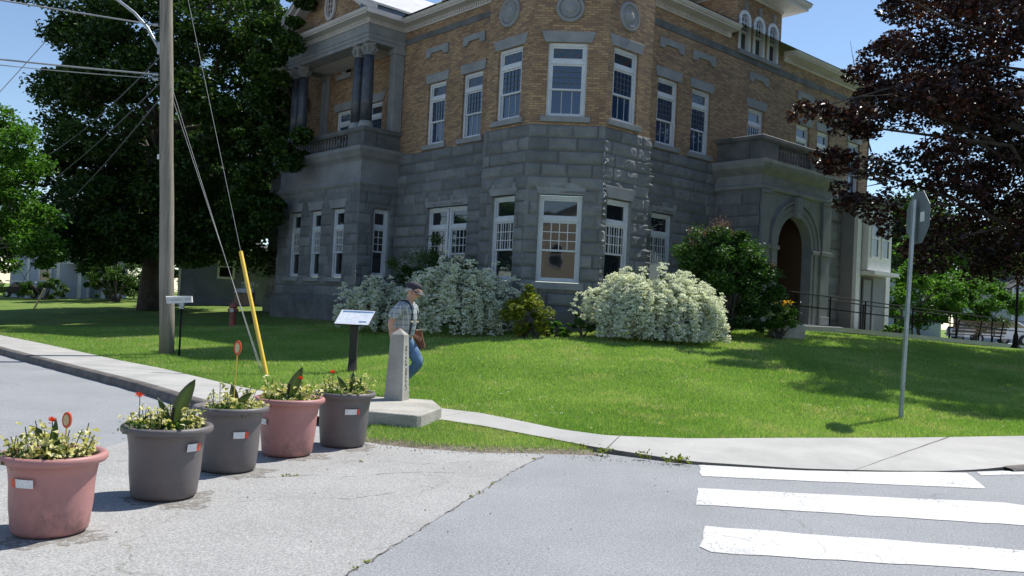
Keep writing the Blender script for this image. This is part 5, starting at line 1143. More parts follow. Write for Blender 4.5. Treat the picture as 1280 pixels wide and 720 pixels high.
shrub('perennial_plant', 'green plant with yellow flowers behind the railing by the grey house', 13.6, 30.3, 0.6, 0.4, 0.7, 'leaf_bright', 1500, 0.08, rng, ncl=12, cat='plant', stems=6)
# background shrubs left
for i, (x, y, rx, h, lb) in enumerate(((-22.3, 47.5, 1.5, 1.6, 'dark garden shrub in front of the white house porch'), (-20.0, 43.5, 1.9, 2.6, 'dark garden shrub right of the porch post'), (-25.6, 47, 1.6, 1.5, 'low dark garden shrub behind the leaning post'))):
    shrub('garden_shrub', lb, x, y, rx, 1.0, h, 'leaf_shrub', 4500, 0.12, rng, ncl=26)
shrub('hedge', 'long dark hedge far behind closing the view under the huge tree', -24, 68, 12, 1.5, 3.2, 'leaf_dark', 14000, 0.3, rng, ncl=60, cat='hedge')
# window-box flowers near the entrance
bp = gthing('flower_trough', 'weathered concrete trough planter at the foot of the lilac', 'planter', 7.35, 22.75)
mb = MB(); L_ = 0.42; 
mb.hexa([(-L_, -0.2, -0.1), (L_, -0.16, -0.1), (L_, 0.2, -0.1), (-L_, 0.2, -0.1), (-L_ * 1.05, -0.23, 0.36), (L_ * 1.05, -0.19, 0.36), (L_ * 1.05, 0.23, 0.36), (-L_ * 1.05, 0.23, 0.36)])
bevel(mb.build('trough', MT['slab'], bp), 0.02)
P = np.stack([rng.uniform(-.38, .38, 260), rng.uniform(-.15, .15, 260), rng.uniform(.34, .5, 260)], 1); leaves('foliage', P, 0.07, 'leaf_shrub', bp, rng)
fp = gthing('flowering_plant', 'plant with yellow and pale blue blooms in front of the dark arched doorway', 'plant', 8.0, 25.5)
P = rng.normal(size=(700, 3)) * np.array([0.22, 0.18, 0.18]) + np.array([0, 0, 0.55]); leaves('foliage', P, 0.07, 'leaf_shrub', fp, rng)
P = rng.normal(size=(60, 3)) * np.array([0.10, 0.08, 0.05]) + np.array([0.12, -0.1, 0.85]); leaves('blossom', P, 0.06, 'petal_yellow', fp, rng, None, 0.4, 0.9)
P = rng.normal(size=(40, 3)) * np.array([0.07, 0.08, 0.05]) + np.array([-0.12, -0.1, 0.88]); leaves('pale_blossom', P, 0.06, 'petal_white', fp, rng, None, 0.4, 0.9)
mb = MB(); [mb.tube([(0, 0, -0.1), (rng.uniform(-.1, .1), 0, 0.3), (rng.uniform(-.2, .2), 0, 0.7)], 0.01, 5) for _ in range(6)]; mb.build('stem', MT['bark'], fp)

# ---- grass blades on the lawn (one countless mass)
rng = np.random.default_rng(5)
def blades(name, X, Y, Z, hgt, wid, rng, dead=0.05):
    n_ = len(X); a = rng.uniform(0, 2 * math.pi, n_); h = hgt * rng.uniform(0.5, 1.3, n_); w_ = wid * rng.uniform(0.7, 1.3, n_)
    lx, ly = rng.normal(size=n_) * 0.45 * h, rng.normal(size=n_) * 0.45 * h
    V = np.empty((n_, 3, 3)); V[:, 0] = np.stack([X - np.cos(a) * w_, Y - np.sin(a) * w_, Z - 0.01], 1); V[:, 1] = np.stack([X + np.cos(a) * w_, Y + np.sin(a) * w_, Z - 0.01], 1)
    V[:, 2] = np.stack([X + lx, Y + ly, Z + h], 1)
    patch = fbm(X * 0.8, Y * 0.8, 3, 4); t = np.clip(0.9 * patch + rng.uniform(-0.1, 0.42, n_), 0, 0.93); dry = smooth01((fbm(X * 1.3, Y * 1.3, 44, 4) - 0.50) / 0.14) * 0.30; t = np.where(rng.uniform(0, 1, n_) < dead + dry, 1.0, t)
    return tagit(np_mesh(name, V.reshape(-1, 3), np.arange(n_ * 3).reshape(-1, 3), MT['blade'], None, {'tone': np.repeat(t, 3)}), 'short mown green grass covering the lawn' if name == 'grass' else 'rough grass on the verge between the sidewalk and the old asphalt', 'grass', kind='stuff')
n_ = 1100000
# sample with density falling with distance, inside the camera's wedge and a margin either side
rY = 9.3 * (26.0 / 9.3) ** (rng.uniform(0, 1, n_) ** 1.15); rX = (rng.uniform(-0.75, 0.75, n_)) * rY
dd = walk_dist(rX, rY); ok = dd > 0.02
qa = (np.stack([rX, rY], 1) - np.array([L0.x, L0.y])); sa = qa @ np.array([AV.x, AV.y]); sb_ = qa @ np.array([BV.x, BV.y])
inside = (sb_ > 0.75) & (sa > -0.65); ok &= ~inside
rX, rY = rX[ok], rY[ok]; rZ = ground_z(rX, rY)
blades('grass', rX, rY, rZ, 0.040 * (0.75 + rY / 40), 0.0035 * (0.5 + rY / 14), rng, 0.04)
n_ = 60000; rX = rng.uniform(-1.9, 1.2, n_); rY = rng.uniform(8.7, 10.9, n_)
ed = poly_edge_dist(rX, rY, wp); ok = in_poly(rX, rY, wp) & (rng.uniform(0, 1, n_) < smooth01((ed - 0.02) / 0.16) + 0.10 * (fbm(rX * 5, rY * 5, 8, 2) > 0.5))
rX, rY = rX[ok], rY[ok]; blades('verge_grass', rX, rY, wedge_z(rX, rY), 0.040, 0.004, rng, 0.10)
n_ = 260; rX = rng.uniform(-4, 8, n_); rY = rng.uniform(10, 17, n_); ok = (walk_dist(rX, rY) > 0.1) & (fbm(rX * 0.7, rY * 0.7, 21, 3) > 0.5); rX, rY = rX[ok], rY[ok]
P = np.repeat(np.stack([rX, rY, ground_z(rX, rY) + 0.045], 1), 5, 0) + rng.normal(size=(len(rX) * 5, 3)) * np.array([0.012, 0.012, 0.004])
tagit(leaves('clover', P, 0.014, 'petal_white', None, rng, None, 1.2, 0.9), 'white clover heads dotted through the front lawn', 'clover', kind='stuff')
# weeds along the walk edge
wd_ = np.array([(0.55, 9.35), (0.8, 9.15), (1.05, 9.0), (1.25, 8.98), (1.45, 8.88), (1.75, 8.72), (1.9, 8.66)])
for i, (x, y) in enumerate(wd_[:6]):
    if i in (3,): continue
    t = thing('weed', ['yellow green weed tuft at the verge end by the walk edge', 'tiny weed just right of the verge end', 'leafy weed midway along the cracked walk edge', '', 'small weed left of the crosswalk bush weed', 'yellowing weed nearest to the crosswalk stripes'][i], 'weed', (x, y - 0.02, 0.0), 0, 'weeds along the sidewalk edge')
    m_ = 50 if i in (0, 5) else 26; sp = 0.07 if i in (0, 5) else 0.04
    P = rng.normal(size=(m_, 3)) * np.array([sp, 0.03, 0.025]) + np.array([0, 0, 0.055]); leaves('foliage', P, 0.045, 'leaf_yellow', t, rng)

# ================================================================= planters
def planter(name, label, x, y, rt, rb, h, mat, seed, canna, stake=None, red=None, sticker=None, rot=0):
    rng = np.random.default_rng(seed)
    t = thing(name, label, 'planter', (x, y, 0.004), 0, 'row of plastic flower planters on the asphalt')
    mb = MB(); prof = [(0.001, 0.0), (rb - 0.03, 0.0), (rb, 0.02), (rb + 0.006, 0.04)]
    for k in range(1, 7): prof.append((rb + (rt - 0.045 - rb) * k / 6 + 0.006 * math.sin(k), 0.04 + (h - 0.10) * k / 6))
    prof += [(rt - 0.035, h - 0.058), (rt - 0.012, h - 0.052), (rt, h - 0.038), (rt, h - 0.015), (rt - 0.008, h - 0.003), (rt - 0.022, h), (rt - 0.045, h - 0.006), (rt - 0.055, h - 0.03), (rt - 0.065, h - 0.14)]
    mb.lathe(prof, n=64, close=False); o = mb.build('pot', MT[mat], t); [setattr(q, 'use_smooth', True) for q in o.data.polygons]
    # soil disc, uneven
    V = [(0, 0, h - 0.045)]; n_ = 28
    for j in (0.35, 0.7, 1.0):
        for k in range(n_): a = 2 * math.pi * k / n_; V.append(((rt - 0.058) * j * math.cos(a), (rt - 0.058) * j * math.sin(a), h - 0.055 + rng.uniform(-.014, .02)))
    F_ = [(0, 1 + k, 1 + (k + 1) % n_) for k in range(n_)] + [(1 + i * n_ + k, 1 + (i + 1) * n_ + k, 1 + (i + 1) * n_ + (k + 1) % n_, 1 + i * n_ + (k + 1) % n_) for i in range(2) for k in range(n_)]
    mb = MB(); mb.add(V, F_); mb.build('soil', MT['soil'], t)
    # variegated foliage: little sprigs with leaves
    LP = []; LT = []; mb = MB()
    for i in range(34):
        a = rng.uniform(0, 2 * math.pi); r = (rt - 0.09) * rng.uniform(0.15, 1) ** 0.5; b_ = np.array([r * math.cos(a), r * math.sin(a), h - 0.05])
        tall = rng.uniform(0.04, 0.22); tip = b_ + np.array([math.cos(a) * rng.uniform(0, .07), math.sin(a) * rng.uniform(0, .07), tall])
        mb.tube([tuple(b_), tuple((b_ + tip) / 2 + rng.normal(size=3) * 0.01), tuple(tip)], 0.003, 4)
        m_ = rng.integers(6, 12); s_ = rng.uniform(0.35, 1.0, m_)[:, None]; LP.append(b_ * (1 - s_) + tip * s_ + rng.normal(size=(m_, 3)) * np.array([0.028, 0.028, 0.012])); LT.append(rng.uniform(0.35, 1.0, m_))
    mb.build('stem', MT['leaf_shrub'], t)
    leaves('variegated_foliage', np.concatenate(LP), 0.044, 'leaf_vari', t, rng, np.concatenate(LT), 0.9, 0.75)
    cs = [(rng.uniform(-.15, .15), rng.uniform(-.22, 0.0)) for _ in range(3)] + [(rng.uniform(-.2, .2), -rt * 0.62)]
    GP = np.concatenate([np.array([cx_, cy_, h - 0.01]) + rng.normal(size=(110, 3)) * np.array([0.05, 0.04, 0.025]) for cx_, cy_ in cs])
    leaves('low_foliage', GP, 0.026, 'leaf_shrub', t, rng, rng.uniform(0.3, 1.0, len(GP)), 0.7, 0.6)
    # canna leaves: long curved blades (dx, height, lean x, width)
    for j, (cx_, hh, lean, wd, curl) in enumerate(canna):
        V = []; nseg = 9
        for k in range(nseg + 1):
            s_ = k / nseg; wv = wd * 1.2 * math.sin(math.pi * min(1, s_ * 0.93 + 0.07)) ** 0.8 * (1 if s_ < 1 else 0.05)
            px = cx_ + lean * s_ ** 1.3; pz = h - 0.05 + hh * (s_ - curl * s_ ** 3); py = -0.02 * j - 0.03 * s_
            V += [(px - wv * 0.86, py + wv * 0.25 + 0.012, pz + 0.25 * wv * (1 if lean > 0 else -1)), (px, py - 0.01, pz), (px + wv * 0.86, py - wv * 0.12 + 0.012, pz - 0.25 * wv * (1 if lean > 0 else -1))]
        V = np.array(V); idx = np.arange(len(V)).reshape(nseg + 1, 3)
        Fc = np.stack([idx[:-1, :-1], idx[:-1, 1:], idx[1:, 1:], idx[1:, :-1]], -1).reshape(-1, 4)
        ob = np_mesh('canna_leaf', V, Fc, MT['leaf_canna'], t, {'tone': np.tile([0.15 + 0.28 * j, 0.9, 0.3 + 0.25 * j], nseg + 1)}, smooth=True)
    if canna:
        mb = MB(); mb.tube([(canna[0][0], -0.01, h - 0.06), (canna[0][0] + 0.01, -0.015, h + 0.12)], [0.014, 0.009], 7); mb.build('canna_stem', MT['leaf_canna'], t)
    if stake:
        sx_, sh, orx, orz = stake
        mb = MB(); mb.tube([(sx_, -0.06, h - 0.06), (sx_ + 0.01, -0.06, h + sh)], 0.005, 6); st = mb.build('ornament_stake', MT['guard'], t)
        mb = MB(); n_ = 24; V = []
        for (rr, yy) in ((1.0, -0.008), (1.0, 0.008)):
            for k in range(n_): a = 2 * math.pi * k / n_; V.append((sx_ + 0.01 + orx * math.cos(a) * rr, -0.06 + yy, h + sh + orz + orz * math.sin(a) * rr))
        mb.add(V, [tuple(range(n_)), tuple(range(n_, 2 * n_))[::-1]] + [(k, (k + 1) % n_, n_ + (k + 1) % n_, n_ + k) for k in range(n_)]); mb.build('ornament_rim', MT['sticker_red'], st)
        mb = MB(); mb.add([(sx_ + 0.01 + orx * 0.66 * math.cos(2 * math.pi * k / n_), -0.0712, h + sh + orz + orz * 0.70 * math.sin(2 * math.pi * k / n_)) for k in range(n_)], [tuple(range(n_))]); mb.build('ornament_face', MT['tan'], st)
    if red:
        for (fx, fz) in red:
            mb = MB(); mb.tube([(fx + 0.01, -0.03, h - 0.05), (fx, -0.04, h + fz)], 0.003, 5); s2 = mb.build('flower_stem', MT['leaf_shrub'], t)
            P = rng.normal(size=(40, 3)) * np.array([0.011, 0.010, 0.006]) + np.array([fx, -0.04, h + fz]); leaves('red_flower', P, 0.017, 'petal_red', s2, rng, None, 0.6, 0.9)
    if sticker:
        ang, w_w, w_r, zc_, hh, order = sticker
        def patch(nm, a0, a1, z0_, z1_, m_):
            V = []; 
            for k in range(7):
                a = a0 + (a1 - a0) * k / 6
                for z in (z0_, z1_):
                    rr = rb + (rt - 0.045 - rb) * (z - 0.04) / (h - 0.10) + 0.012; V.append((rr * math.sin(a), -rr * math.cos(a), z))
            V = np.array(V); idx = np.arange(14).reshape(7, 2); Fc = np.stack([idx[:-1, 0], idx[1:, 0], idx[1:, 1], idx[:-1, 1]], -1)
            np_mesh(nm, V, Fc, MT[m_], t)
        if order == 'rw': patch('red_sticker', ang, ang + w_r, zc_ - hh / 2, zc_ + hh / 2, 'sticker_red'); patch('white_sticker', ang + w_r, ang + w_r + w_w, zc_ - hh / 2, zc_ + hh / 2, 'sticker_white')
        elif order == 'wr': patch('white_sticker', ang, ang + w_w, zc_ - hh / 2, zc_ + hh / 2, 'sticker_white'); patch('red_sticker', ang + w_w, ang + w_w + w_r, zc_ - hh / 2, zc_ + hh / 2, 'sticker_red')
        else: patch('white_sticker', ang, ang + w_w, zc_ - hh / 2, zc_ + hh / 2, 'sticker_white')
    return t
planter('flower_planter', 'pink plastic planter nearest the camera with a red and white sticker', -2.735, 5.24, 0.300, 0.210, 0.485, 'pot_pink', 1, [(-0.02, 0.27, -0.13, 0.035, 0.25), (-0.01, 0.25, 0.03, 0.03, 0.0), (0.0, 0.16, 0.07, 0.03, 0.1)], (0.085, 0.155, 0.027, 0.048), [(-0.005, 0.20)], (-0.50, 0.44, 0.14, 0.335, 0.050, 'rw'))
planter('flower_planter', 'dark taupe planter with a tall purple canna, second from the camera', -2.46, 6.27, 0.318, 0.222, 0.525, 'pot_grey', 2, [(0.03, 0.44, 0.16, 0.055, 0.12), (0.02, 0.27, -0.09, 0.03, 0.1), (-0.02, 0.30, -0.17, 0.026, 0.95), (0.06, 0.16, 0.20, 0.035, 0.5)], None, [(-0.20, 0.21)], (0.90, 0.30, 0.16, 0.385, 0.055, 'wr'))
planter('flower_planter', 'dark taupe planter in the middle of the row with a tall red ornament', -2.34, 7.32, 0.312, 0.222, 0.55, 'pot_grey', 3, [(0.03, 0.24, -0.03, 0.04, 0.05), (0.04, 0.20, 0.14, 0.035, 0.15)], (0.035, 0.43, 0.030, 0.062), None, (0.42, 0.36, 0.14, 0.33, 0.055, 'wr'))
planter('flower_planter', 'smaller pink planter between two taupe ones with a dark upright canna leaf', -2.06, 8.17, 0.330, 0.228, 0.545, 'pot_pink', 4, [(-0.02, 0.34, 0.13, 0.055, 0.0), (-0.04, 0.14, -0.08, 0.03, 0.1)], None, [(0.10, 0.19)], (-0.98, 0.42, 0.0, 0.33, 0.055, 'w'))
planter('flower_planter', 'taupe planter farthest from the camera beside the granite marker', -1.66, 8.82, 0.316, 0.222, 0.555, 'pot_grey', 5, [(0.06, 0.26, 0.02, 0.03, 0.0), (0.02, 0.21, -0.10, 0.032, 0.0), (0.10, 0.22, 0.07, 0.03, 0.05), (0.14, 0.14, 0.06, 0.03, 0.1)], None, [(-0.13, 0.20)], (0.22, 0.45, 0.13, 0.375, 0.055, 'wr'))

# ================================================================= boundary marker
mk_ = thing('granite_marker', 'tapered grey granite marker post with a pyramid top and vertical lettering', 'marker', (-1.44, 11.2, 0.215))
Ab, Cb, Bb = Vector((-1.61, 11.18, 0.0)), Vector((-1.37, 11.08, 0.0)), Vector((-1.30, 11.30, 0))
org = Vector((-1.44, 11.2, 0))
e1 = Vector((0.243, -0.085, 0)); e1n = e1.normalized(); e2n = Vector((-e1n.y, e1n.x, 0)); hb, ht = 0.128, 0.092
def mq(a, b_, z, hh): return Vector((-0.005, 0.09, 0)) + e1n * a * hh + e2n * b_ * hh + ZV * z
# rotate so that the right face turns slightly toward the camera
rot_ = R(-14); e1n = Vector((math.cos(rot_), math.sin(rot_), 0)); e2n = Vector((-e1n.y, e1n.x, 0))
H1 = 0.86; mb = MB()
mb.hexa([mq(-1, -1, 0, hb), mq(1, -1, 0, hb), mq(1, 1, 0, hb), mq(-1, 1, 0, hb), mq(-1, -1, H1, ht), mq(1, -1, H1, ht), mq(1, 1, H1, ht), mq(-1, 1, H1, ht)])
ap_ = mq(0, 0, H1 + 0.085, 0); k0 = len(mb.v); tp_ = [mq(-1, -1, H1, ht), mq(1, -1, H1, ht), mq(1, 1, H1, ht), mq(-1, 1, H1, ht)]
mb.v = []; mb.f = []
mb.add([mq(-1, -1, 0, hb), mq(1, -1, 0, hb), mq(1, 1, 0, hb), mq(-1, 1, 0, hb)] + tp_ + [ap_], [(0, 3, 2, 1), (0, 1, 5, 4), (1, 2, 6, 5), (2, 3, 7, 6), (3, 0, 4, 7), (4, 5, 8), (5, 6, 8), (6, 7, 8), (7, 4, 8)])
bevel(mb.build('shaft', MT['monument'], mk_), 0.006)
def text_obj(name, s, size, parent, mat, mtx, ext=0.002, align='CENTER'):
    cu = bpy.data.curves.new(name, 'FONT'); cu.body = s; cu.size = size; cu.extrude = ext; cu.align_x = align; cu.align_y = 'CENTER'
    tmp = bpy.data.objects.new(name + '_tmp', cu); COL.objects.link(tmp); dg = bpy.context.evaluated_depsgraph_get(); dg.update()
    me = bpy.data.meshes.new_from_object(tmp.evaluated_get(dg)); bpy.data.objects.remove(tmp); me.materials.clear(); me.materials.append(mat)
    o = bpy.data.objects.new(name, me); COL.objects.link(o); o.parent = parent; o.matrix_local = mtx; return o
# right face: baseline runs upward; letters read from bottom to top
nf = (e1n * H1 + ZV * (hb - ht)).normalized(); upd = (mq(1, 0, H1, ht) - mq(1, 0, 0, hb)).normalized(); yv = nf.cross(upd).normalized()
ctr = (mq(1, 0, 0, hb) + mq(1, 0, H1, ht)) / 2 + nf * 0.002
mt_ = Matrix(((upd.x, yv.x, nf.x, ctr.x), (upd.y, yv.y, nf.y, ctr.y), (upd.z, yv.z, nf.z, ctr.z), (0, 0, 0, 1)))
text_obj('lettering', 'UNITED STATES', 0.082, mk_, MT['ink'], mt_)
sl_ = thing('concrete_slab', 'thick weathered concrete slab with a chipped corner under the granite marker', 'slab', (-1.2, 10.55, 0.0))
mb = MB(); q = [(-1.62, 9.96), (-1.02, 9.80), (-0.97, 9.86), (-0.80, 10.68), (-0.98, 11.45), (-1.85, 11.55)]; q = [(a_ + 1.2, b_ - 10.55) for a_, b_ in q]
mb.prism([(a_, b_, -0.05) for a_, b_ in q], (0, 0, 0.27)); o = mb.build('slab', MT['slab'], sl_); bevel(o, 0.018, 3)
sl_.name = 'marker_base'

# ================================================================= info panel
ip = gthing('information_panel', 'slanted white information panel on a black post left of the man', 'sign', -2.72, 15.0); g0 = Vector(ip.location)
mb = MB(); mb.box(-0.065, 0.065, -0.05, 0.05, -0.1, 0.86); post = mb.build('post', MT['blackbrown'], ip)
mb = MB(); mb.prism([(-0.06, -0.16, 0.0), (-0.06, -0.16, 0.03), (-0.06, -0.05, 0.22), (-0.06, 0.05, 0.22), (-0.06, 0.16, 0.03), (-0.06, 0.16, 0)], (0.12, 0, 0)); mb.build('foot_bracket', MT['blackbrown'], ip)
def pp(u, v_, n__): # tilted board
    tl = R(40); return Vector((u + 0.17 * v_, v_ * math.cos(tl) - n__ * math.sin(tl), 0.95 + v_ * math.sin(tl) + n__ * math.cos(tl)))
mb = MB(); mb.hexa([pp(-0.31, -0.20, -0.02), pp(0.31, -0.20, -0.02), pp(0.31, 0.20, -0.02), pp(-0.31, 0.20, -0.02), pp(-0.31, -0.20, 0), pp(0.31, -0.20, 0), pp(0.31, 0.20, 0), pp(-0.31, 0.20, 0)]); bd = mb.build('board', MT['blackbrown'], ip)
mb = MB(); mb.quad(pp(-0.295, -0.19, 0.004), pp(0.295, -0.19, 0.004), pp(0.295, 0.185, 0.004), pp(-0.295, 0.185, 0.004)); mb.build('printed_sheet', MT['panel_face'], bd)
mb = MB(); mb.quad(pp(-0.26, 0.125, 0.007), pp(0.28, 0.125, 0.007), pp(0.28, 0.165, 0.007), pp(-0.26, 0.165, 0.007)); mb.quad(pp(0.10, -0.13, 0.007), pp(0.24, -0.13, 0.007), pp(0.24, -0.10, 0.007), pp(0.10, -0.10, 0.007)); mb.build('header_band', MT['panel_blue'], bd)

# ================================================================= utility pole, wires
PX, PY = -7.16, 17.98; pz0 = gz(PX, PY); lean = Vector((-0.060, 0, 1)).normalized()
up_ = thing('utility_pole', 'tall weathered wooden utility pole at the lawn edge by the sidewalk', 'utility pole', (PX, PY, pz0))
mb = MB(); npt = 14; mb.tube([lean * (11.5 * k / npt) + Vector((0.006 * math.sin(k * 2), 0, -0.15 if k == 0 else 0)) for k in range(npt + 1)], [0.152 - 0.036 * k / npt for k in range(npt + 1)], 20)
o = mb.build('pole', MT['pole_wood'], up_); [setattr(q, 'use_smooth', True) for q in o.data.polygons]
def PL(z, dx=0, dy=0): return Vector((PX, PY, pz0)) + lean * (z - pz0) + Vector((dx, dy, 0))
PLo = Vector((PX, PY, pz0))
mb = MB(); pts = [PL(6.58, -0.14), PL(6.72, -0.22), PL(7.05, -0.40), PL(7.35, -0.68), PL(7.62, -1.05), PL(7.78, -1.6), PL(7.85, -2.2)]; mb.tube([p - PLo for p in pts], 0.032, 10); ar = mb.build('lamp_bracket', MT['galv'], up_); [setattr(q, 'use_smooth', True) for q in ar.data.polygons]
mb = MB(); mb.box(*(lambda c: (c.x - 0.04, c.x + 0.05, c.y - 0.06, c.y + 0.06, c.z - 0.12, c.z + 0.14))(PL(6.6, -0.13) - PLo)); mb.build('bracket_plate', MT['galv'], up_)
mb = MB()
for z in (7.10, 6.05, 5.95): c = PL(z, -0.15, -0.05) - PLo; mb.cyl(c, c + Vector((-0.12, 0, 0)), 0.035, 0.03, 8)
mb.build('insulator', MT['galv'], up_)
mb = MB(); c = PL(4.3, -0.13, -0.1) - PLo; mb.box(c.x - 0.02, c.x + 0.02, c.y - 0.02, c.y, c.z - 0.05, c.z + 0.05); mb.build('pole_tag', MT['sticker_white'], up_)
def wire(label, a, b_, r=0.012, sag=0.25, mat='wire', group='overhead wires at the utility pole', name='overhead_wire', seg=22):
    a = Vector(a); b_ = Vector(b_); mb = MB(); pts = []
    for k in range(seg + 1):
        t = k / seg; p = a.lerp(b_, t); p.z -= sag * 4 * t * (1 - t); pts.append(p - a)
    mb.tube(pts, r, 6); o = mb.build(name, MT[mat], None); o.location = a; return tagit(o, label, 'wire', group)
def Wp(x, y, Y):  # a point on the line of sight, used to read off where the far ends of the wires are
    d = F0 * 1069.63 + RR * (x - 640) + UU * (360 - y); d = d / d.y; return Vector((0, 0, 1.5)) + d * Y
wire('uppermost bright cable running left from the pole across the sky', PL(7.10, -0.14), Vector((-13.5, 15.2, 7.0)), 0.016, 0.0)
wire('thick twisted cable running left from the pole at mid height', PL(6.06, -0.14), Vector((-14.2, 16.2, 6.05)), 0.018, 0.05)
wire('thin cable hung just under the thick twisted one', PL(5.98, -0.14), Vector((-14.2, 16.2, 6.0)), 0.009, 0.10)
wire('dark service cable descending left from the lamp bracket', PL(6.5, -0.14, 0.1), Vector((-26.9, 45, 7.6)), 0.016, 0.7, 'wire_dark')
wire('dark service cable below the bracket cable, with a drip loop', PL(5.95, -0.14, 0.1), Vector((-26.3, 45, 5.9)), 0.016, 0.4, 'wire_dark')
wire('lowest dark service cable going to the white house', PL(5.62, -0.14, 0.1), Vector((-25.0, 45, 4.6)), 0.018, 0.3, 'wire_dark')
wire('faint high wire crossing the blue sky at the upper left', Vector((-29.5, 45, 9.2)), Vector((-20.5, 40, 15.5)), 0.02, 0.1)
AN = Vector((-4.07, 14.42, gz(-4.07, 14.42) - 0.02))
MT['wire_guy'] = plain('dull_steel_strand', (0.16, 0.17, 0.18), 0.6, 0.2)
def guy(label, ztop, off, r=0.0055):
    a = AN + Vector((off, 0, 0)); b_ = PL(ztop, 0.10); mb = MB(); mb.tube([Vector((0, 0, 0)), (b_ - a) * 0.5, b_ - a], r, 6)
    o = mb.build('guy_wire', MT['wire_guy'], None); o.location = a; return tagit(o, label, 'guy wire', 'guy wires of the utility pole'), (b_ - a)
guy('left one of the close pair of guy wires without a guard', 5.85, -0.05); guy('right one of the close pair of guy wires without a guard', 5.65, -0.02)
g3, v3 = guy('long outer guy wire with a yellow plastic guard on its lower end', 9.4, 0.03)
dv = v3.normalized(); mb = MB(); mb.cyl(dv * 0.03, dv * 2.42, 0.034, 0.034, 14); gg = mb.build('guy_guard', MT['guard'], g3)
mb = MB(); mb.cyl((0, 0, -0.1), dv * 0.06, 0.03, 0.02, 8); mb.build('anchor_rod', MT['galv'], g3)

# street name marker near the pole
sn = gthing('street_name_sign', 'small white street name box on a thin black post beside the utility pole', 'sign', -6.70, 17.45); 
mb = MB(); mb.box(-0.016, 0.016, -0.016, 0.016, -0.05, 1.0); mb.build('post', MT['black'], sn)
mb = MB(); mb.box(-0.045, 0.045, -0.03, 0.03, 0.98, 1.10); mb.build('bracket', MT['galv'], sn)
mb = MB(); mb.hexa([(-0.28, -0.06, 1.07), (0.20, -0.02, 1.12), (0.17, 0.14, 1.12), (-0.37, 0.14, 1.08), (-0.30, -0.06, 1.21), (0.19, -0.02, 1.25), (0.15, 0.14, 1.25), (-0.40, 0.14, 1.22)]); bxs = mb.build('sign_box', MT['white_plastic'], sn)
xv = Vector((0.48, 0.04, 0.045)).normalized(); zv_ = Vector((0.04, -0.9, 0)); nv = xv.cross(Vector((0, 0, 1))).normalized(); yv2 = nv.cross(xv)
c_ = Vector((-0.047, -0.042, 1.162)) + nv * 0.003
text_obj('sign_lettering', 'CASWELL AVE', 0.075, bxs, MT['galv'], Matrix(((xv.x, yv2.x, nv.x, c_.x), (xv.y, yv2.y, nv.y, c_.y), (xv.z, yv2.z, nv.z, c_.z), (0, 0, 0, 1))), 0.001)

# ================================================================= stop sign seen from behind
sx0, sy0 = 5.74, 12.46; ss = gthing('stop_sign', 'octagonal stop sign seen from behind on a leaning galvanised post', 'road sign', sx0, sy0)
ln = Vector((0.024, 0.0, 1)).normalized(); mb = MB()
fx = Vector((0.057, -0.998, 0)); fy = Vector((0.998, 0.057, 0))
poly = [(-0.05, -0.012), (-0.028, -0.035), (0.028, -0.035), (0.05, -0.012), (0.05, -0.004), (0.024, -0.026), (-0.024, -0.026), (-0.05, -0.004)]
mb.prism([fx * a_ + fy * b_ + ZV * -0.15 for a_, b_ in poly], ln * 3.34); mb.build('post', MT['galv'], ss)
# plate: normal turned so that the plate is seen obliquely
na = R(-62); pxv = Vector((math.cos(na), math.sin(na), 0)) ; pxv = Vector((0.03, 0.9995, 0)); pn = Vector((0.9995, -0.03, 0))
ctr = ln * 2.93 + pn * 0.055; rO = 0.381 / math.cos(math.pi / 8)
def octp(k, r, n__): a_ = math.pi / 8 + k * math.pi / 4; return ctr + pxv * (r * math.cos(a_)) + ZV * (r * math.sin(a_)) + pn * n__
mb = MB(); mb.add([octp(k, rO, 0.0) for k in range(8)] + [octp(k, rO, 0.004) for k in range(8)], [tuple(range(8)), tuple(range(8, 16))[::-1]] + [(k, (k + 1) % 8, 8 + (k + 1) % 8, 8 + k) for k in range(8)]); pl_ = mb.build('sign_plate', MT['sign_back'], ss)
mb = MB(); mb.add([octp(k, rO * 0.995, 0.0055) for k in range(8)], [tuple(range(8))]); mb.build('front_face', MT['sticker_red'], pl_)
mb = MB(); c2 = ctr - pxv * 0.16 + ZV * 0.0 - pn * 0.008; mb.quad(c2 + pxv * -0.07 + ZV * -0.07 + pn * 0.003, c2 + pxv * 0.07 + ZV * -0.07 + pn * 0.003, c2 + pxv * 0.07 + ZV * 0.07 + pn * 0.003, c2 + pxv * -0.07 + ZV * 0.07 + pn * 0.003); mb.build('white_label', MT['sticker_white'], pl_)
mf = Matrix(((pxv.x, 0, pn.x, ctr.x + pn.x * 0.008), (pxv.y, 0, pn.y, ctr.y + pn.y * 0.008), (0, 1, 0, ctr.z), (0, 0, 0, 1)))
text_obj('lettering', 'STOP', 0.33, pl_, MT['sticker_white'], mf, 0.001)
mb = MB()
for z in (2.70, 3.05): c = ln * z; mb.cyl(c + fy * -0.04, c + fy * -0.05, 0.012, 0.012, 6)
mb.build('bolt', MT['galv'], ss)

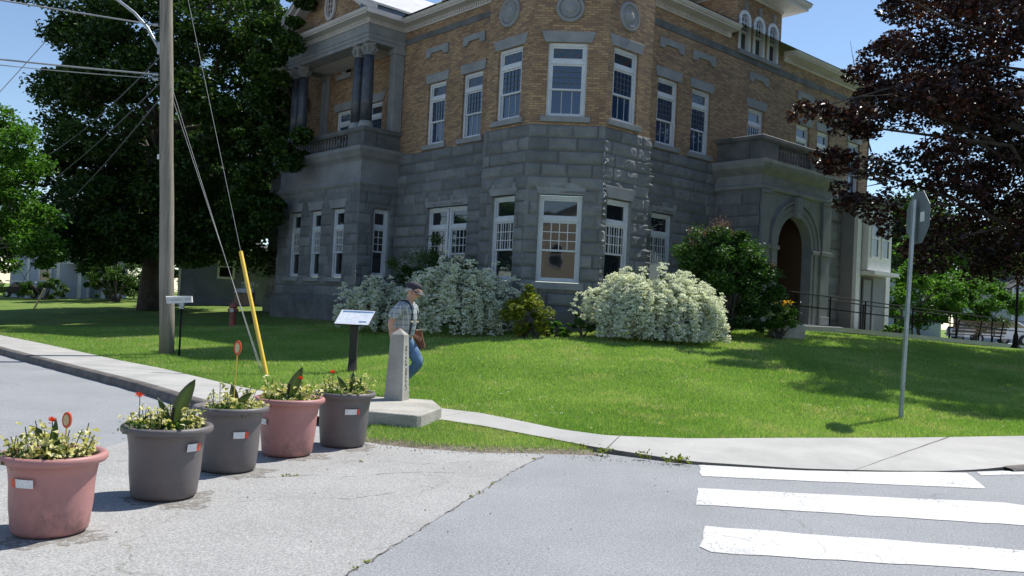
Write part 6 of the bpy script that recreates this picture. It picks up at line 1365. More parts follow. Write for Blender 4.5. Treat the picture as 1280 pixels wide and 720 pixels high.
# ================================================================= hydrant and box
hy = gthing('fire_hydrant', 'faded dark red fire hydrant on the lawn below the wooden box', 'hydrant', -8.42, 26.0)
mb = MB(); mb.lathe([(0.13, -0.05), (0.13, 0.03), (0.095, 0.05), (0.09, 0.40), (0.115, 0.42), (0.115, 0.46), (0.10, 0.48), (0.10, 0.56), (0.12, 0.58), (0.12, 0.61), (0.10, 0.66), (0.05, 0.71), (0.02, 0.72)], n=20); mb.cyl((0, 0, 0.71), (0, 0, 0.76), 0.025, 0.025, 5); o = mb.build('barrel', MT['hydrant'], hy)
for sx_ in (-1, 1):
    mb = MB(); mb.cyl((sx_ * 0.08, 0, 0.50), (sx_ * 0.15, 0, 0.50), 0.045, 0.05, 10); mb.build('nozzle_cap', MT['hydrant'], hy)
mb = MB(); mb.cyl((0, -0.08, 0.50), (0, -0.15, 0.50), 0.06, 0.065, 12); mb.build('pumper_cap', MT['galv'], hy)
wb = gthing('wooden_box', 'brown wooden box with a pale lid standing on a low board behind the hydrant', 'box', -8.55, 27.4)
mb = MB(); mb.hexa([(-0.29, -0.2, 0.62), (0.29, -0.2, 0.62), (0.29, 0.2, 0.62), (-0.29, 0.2, 0.62), (-0.24, -0.2, 0.96), (0.29, -0.2, 0.98), (0.29, 0.2, 0.98), (-0.24, 0.2, 0.96)]); mb.build('box_body', MT['brown_wood'], wb)
mb = MB(); mb.hexa([(-0.27, -0.26, 0.965), (0.33, -0.26, 0.985), (0.33, 0.24, 0.985), (-0.27, 0.24, 0.965), (-0.20, -0.16, 1.10), (0.30, -0.16, 1.12), (0.30, 0.24, 1.12), (-0.20, 0.24, 1.10)]); mb.build('lid', MT['monument'], wb)
mb = MB(); mb.box(-0.48, 0.42, -0.28, 0.26, 0.58, 0.615); mb.build('shelf_board', MT['brown_wood'], wb)
for x_ in (-0.3, 0.3):
    mb = MB(); mb.box(x_ - 0.04, x_ + 0.04, -0.04, 0.04, -0.1, 0.58); mb.build('leg', MT['blackbrown'], wb)
rw = thing('flower_pot', 'white flowers on top of the wooden box lid', 'plant', (-8.45, 27.45, wb.location.z + 1.11)); P = np.random.default_rng(2).normal(size=(160, 3)) * np.array([0.10, 0.07, 0.05]) + np.array([0, 0, 0.12]); leaves('blossom', P, 0.05, 'petal_white', rw, np.random.default_rng(2))
mb = MB(); mb.lathe([(0.05, 0), (0.08, 0.1)], n=10); mb.build('pot', MT['slab'], rw)

# ================================================================= ramp, railing, bench, lamp
Ra = Vector((8.6, 26.22, 0)); Rb = Vector((23.5, 36.7, 0)); rd = (Rb - Ra).normalized(); rn = Vector((-rd.y, rd.x, 0)); Ltot = (Rb - Ra).length
def ramp_z(t): return 1.47 - 0.031 * t
mb = MB(); V = []; nseg = 12
for k in range(nseg + 1):
    t = Ltot * k / nseg; p = Ra + rd * t; z = ramp_z(t)
    V += [p + ZV * (z - 0.15), p + ZV * z, p + rn * 1.5 + ZV * z, p + rn * 1.5 + ZV * (z - 0.15)]
mb.add(V, [(i * 4 + k, (i + 1) * 4 + k, (i + 1) * 4 + (k + 1) % 4, i * 4 + (k + 1) % 4) for i in range(nseg) for k in range(4)] + [(0, 1, 2, 3), (nseg * 4 + 3, nseg * 4 + 2, nseg * 4 + 1, nseg * 4)])
tagit(mb.build('ramp_walk', MT['concrete']), kind='structure')
mb = MB(); V = []
for k in range(nseg + 1):
    t = Ltot * k / nseg; p = Ra + rd * t + rn * 0.12; z = ramp_z(t) - 0.152
    V += [p + ZV * (z - 0.6), p + ZV * z, p + rn * 1.3 + ZV * z, p + rn * 1.3 + ZV * (z - 0.6)]
mb.add(V, [(i * 4 + k, (i + 1) * 4 + k, (i + 1) * 4 + (k + 1) % 4, i * 4 + (k + 1) % 4) for i in range(nseg) for k in range(4)] + [(0, 1, 2, 3), (nseg * 4 + 3, nseg * 4 + 2, nseg * 4 + 1, nseg * 4)])
tagit(mb.build('ramp_base', MT['kerb']), kind='structure')  # dark kerb tone stands in for the shadow strip under the ramp slab
rl = thing('metal_railing', 'long black two bar railing along the entrance ramp', 'railing', tuple(Ra + ZV * 1.47))
def onr(t, z, off=0.08): return Ra + rd * t + rn * off + ZV * (ramp_z(t) + z) - (Ra + ZV * 1.47)
for t in (0.3, 2.05, 4.0, 6.9, 9.9, 12.6, 16.0):
    mb = MB(); mb.cyl(onr(t, -0.25), onr(t, 0.96), 0.028, 0.028, 8); mb.build('post', MT['black'], rl)
for z in (0.95, 0.55):
    mb = MB(); mb.tube([onr(-0.6, z), onr(6, z), onr(12, z), onr(18, z)], 0.020, 8); mb.build('rail', MT['black'], rl)
rl2 = thing('metal_railing', 'far black railing on the other side of the entrance ramp', 'railing', tuple(Ra + ZV * 1.47))
for t in (3.0, 6.0, 9.0, 12.0):
    mb = MB(); mb.cyl(onr(t, -0.25, 1.42), onr(t, 0.96, 1.42), 0.025, 0.025, 8); mb.build('post', MT['black'], rl2)
for z in (0.95,):
    mb = MB(); mb.tube([onr(1.5, z, 1.42), onr(12, z, 1.42)], 0.022, 8); mb.build('rail', MT['black'], rl2)
bn = gthing('park_bench', 'dark slatted park bench on grass behind the ramp railing', 'bench', 18.95, 34.6, dz=0.0); bn.rotation_euler = (0, 0, R(10)); bn.scale = (1, 1, 1.18); W_ = 1.22
zb_ = 0.0
for k in range(4): mb = MB(); mb.box(-W_, W_, 0.06 + k * 0.11, 0.15 + k * 0.11, 0.42, 0.45); mb.build('seat_slat', MT['bench_wood'], bn)
for k in range(4): mb = MB(); mb.hexa([(-W_, -0.02 - 0.025 * k, 0.50 + 0.11 * k), (W_, -0.02 - 0.025 * k, 0.50 + 0.11 * k), (W_, 0.01 - 0.025 * k, 0.50 + 0.11 * k), (-W_, 0.01 - 0.025 * k, 0.50 + 0.11 * k), (-W_, -0.04 - 0.025 * k, 0.585 + 0.11 * k), (W_, -0.04 - 0.025 * k, 0.585 + 0.11 * k), (W_, -0.01 - 0.025 * k, 0.585 + 0.11 * k), (-W_, -0.01 - 0.025 * k, 0.585 + 0.11 * k)]); mb.build('back_slat', MT['bench_wood'], bn)
for x_ in (-1.0, 0.0, 1.0):
    mb = MB(); mb.tube([(x_, -0.12, 0.95), (x_, 0.0, 0.45), (x_, 0.06, 0.0)], 0.03, 6); mb.tube([(x_, 0.5, 0.0), (x_, 0.46, 0.42), (x_, 0.0, 0.42)], 0.03, 6); mb.build('leg_frame', MT['black'], bn)
for x_ in (-1.06, 1.06): mb = MB(); mb.tube([(x_, -0.05, 0.66), (x_, 0.45, 0.66), (x_, 0.46, 0.40)], 0.03, 6); mb.build('armrest', MT['black'], bn)
def lamp(label, x, y, h, r=0.05):
    t = gthing('lamp_post', label, 'lamp post', x, y, 'black lamp posts')
    mb = MB(); mb.lathe([(0.20, -0.1), (0.20, 0.08), (0.12, 0.2), (0.09, 0.55), (r, 0.7), (r * 0.9, h)], n=14); mb.build('post', MT['black'], t)
    mb = MB(); mb.tube([(-0.38, 0, h - 0.15), (-0.2, 0, h - 0.28), (0.2, 0, h - 0.28), (0.38, 0, h - 0.15)], 0.025, 6); mb.build('cross_arm', MT['black'], t)
    for sx_ in (-0.38, 0.38):
        mb = MB(); mb.lathe([(0.05, h - 0.15), (0.08, h - 0.1), (0.12, h + 0.16), (0.13, h + 0.18)], (sx_, 0, 0), 8); ln_ = mb.build('lantern', MT['glass'], t)
        mb = MB(); mb.lathe([(0.15, h + 0.18), (0.05, h + 0.30), (0.02, h + 0.34)], (sx_, 0, 0), 8); mb.build('lantern_cap', MT['black'], ln_)
lamp('black twin lantern lamp post seen left of the stop sign post', 17.2, 38.3, 3.0)
lamp('black lamp post whose flared base stands right of the bench', 19.55, 33.1, 4.2)

# parking lot beyond, a white car, distant houses
mb = MB(); V = [(16.5, 40), (34, 41), (60, 70), (22, 70)]
pz = 0.74; mb.add([(x, y, pz) for x, y in V], [(0, 1, 2, 3)]); tagit(mb.build('parking_lot', MT['asphalt_old']), kind='structure')
def car(name, label, x, y, z, rz, mat, L=4.4, h=1.45, sc=1.0):
    t = thing(name, label, 'car', (x, y, z), rz)
    w2 = 0.88
    prof = [(-2.2, 0.35), (-2.2, 0.75), (-2.05, 0.92), (-1.2, 0.98), (-0.6, 1.42), (0.9, 1.45), (1.75, 1.02), (2.15, 0.95), (2.2, 0.6), (2.2, 0.35)]
    mb = MB(); mb.prism([(a_, -w2, b_) for a_, b_ in prof], (0, 2 * w2, 0)); o = mb.build('body', MT[mat], t); bevel(o, 0.07, 3)
    mb = MB(); mb.prism([(a_, -w2 - 0.004, b_) for a_, b_ in ((-1.05, 1.0), (-0.55, 1.36), (0.85, 1.38), (1.5, 1.03))], (0, 2 * w2 + 0.008, 0)); mb.build('window', MT['glass'], t)
    for a_ in (-1.4, 1.4):
        for b_ in (-w2 + 0.02, w2 - 0.02):
            mb = MB(); mb.cyl((a_, b_ - 0.1, 0.32), (a_, b_ + 0.1, 0.32), 0.32, 0.32, 20); wh = mb.build('wheel', MT['tyre'], t)
            mb = MB(); mb.cyl((a_, b_ - 0.11, 0.32), (a_, b_ + 0.11, 0.32), 0.18, 0.18, 16); mb.build('rim', MT['galv'], wh)
    for b_ in (-0.6, 0.6): mb = MB(); mb.box(-2.22, -2.18, b_ - 0.16, b_ + 0.16, 0.66, 0.78); mb.build('headlight', MT['sticker_white'], t)
car('parked_car', 'white car parked in the lot behind the bench', 27.5, 49.0, 0.745, R(6), 'car_white')
car('parked_car', 'small dark vehicle with a pale flat cover on the far left lawn edge', -27.2, 47.5, gz(-27.2, 47.5) + 0.1, R(25), 'blackbrown')
bpy.data.objects['parked_car.001'].scale = (0.46, 0.6, 0.6)
mb = MB(); mb.box(-1.6, 1.5, -0.85, 0.85, 1.46, 1.56)
cv_ = mb.build('roof_cover', MT['car_white']); cv_.parent = bpy.data.objects['parked_car.001']; cv_.name = 'roof_cover'
wpst = gthing('leaning_post', 'pale wooden post leaning right beside the vehicle at far left', 'post', -20.9, 37.5); mb = MB(); mb.tube([(0, 0, -0.1), (0.45, 0, 0.9)], 0.045, 6); mb.build('timber', MT['tan'], wpst)

def house(name, label, x, y, rz, w_, d, h, rh, wallm, roofm, wins, z=None, extra=None, trimw=0.12):
    t = thing(name, label, 'house', (x, y, gz(x, y) - 0.1 if z is None else z), rz)
    mb = MB(); mb.add([(-w_ / 2, 0, 0), (w_ / 2, 0, 0), (w_ / 2, d, 0), (-w_ / 2, d, 0), (-w_ / 2, 0, h), (w_ / 2, 0, h), (w_ / 2, d, h), (-w_ / 2, d, h), (0, 0, h + rh), (0, d, h + rh)],
        [(0, 1, 5, 8, 4), (1, 2, 6, 5), (3, 7, 9, 6, 2), (0, 4, 7, 3)]); mb.build('wall', MT[wallm], t)
    mb = MB(); ov = 0.35; sl_ = rh / (w_ / 2)
    for s_ in (-1, 1):
        x1 = s_ * (w_ / 2 + ov); z1 = h - ov * sl_
        mb.hexa([(0, -ov, h + rh), (x1, -ov, z1), (x1, d + ov, z1), (0, d + ov, h + rh), (0, -ov, h + rh + 0.14), (x1, -ov, z1 + 0.14), (x1, d + ov, z1 + 0.14), (0, d + ov, h + rh + 0.14)])
    mb.build('roof', MT[roofm], t)
    for sx_ in (-1, 1):
        mb = MB(); mb.box(sx_ * w_ / 2 - (trimw if sx_ > 0 else 0.0) - 0.0, sx_ * w_ / 2 + (0 if sx_ > 0 else trimw), -0.03, 0.0 - 0.002, 0, h); mb.build('corner_board', MT['trim'], t)
    for (wx, wz, ww, wh) in wins:
        mb = MB(); f = 0.1
        mb.box(wx - ww / 2 - f, wx - ww / 2, -0.06, -0.001, wz - f, wz + wh + f); mb.box(wx + ww / 2, wx + ww / 2 + f, -0.06, -0.001, wz - f, wz + wh + f); mb.box(wx - ww / 2, wx + ww / 2, -0.06, -0.001, wz + wh, wz + wh + f); mb.box(wx - ww / 2, wx + ww / 2, -0.07, -0.001, wz - f, wz); mb.box(wx - ww / 2, wx + ww / 2, -0.05, -0.001, wz + wh / 2 - 0.03, wz + wh / 2 + 0.03)
        wf = mb.build('window', MT['trim'], t); mb = MB(); mb.quad((wx - ww / 2, -0.012, wz), (wx + ww / 2, -0.012, wz), (wx + ww / 2, -0.012, wz + wh), (wx - ww / 2, -0.012, wz + wh)); mb.build('pane', MT['glass'], wf)
    return t
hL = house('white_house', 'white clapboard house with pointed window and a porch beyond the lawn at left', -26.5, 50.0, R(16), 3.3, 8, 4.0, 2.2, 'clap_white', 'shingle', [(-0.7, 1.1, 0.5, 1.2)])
mb = MB(); mb.prism([(0.35, -0.05, 2.6), (0.35, -0.05, 3.3), (0.60, -0.05, 3.9), (0.85, -0.05, 3.3), (0.85, -0.05, 2.6)], (0, 0.04, 0)); mb.build('pointed_window', MT['glass'], hL)
# porch of the white house
mb = MB(); mb.hexa([(0.3, -2.0, 2.2), (2.9, -2.0, 2.2), (2.9, 0, 2.2), (0.3, 0, 2.2), (0.3, -2.0, 2.32), (2.9, -2.0, 2.32), (2.9, 0, 2.7), (0.3, 0, 2.7)]); mb.build('porch_roof', MT['shingle'], hL)
mb = MB(); mb.box(0.25, 2.95, -2.05, -1.95, 2.08, 2.24); mb.build('porch_beam', MT['trim'], hL)
for x_ in (0.4, 1.5, 2.75): mb = MB(); mb.box(x_ - 0.08, x_ + 0.08, -2.0, -1.86, -0.2, 2.1); mb.build('porch_post', MT['trim'], hL)
mb = MB(); mb.box(1.65, 2.7, 0.6, 7, 0, 3.4); mb.build('side_wing', MT['clap_white'], hL)
mb = MB(); mb.hexa([(1.6, 0.4, 3.4), (2.9, 0.4, 3.4), (2.9, 7.2, 3.4), (1.6, 7.2, 3.4), (1.6, 0.4, 4.2), (2.9, 0.4, 3.5), (2.9, 7.2, 3.5), (1.6, 7.2, 4.2)]); mb.build('wing_roof', MT['shingle'], hL)
for x_ in (2.2,): mb = MB(); mb.box(x_ - 0.25, x_ + 0.25, 0.57, 0.61, 1.0, 2.0); mb.build('window', MT['glass'], hL)
mb = MB(); mb.box(-2.9, -1.65, 1.5, 7, 0, 2.5); mb.build('lean_to', MT['clap_white'], hL); mb = MB(); mb.hexa([(-3.1, 1.3, 2.4), (-1.65, 1.3, 3.0), (-1.65, 7.1, 3.0), (-3.1, 7.1, 2.4), (-3.1, 1.3, 2.52), (-1.65, 1.3, 3.12), (-1.65, 7.1, 3.12), (-3.1, 7.1, 2.52)]); mb.build('lean_to_roof', MT['shingle'], hL)
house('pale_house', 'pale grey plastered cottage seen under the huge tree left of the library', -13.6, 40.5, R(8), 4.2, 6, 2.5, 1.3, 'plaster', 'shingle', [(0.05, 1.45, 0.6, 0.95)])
house('distant_house', 'small white gabled house far behind the small trees on the right', 38.5, 84, R(-10), 7, 9, 7.5, 3.0, 'clap_white', 'slate', [(-1.6, 2, 0.9, 1.5), (1.6, 2, 0.9, 1.5), (0, 5.2, 0.9, 1.5)])
house('distant_house', 'white house with dark roof at the right edge beyond the parking lot', 42, 62, R(-5), 11, 9, 4.2, 3.2, 'clap_white', 'shingle', [(-3, 1.2, 1, 1.5), (0, 1.2, 1, 1.5), (3, 1.2, 1, 1.5)])
# grey attached house at the right end of the library
H0, H1_, HO = 14.08, 17.1, -0.66 + 0.8 - 0.0
ho = R1 + AV * (0.8 - 0.62); gh = thing('grey_house', 'grey clapboard house with white corner boards right of the library entrance', 'house', tuple(ho + BV * 14.1 + ZV * 0.9))
def FG(u, n__, z): return BV * u - AV * n__ + ZV * (z - 0.9)
mb = MB(); W2 = 2.75; mb.hexa([FG(0, 0, 0.6), FG(W2, 0, 0.6), FG(W2, -5, 0.6), FG(0, -5, 0.6), FG(0, 0, 6.1), FG(W2, 0, 6.1), FG(W2, -5, 6.1), FG(0, -5, 6.1)]); mb.build('wall', MT['clap_grey'], gh)
mb = MB(); mb.hexa([FG(-0.25, 0.35, 6.1), FG(W2 + 0.25, 0.35, 6.1), FG(W2 + 0.25, -5, 6.1), FG(-0.25, -5, 6.1), FG(-0.25, 0.35, 6.3), FG(W2 + 0.25, 0.35, 6.3), FG(W2 + 0.25, -5, 7.0), FG(-0.25, -5, 7.0)]); mb.build('roof', MT['shingle'], gh)
for a_, b_ in ((-0.01, 0.30), (W2 - 0.32, W2 + 0.01)): mb = MB(); mb.fbox(FG, a_, b_, -0.1, 0.04, 0.7, 6.1); mb.build('corner_board', MT['trim'], gh)
mb = MB(); mb.fbox(FG, 0.42, 2.32, 0, 0.25, 3.55, 5.75); bay = mb.build('bay', MT['trim'], gh)
for a_, b_ in ((0.62, 1.22), (1.45, 2.1)):
    mb = MB(); f = 0.07; mb.fbox(FG, a_, a_ + f, 0.25, 0.29, 4.0, 5.5); mb.fbox(FG, b_ - f, b_, 0.25, 0.29, 4.0, 5.5); mb.fbox(FG, a_ + f, b_ - f, 0.25, 0.29, 5.42, 5.5); mb.fbox(FG, a_ + f, b_ - f, 0.25, 0.29, 4.0, 4.08); mb.fbox(FG, a_ + f, b_ - f, 0.25, 0.29, 4.72, 4.79); wf = mb.build('window', MT['trim'], gh)
    mb = MB(); mb.quad(FG(a_ + f, 0.258, 4.0), FG(b_ - f, 0.258, 4.0), FG(b_ - f, 0.258, 5.5), FG(a_ + f, 0.258, 5.5)); mb.build('pane', MT['glass'], wf)
mb = MB(); mb.fbox(FG, 0.38, 2.40, -0.05, 0.55, 3.38, 3.52); mb.build('door_hood', MT['trim'], gh)
mb = MB(); f = 0.1; mb.fbox(FG, 0.5, 0.5 + f, 0.0, 0.05, 1.3, 3.3); mb.fbox(FG, 1.35 - f, 1.35, 0.0, 0.05, 1.3, 3.3); mb.fbox(FG, 0.6, 1.25, 0, 0.05, 3.2, 3.3); df = mb.build('door_frame', MT['blackbrown'], gh)
mb = MB(); mb.fbox(FG, 0.6, 1.25, 0.0, 0.03, 1.3, 3.2); mb.build('door', MT['clap_grey'], gh)
# tan house behind the camera, mirrored in the centre window
house('tan_house', 'tan clapboard house across the street, seen only mirrored in the window', 4.5, -30.0, R(180), 24, 9, 8.6, 3.5, 'clap_tan', 'shingle', [(-3.2, 1.2, 1.0, 1.7), (0.2, 4.6, 1.0, 1.7), (7.2, 5.3, 1.0, 1.9), (3.2, 1.2, 1.0, 1.7), (-3.2, 4.6, 1.0, 1.7), (3.4, 4.6, 1.0, 1.7)], z=0)

# ================================================================= the man
man = thing('person', 'man in dark cap, plaid shirt, suspenders and jeans walking with head bowed', 'person', (-1.55, 12.38, gz(-1.55, 12.38) + 0.005), R(-18))
man.scale = (1.18, 1.10, 0.935)
def skin(name, pts, edges, mat, parent, sub=2, root=0):
    me = bpy.data.meshes.new(name); names = list(pts); me.from_pydata([pts[k][0] for k in names], [(names.index(a), names.index(b_)) for a, b_ in edges], []); me.materials.append(mat)
    o = bpy.data.objects.new(name, me); COL.objects.link(o); o.parent = parent
    o.modifiers.new('skin', 'SKIN')
    if not me.skin_vertices: raise RuntimeError('no skin layer')
    for i, k in enumerate(names):
        r = pts[k][1]; r = r if isinstance(r, tuple) else (r, r); me.skin_vertices[0].data[i].radius = r; me.skin_vertices[0].data[i].use_root = (i == root)
    s_ = o.modifiers.new('sub', 'SUBSURF'); s_.levels = sub; s_.render_levels = sub
    o.modifiers['skin'].use_smooth_shade = True
    return o
def chain(*k): return list(zip(k[:-1], k[1:]))
# local frame: +X forward, +Y his left, Z up ; height about 1.72 with bowed head
B = {'pel': ((0.0, 0, 0.93), (0.135, 0.11)), 'wst': ((0.01, 0, 1.06), (0.125, 0.11)), 'chs': ((0.025, 0, 1.25), (0.145, 0.115)), 'upc': ((0.035, 0, 1.38), (0.12, 0.09)), 'nk': ((0.065, 0, 1.475), 0.052), 'nk2': ((0.095, 0, 1.53), 0.052),
     'hd0': ((0.12, 0, 1.575), (0.070, 0.075)), 'hd1': ((0.135, 0, 1.63), (0.080, 0.092)), 'hd2': ((0.13, 0, 1.69), (0.078, 0.088)), 'hd3': ((0.115, 0, 1.735), (0.05, 0.055)),
     'jaw': ((0.185, 0, 1.56), 0.036), 'nose': ((0.222, 0, 1.607), 0.014), 
     'shR': ((0.03, -0.17, 1.40), 0.058), 'elR': ((-0.06, -0.235, 1.14), 0.040), 'wrR': ((-0.03, -0.235, 0.90), 0.028), 'hR': ((-0.005, -0.225, 0.83), (0.022, 0.036)),
     'shL': ((0.03, 0.17, 1.40), 0.058), 'elL': ((-0.02, 0.235, 1.14), 0.040), 'wrL': ((0.07, 0.225, 0.95), 0.028), 'hL': ((0.115, 0.215, 0.905), (0.036, 0.022)),
     'hpR': ((-0.01, -0.095, 0.88), 0.09), 'knR': ((0.07, -0.10, 0.49), 0.055), 'anR': ((0.02, -0.10, 0.09), 0.036), 'toR': ((0.13, -0.11, 0.035), 0.030),
     'hpL': ((0.01, 0.095, 0.88), 0.09), 'knL': ((0.20, 0.10, 0.53), 0.055), 'anL': ((-0.08, 0.10, 0.18), 0.036), 'toL': ((0.04, 0.11, 0.06), 0.030)}
BE = chain('pel', 'wst', 'chs', 'upc', 'nk', 'nk2', 'hd0', 'hd1', 'hd2', 'hd3') + [('hd0', 'jaw'), ('hd1', 'nose')] + [('upc', 'shR'), ('shR', 'elR'), ('elR', 'wrR'), ('wrR', 'hR'), ('upc', 'shL'), ('shL', 'elL'), ('elL', 'wrL'), ('wrL', 'hL')] + [('pel', 'hpR'), ('hpR', 'knR'), ('knR', 'anR'), ('anR', 'toR'), ('pel', 'hpL'), ('hpL', 'knL'), ('knL', 'anL'), ('anL', 'toL')]
# fingers and thumbs
def fingers(side, h, d, sp, curl):
    h = Vector(h); d = Vector(d).normalized(); sp = Vector(sp).normalized(); curl = Vector(curl)
    for i, L in enumerate((0.062, 0.072, 0.068, 0.052)):
        b0 = h + d * 0.022 + sp * (i - 1.5) * 0.019; B[f'f{side}{i}a'] = (tuple(b0), 0.0085); B[f'f{side}{i}b'] = (tuple(b0 + d * L * 0.5 + curl * 0.012), 0.008); B[f'f{side}{i}c'] = (tuple(b0 + d * L * 0.85 + curl * 0.034), 0.0065)
        BE.extend([('h' + side, f'f{side}{i}a'), (f'f{side}{i}a', f'f{side}{i}b'), (f'f{side}{i}b', f'f{side}{i}c')])
    b0 = h - d * 0.012 - sp * 0.036; B[f't{side}a'] = (tuple(b0), 0.010); B[f't{side}b'] = (tuple(b0 + d * 0.032 - sp * 0.012 + curl * 0.018), 0.0085); BE.extend([('h' + side, f't{side}a'), (f't{side}a', f't{side}b')])
fingers('R', B['hR'][0], (0.15, 0, -1), (-1, 0, 0), (0.3, 1, 0)); fingers('L', B['hL'][0], (1, -0.2, -0.3), (0, 0, -1), (0, -1, 0))
body = skin('body', B, BE, MT['skin'], man)
# ears and eyes
mb = MB()
for s_ in (-1, 1): mb.lathe([(0.004, -0.03), (0.014, -0.02), (0.016, 0.0), (0.016, 0.015), (0.006, 0.03)], (0.115, s_ * 0.088, 1.62), 8)
mb.build('ear', MT['skin'], man)
for s_ in (-1, 1):
    mb = MB(); mb.lathe([(0.002, -0.012), (0.012, -0.004), (0.012, 0.004), (0.002, 0.012)], (0.203, s_ * 0.032, 1.635), 10); mb.build('eye', MT['paper'], man)
    mb = MB(); mb.lathe([(0.001, -0.006), (0.006, 0), (0.001, 0.006)], (0.212, s_ * 0.032, 1.633), 8); mb.build('pupil', MT['black'], man)
mb = MB(); mb.tube([(0.208, -0.025, 1.575), (0.217, 0, 1.573), (0.208, 0.025, 1.575)], 0.006, 6); mb.build('mouth', MT['petal_pink'], man)
# hair fringe round the back and sides
hp = {'a': ((0.135, -0.080, 1.655), 0.020), 'b': ((0.07, -0.078, 1.645), 0.026), 'c': ((0.045, -0.04, 1.64), 0.032), 'd': ((0.038, 0, 1.635), 0.034), 'e': ((0.045, 0.04, 1.64), 0.032), 'f': ((0.07, 0.078, 1.645), 0.026), 'g': ((0.135, 0.080, 1.655), 0.020)}
skin('hair', hp, chain(*'abcdefg'), MT['hair'], man)
# shirt
S = {'q': ((0.0, 0, 0.90), (0.150, 0.135)), 'p': ((0.0, 0, 0.98), (0.158, 0.142)), 'w': ((0.02, 0, 1.08), (0.158, 0.140)), 'c': ((0.03, 0, 1.24), (0.165, 0.140)), 'u': ((0.033, 0, 1.37), (0.130, 0.108)), 'n': ((0.06, 0, 1.455), 0.066),
     'sR': ((0.028, -0.172, 1.395), 0.082), 'eR': ((-0.025, -0.225, 1.235), 0.075), 'eR2': ((-0.042, -0.232, 1.19), 0.073), 'sL': ((0.028, 0.172, 1.395), 0.082), 'eL': ((0.035, 0.225, 1.235), 0.075), 'eL2': ((0.038, 0.23, 1.19), 0.073)}
skin('shirt', S, chain('q', 'p', 'w', 'c', 'u', 'n') + [('u', 'sR'), ('sR', 'eR'), ('eR', 'eR2'), ('u', 'sL'), ('sL', 'eL'), ('eL', 'eL2')], MT['shirt'], man)
mb = MB(); mb.tube([(0.125, -0.055, 1.43), (0.085, -0.075, 1.475), (0.02, -0.05, 1.485), (0.0, 0, 1.485), (0.02, 0.05, 1.485), (0.085, 0.075, 1.475), (0.125, 0.055, 1.43)], 0.014, 6); mb.build('collar', MT['shirt'], man)
# jeans
J = {'p': ((0.0, 0, 1.0), (0.135, 0.122)), 'h': ((0.0, 0, 0.88), (0.140, 0.125)), 'hR': ((-0.005, -0.092, 0.83), 0.098), 'mR': ((0.035, -0.10, 0.66), 0.088), 'kR': ((0.072, -0.10, 0.49), 0.075), 'cR': ((0.045, -0.10, 0.30), 0.068), 'aR': ((0.022, -0.10, 0.075), 0.066),
     'hL': ((0.015, 0.092, 0.83), 0.100), 'mL': ((0.12, 0.10, 0.67), 0.092), 'kL': ((0.205, 0.10, 0.525), 0.080), 'cL': ((0.06, 0.10, 0.34), 0.070), 'aL': ((-0.075, 0.10, 0.17), 0.066)}
skin('jeans', J, chain('p', 'h') + [('h', 'hR'), ('hR', 'mR'), ('mR', 'kR'), ('kR', 'cR'), ('cR', 'aR'), ('h', 'hL'), ('hL', 'mL'), ('mL', 'kL'), ('kL', 'cL'), ('cL', 'aL')], MT['denim'], man)
for s_, (x_, y_, z_) in (('R', (0.05, -0.105, 0.03)), ('L', (-0.04, 0.105, 0.085))):
    tilt = 0 if s_ == 'R' else 0.045
    skin('shoe', {'h': ((x_ - 0.06, y_, z_ + 0.015 + tilt), 0.042), 'm': ((x_ + 0.03, y_, z_ + 0.012), 0.044), 't': ((x_ + 0.13, y_, z_ - tilt * 0.5), 0.038)}, chain('h', 'm', 't'), MT['shoe'], man)
# suspenders: flat straps over the shoulders, front and back
for s_ in (-1, 1):
    path = [(0.125, s_ * 0.075, 0.96), (0.150, s_ * 0.080, 1.12), (0.158, s_ * 0.082, 1.26), (0.135, s_ * 0.085, 1.38), (0.09, s_ * 0.092, 1.475), (0.01, s_ * 0.088, 1.485), (-0.06, s_ * 0.07, 1.41), (-0.11, s_ * 0.045, 1.26), (-0.12, s_ * 0.035, 1.12), (-0.12, s_ * 0.04, 1.0)]
    path = [Vector(p) for p in path]; V = []
    for i, p in enumerate(path):
        wv = Vector((0, 0.019, 0)); nrm_ = Vector((p.x - 0.03, 0, (p.z - 1.15) * 0.25 + (0.12 if p.z > 1.44 else 0))).normalized() * 0.006
        V += [p - wv - nrm_, p + wv - nrm_, p + wv + nrm_, p - wv + nrm_]
    mb = MB(); mb.add(V, [(i * 4 + k, (i + 1) * 4 + k, (i + 1) * 4 + (k + 1) % 4, i * 4 + (k + 1) % 4) for i in range(len(path) - 1) for k in range(4)]); st = mb.build('suspender', MT['strap'], man)
    mb = MB(); mb.box(0.150, 0.164, s_ * 0.087 - 0.022, s_ * 0.087 + 0.022, 1.15, 1.175); mb.build('clip', MT['tan'], st)
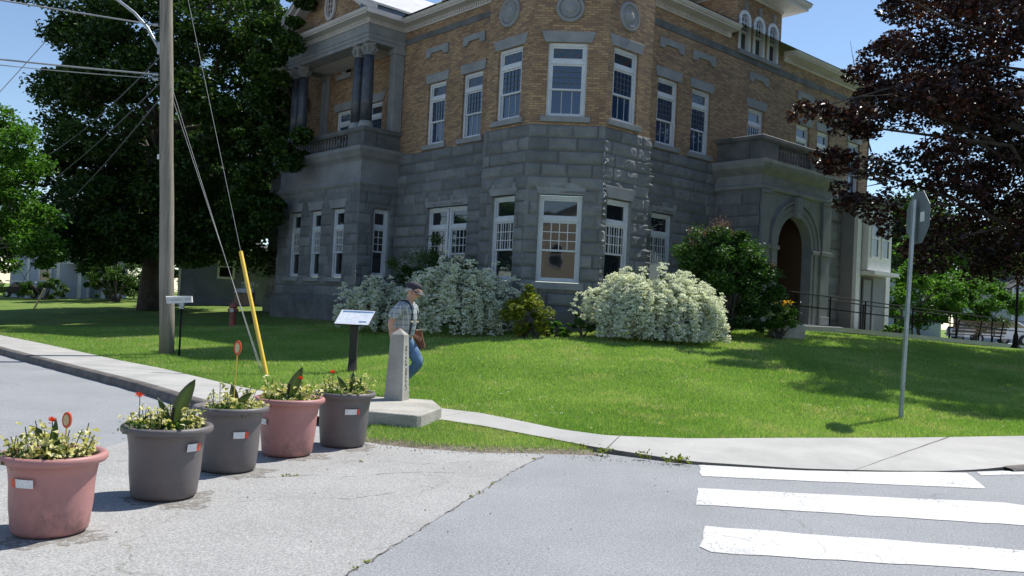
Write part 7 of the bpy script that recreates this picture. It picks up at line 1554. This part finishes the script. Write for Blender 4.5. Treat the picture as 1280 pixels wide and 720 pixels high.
# cap
mb = MB(); n_ = 24; V = []; capc = Vector((0.115, 0, 1.675)); tiltM = Matrix.Rotation(R(24), 3, 'Y')
for (rr, zz_) in ((0.092, -0.012), (0.096, 0.02), (0.093, 0.05), (0.076, 0.082), (0.043, 0.098), (0.004, 0.103)):
    for k in range(n_): a_ = 2 * math.pi * k / n_; V.append(capc + tiltM @ Vector((rr * 1.10 * math.cos(a_), rr * 0.93 * math.sin(a_), zz_)))
mb.add(V, [(i * n_ + k, i * n_ + (k + 1) % n_, (i + 1) * n_ + (k + 1) % n_, (i + 1) * n_ + k) for i in range(5) for k in range(n_)]); cp_ = mb.build('cap', MT['cap'], man); [setattr(q, 'use_smooth', True) for q in cp_.data.polygons]
V = []; m_ = 12
for j in (0, 1):
    for k in range(m_ + 1):
        a_ = -1.15 + 2.3 * k / m_; r0_ = 0.100; r1_ = 0.175 * (1 - 0.06 * a_ * a_); rr = (r0_, r1_)[j]
        V.append(capc + tiltM @ Vector((rr * math.cos(a_ * (1 if j == 0 else 0.62)) * 1.08, 0.092 * math.sin(a_) * (1.0 if j == 0 else 0.98), -0.006 - (0.022 if j else 0) - 0.05 * abs(a_) ** 2 * 0.25)))
idx = np.arange(2 * (m_ + 1)).reshape(2, m_ + 1); mb = MB(); mb.add(V, [(int(idx[0, k]), int(idx[0, k + 1]), int(idx[1, k + 1]), int(idx[1, k])) for k in range(m_)]); vs = mb.build('visor', MT['capvisor'], cp_); so = vs.modifiers.new('s', 'SOLIDIFY'); so.thickness = 0.006
# glasses
mb = MB()
for s_ in (-1, 1): mb.tube([(0.218 + 0.0, s_ * 0.033 + 0.022 * math.cos(t), 1.632 + 0.016 * math.sin(t)) for t in np.linspace(0, 2 * math.pi, 13)], 0.002, 4); mb.tube([(0.215, s_ * 0.055, 1.636), (0.12, s_ * 0.088, 1.635)], 0.002, 4)
mb.build('glasses', MT['galv'], man)
# folder carried in the left hand, with papers
mw = man.matrix_basis.copy() if False else (Matrix.Translation(man.location) @ Matrix.Rotation(R(-18), 4, 'Z'))
fo_ = thing('folder', 'brown folder with white papers held at his side by the man', 'folder', tuple(mw @ Vector((0.145, 0.24, 0.84))), R(-18))
mb = MB(); mb.hexa([(0.02, -0.012, -0.16), (0.12, -0.012, -0.13), (0.12, 0.012, -0.13), (0.02, 0.012, -0.16), (-0.10, -0.012, 0.10), (0.04, -0.012, 0.13), (0.04, 0.012, 0.13), (-0.10, 0.012, 0.10)]); mb.build('cover', MT['folder'], fo_)
mb = MB(); mb.hexa([(-0.06, -0.009, 0.10), (0.10, -0.009, 0.135), (0.10, 0.009, 0.135), (-0.06, 0.009, 0.10), (-0.09, -0.03, 0.125), (0.14, -0.05, 0.15), (0.14, 0.03, 0.15), (-0.09, 0.03, 0.125)]); mb.build('papers', MT['paper'], fo_)

# small litter, cracks with weeds and spilled soil on the apron
rng = np.random.default_rng(77)
MT['spill'] = mottled('spilled_soil', (0.19, 0.165, 0.14), (0.30, 0.28, 0.25), 14, 0.95, 0.6, 0.01, 90)
_n = MT['spill'].node_tree; _b = _n.nodes['Principled BSDF']; _a = noise(_n, coord(_n, 1, 'Position'), 16, 6, 0.8); _r = ramp(_n, [(0.42, (0,) * 3), (0.62, (1,) * 3)]); _n.links.new(_a.outputs[0], _r.inputs[0]); _n.links.new(_r.outputs[0], _b.inputs['Alpha'])
MT['grit'] = mottled('grit', (0.16, 0.15, 0.14), (0.38, 0.36, 0.33), 30, 0.95)
mb = MB()
for _ in range(420):
    if rng.uniform() < 0.25: x = rng.uniform(-4.2, 1.9); y = rng.uniform(4.2, 8.9)
    else: x = rng.uniform(-2.0, 1.9); y = np.interp(x, [-2, -0.9, 0.5, 1.9], [9.0, 8.78, 8.85, 8.6]) + rng.normal() * 0.10
    s_ = rng.uniform(0.002, 0.007)
    mb.lathe([(s_, 0), (s_ * 1.1, s_ * 0.5), (s_ * 0.5, s_)], (x, y, 0.005), 5)
tagit(mb.build('gravel', MT['grit']), 'loose grit and pebbles scattered over the asphalt', 'gravel', kind='stuff')
cracks = [[(-0.83, 4.68), (-0.6, 5.45), (-0.38, 6.23), (-0.15, 7.0), (0.08, 7.86), (0.42, 8.8)], [(-2.0, 7.05), (-1.6, 7.28), (-1.35, 7.22), (-1.0, 7.5), (-0.7, 7.62), (-0.35, 7.7)], [(-1.5, 7.9), (-1.1, 8.05), (-0.75, 8.0), (-0.3, 8.25), (0.05, 8.35)], [(-1.9, 6.2), (-1.5, 6.5), (-1.15, 6.45), (-0.8, 6.8)]]
mb = MB(); WP = []
for ci, cr in enumerate(cracks):
    P = []
    for a_, b_ in zip(cr[:-1], cr[1:]):
        m_ = max(2, int(math.dist(a_, b_) / 0.06))
        for k in range(m_): t = k / m_; P.append((a_[0] + (b_[0] - a_[0]) * t + rng.normal() * 0.010, a_[1] + (b_[1] - a_[1]) * t + rng.normal() * 0.010))
    for k in range(len(P) - 1):
        w_ = rng.uniform(0.0005, 0.004) if ci else rng.uniform(0.001, 0.006); dx, dy = P[k + 1][0] - P[k][0], P[k + 1][1] - P[k][1]; L_ = math.hypot(dx, dy) + 1e-6; nx2, ny2 = -dy / L_ * w_, dx / L_ * w_
        if rng.uniform() < (0.85 if ci else 0.6): mb.add([(P[k][0] - nx2, P[k][1] - ny2, 0.0075), (P[k][0] + nx2, P[k][1] + ny2, 0.0075), (P[k + 1][0] + nx2, P[k + 1][1] + ny2, 0.0075), (P[k + 1][0] - nx2, P[k + 1][1] - ny2, 0.0075)], [(0, 1, 2, 3)])
        if rng.uniform() < (0.22 if math.sin(k * 0.21 + ci) > 0.3 else 0.01): WP.append(np.array([P[k][0], P[k][1], 0.012]) + rng.normal(size=(7, 3)) * np.array([0.014, 0.012, 0.005]))
tagit(mb.build('crack', MT['kerb']), kind='structure')
wk = leaves('crack_grass', np.concatenate(WP), 0.022, 'leaf_yellow', None, rng); tagit(wk, 'tiny weeds and moss growing in the cracks of the asphalt', 'weeds', kind='stuff')
mb = MB()
for (cx_, cy_, rr) in ((-2.66, 5.12, 0.27), (-2.34, 6.16, 0.29), (-2.22, 7.22, 0.27), (-1.94, 8.08, 0.27), (-1.55, 8.75, 0.26)):
    for lay in range(2):
        n_ = 40; V = []
        for k in range(n_): a_ = 2 * math.pi * k / n_; r_ = rr * (1 + 0.18 * math.sin(a_ * 3 + cx_ * 9) + 0.10 * math.sin(a_ * 7 + cy_ * 5) + rng.normal() * 0.10) * 0.92; V.append((cx_ + r_ * math.cos(a_) * (1.1), cy_ + r_ * math.sin(a_), 0.0058 + 0.001 * lay))
        if lay == 0: mb.add(V, [tuple(range(n_))])
tagit(mb.build('spilled_soil', MT['spill']), 'thin spilled soil stains round the planter feet', 'soil', kind='stuff')
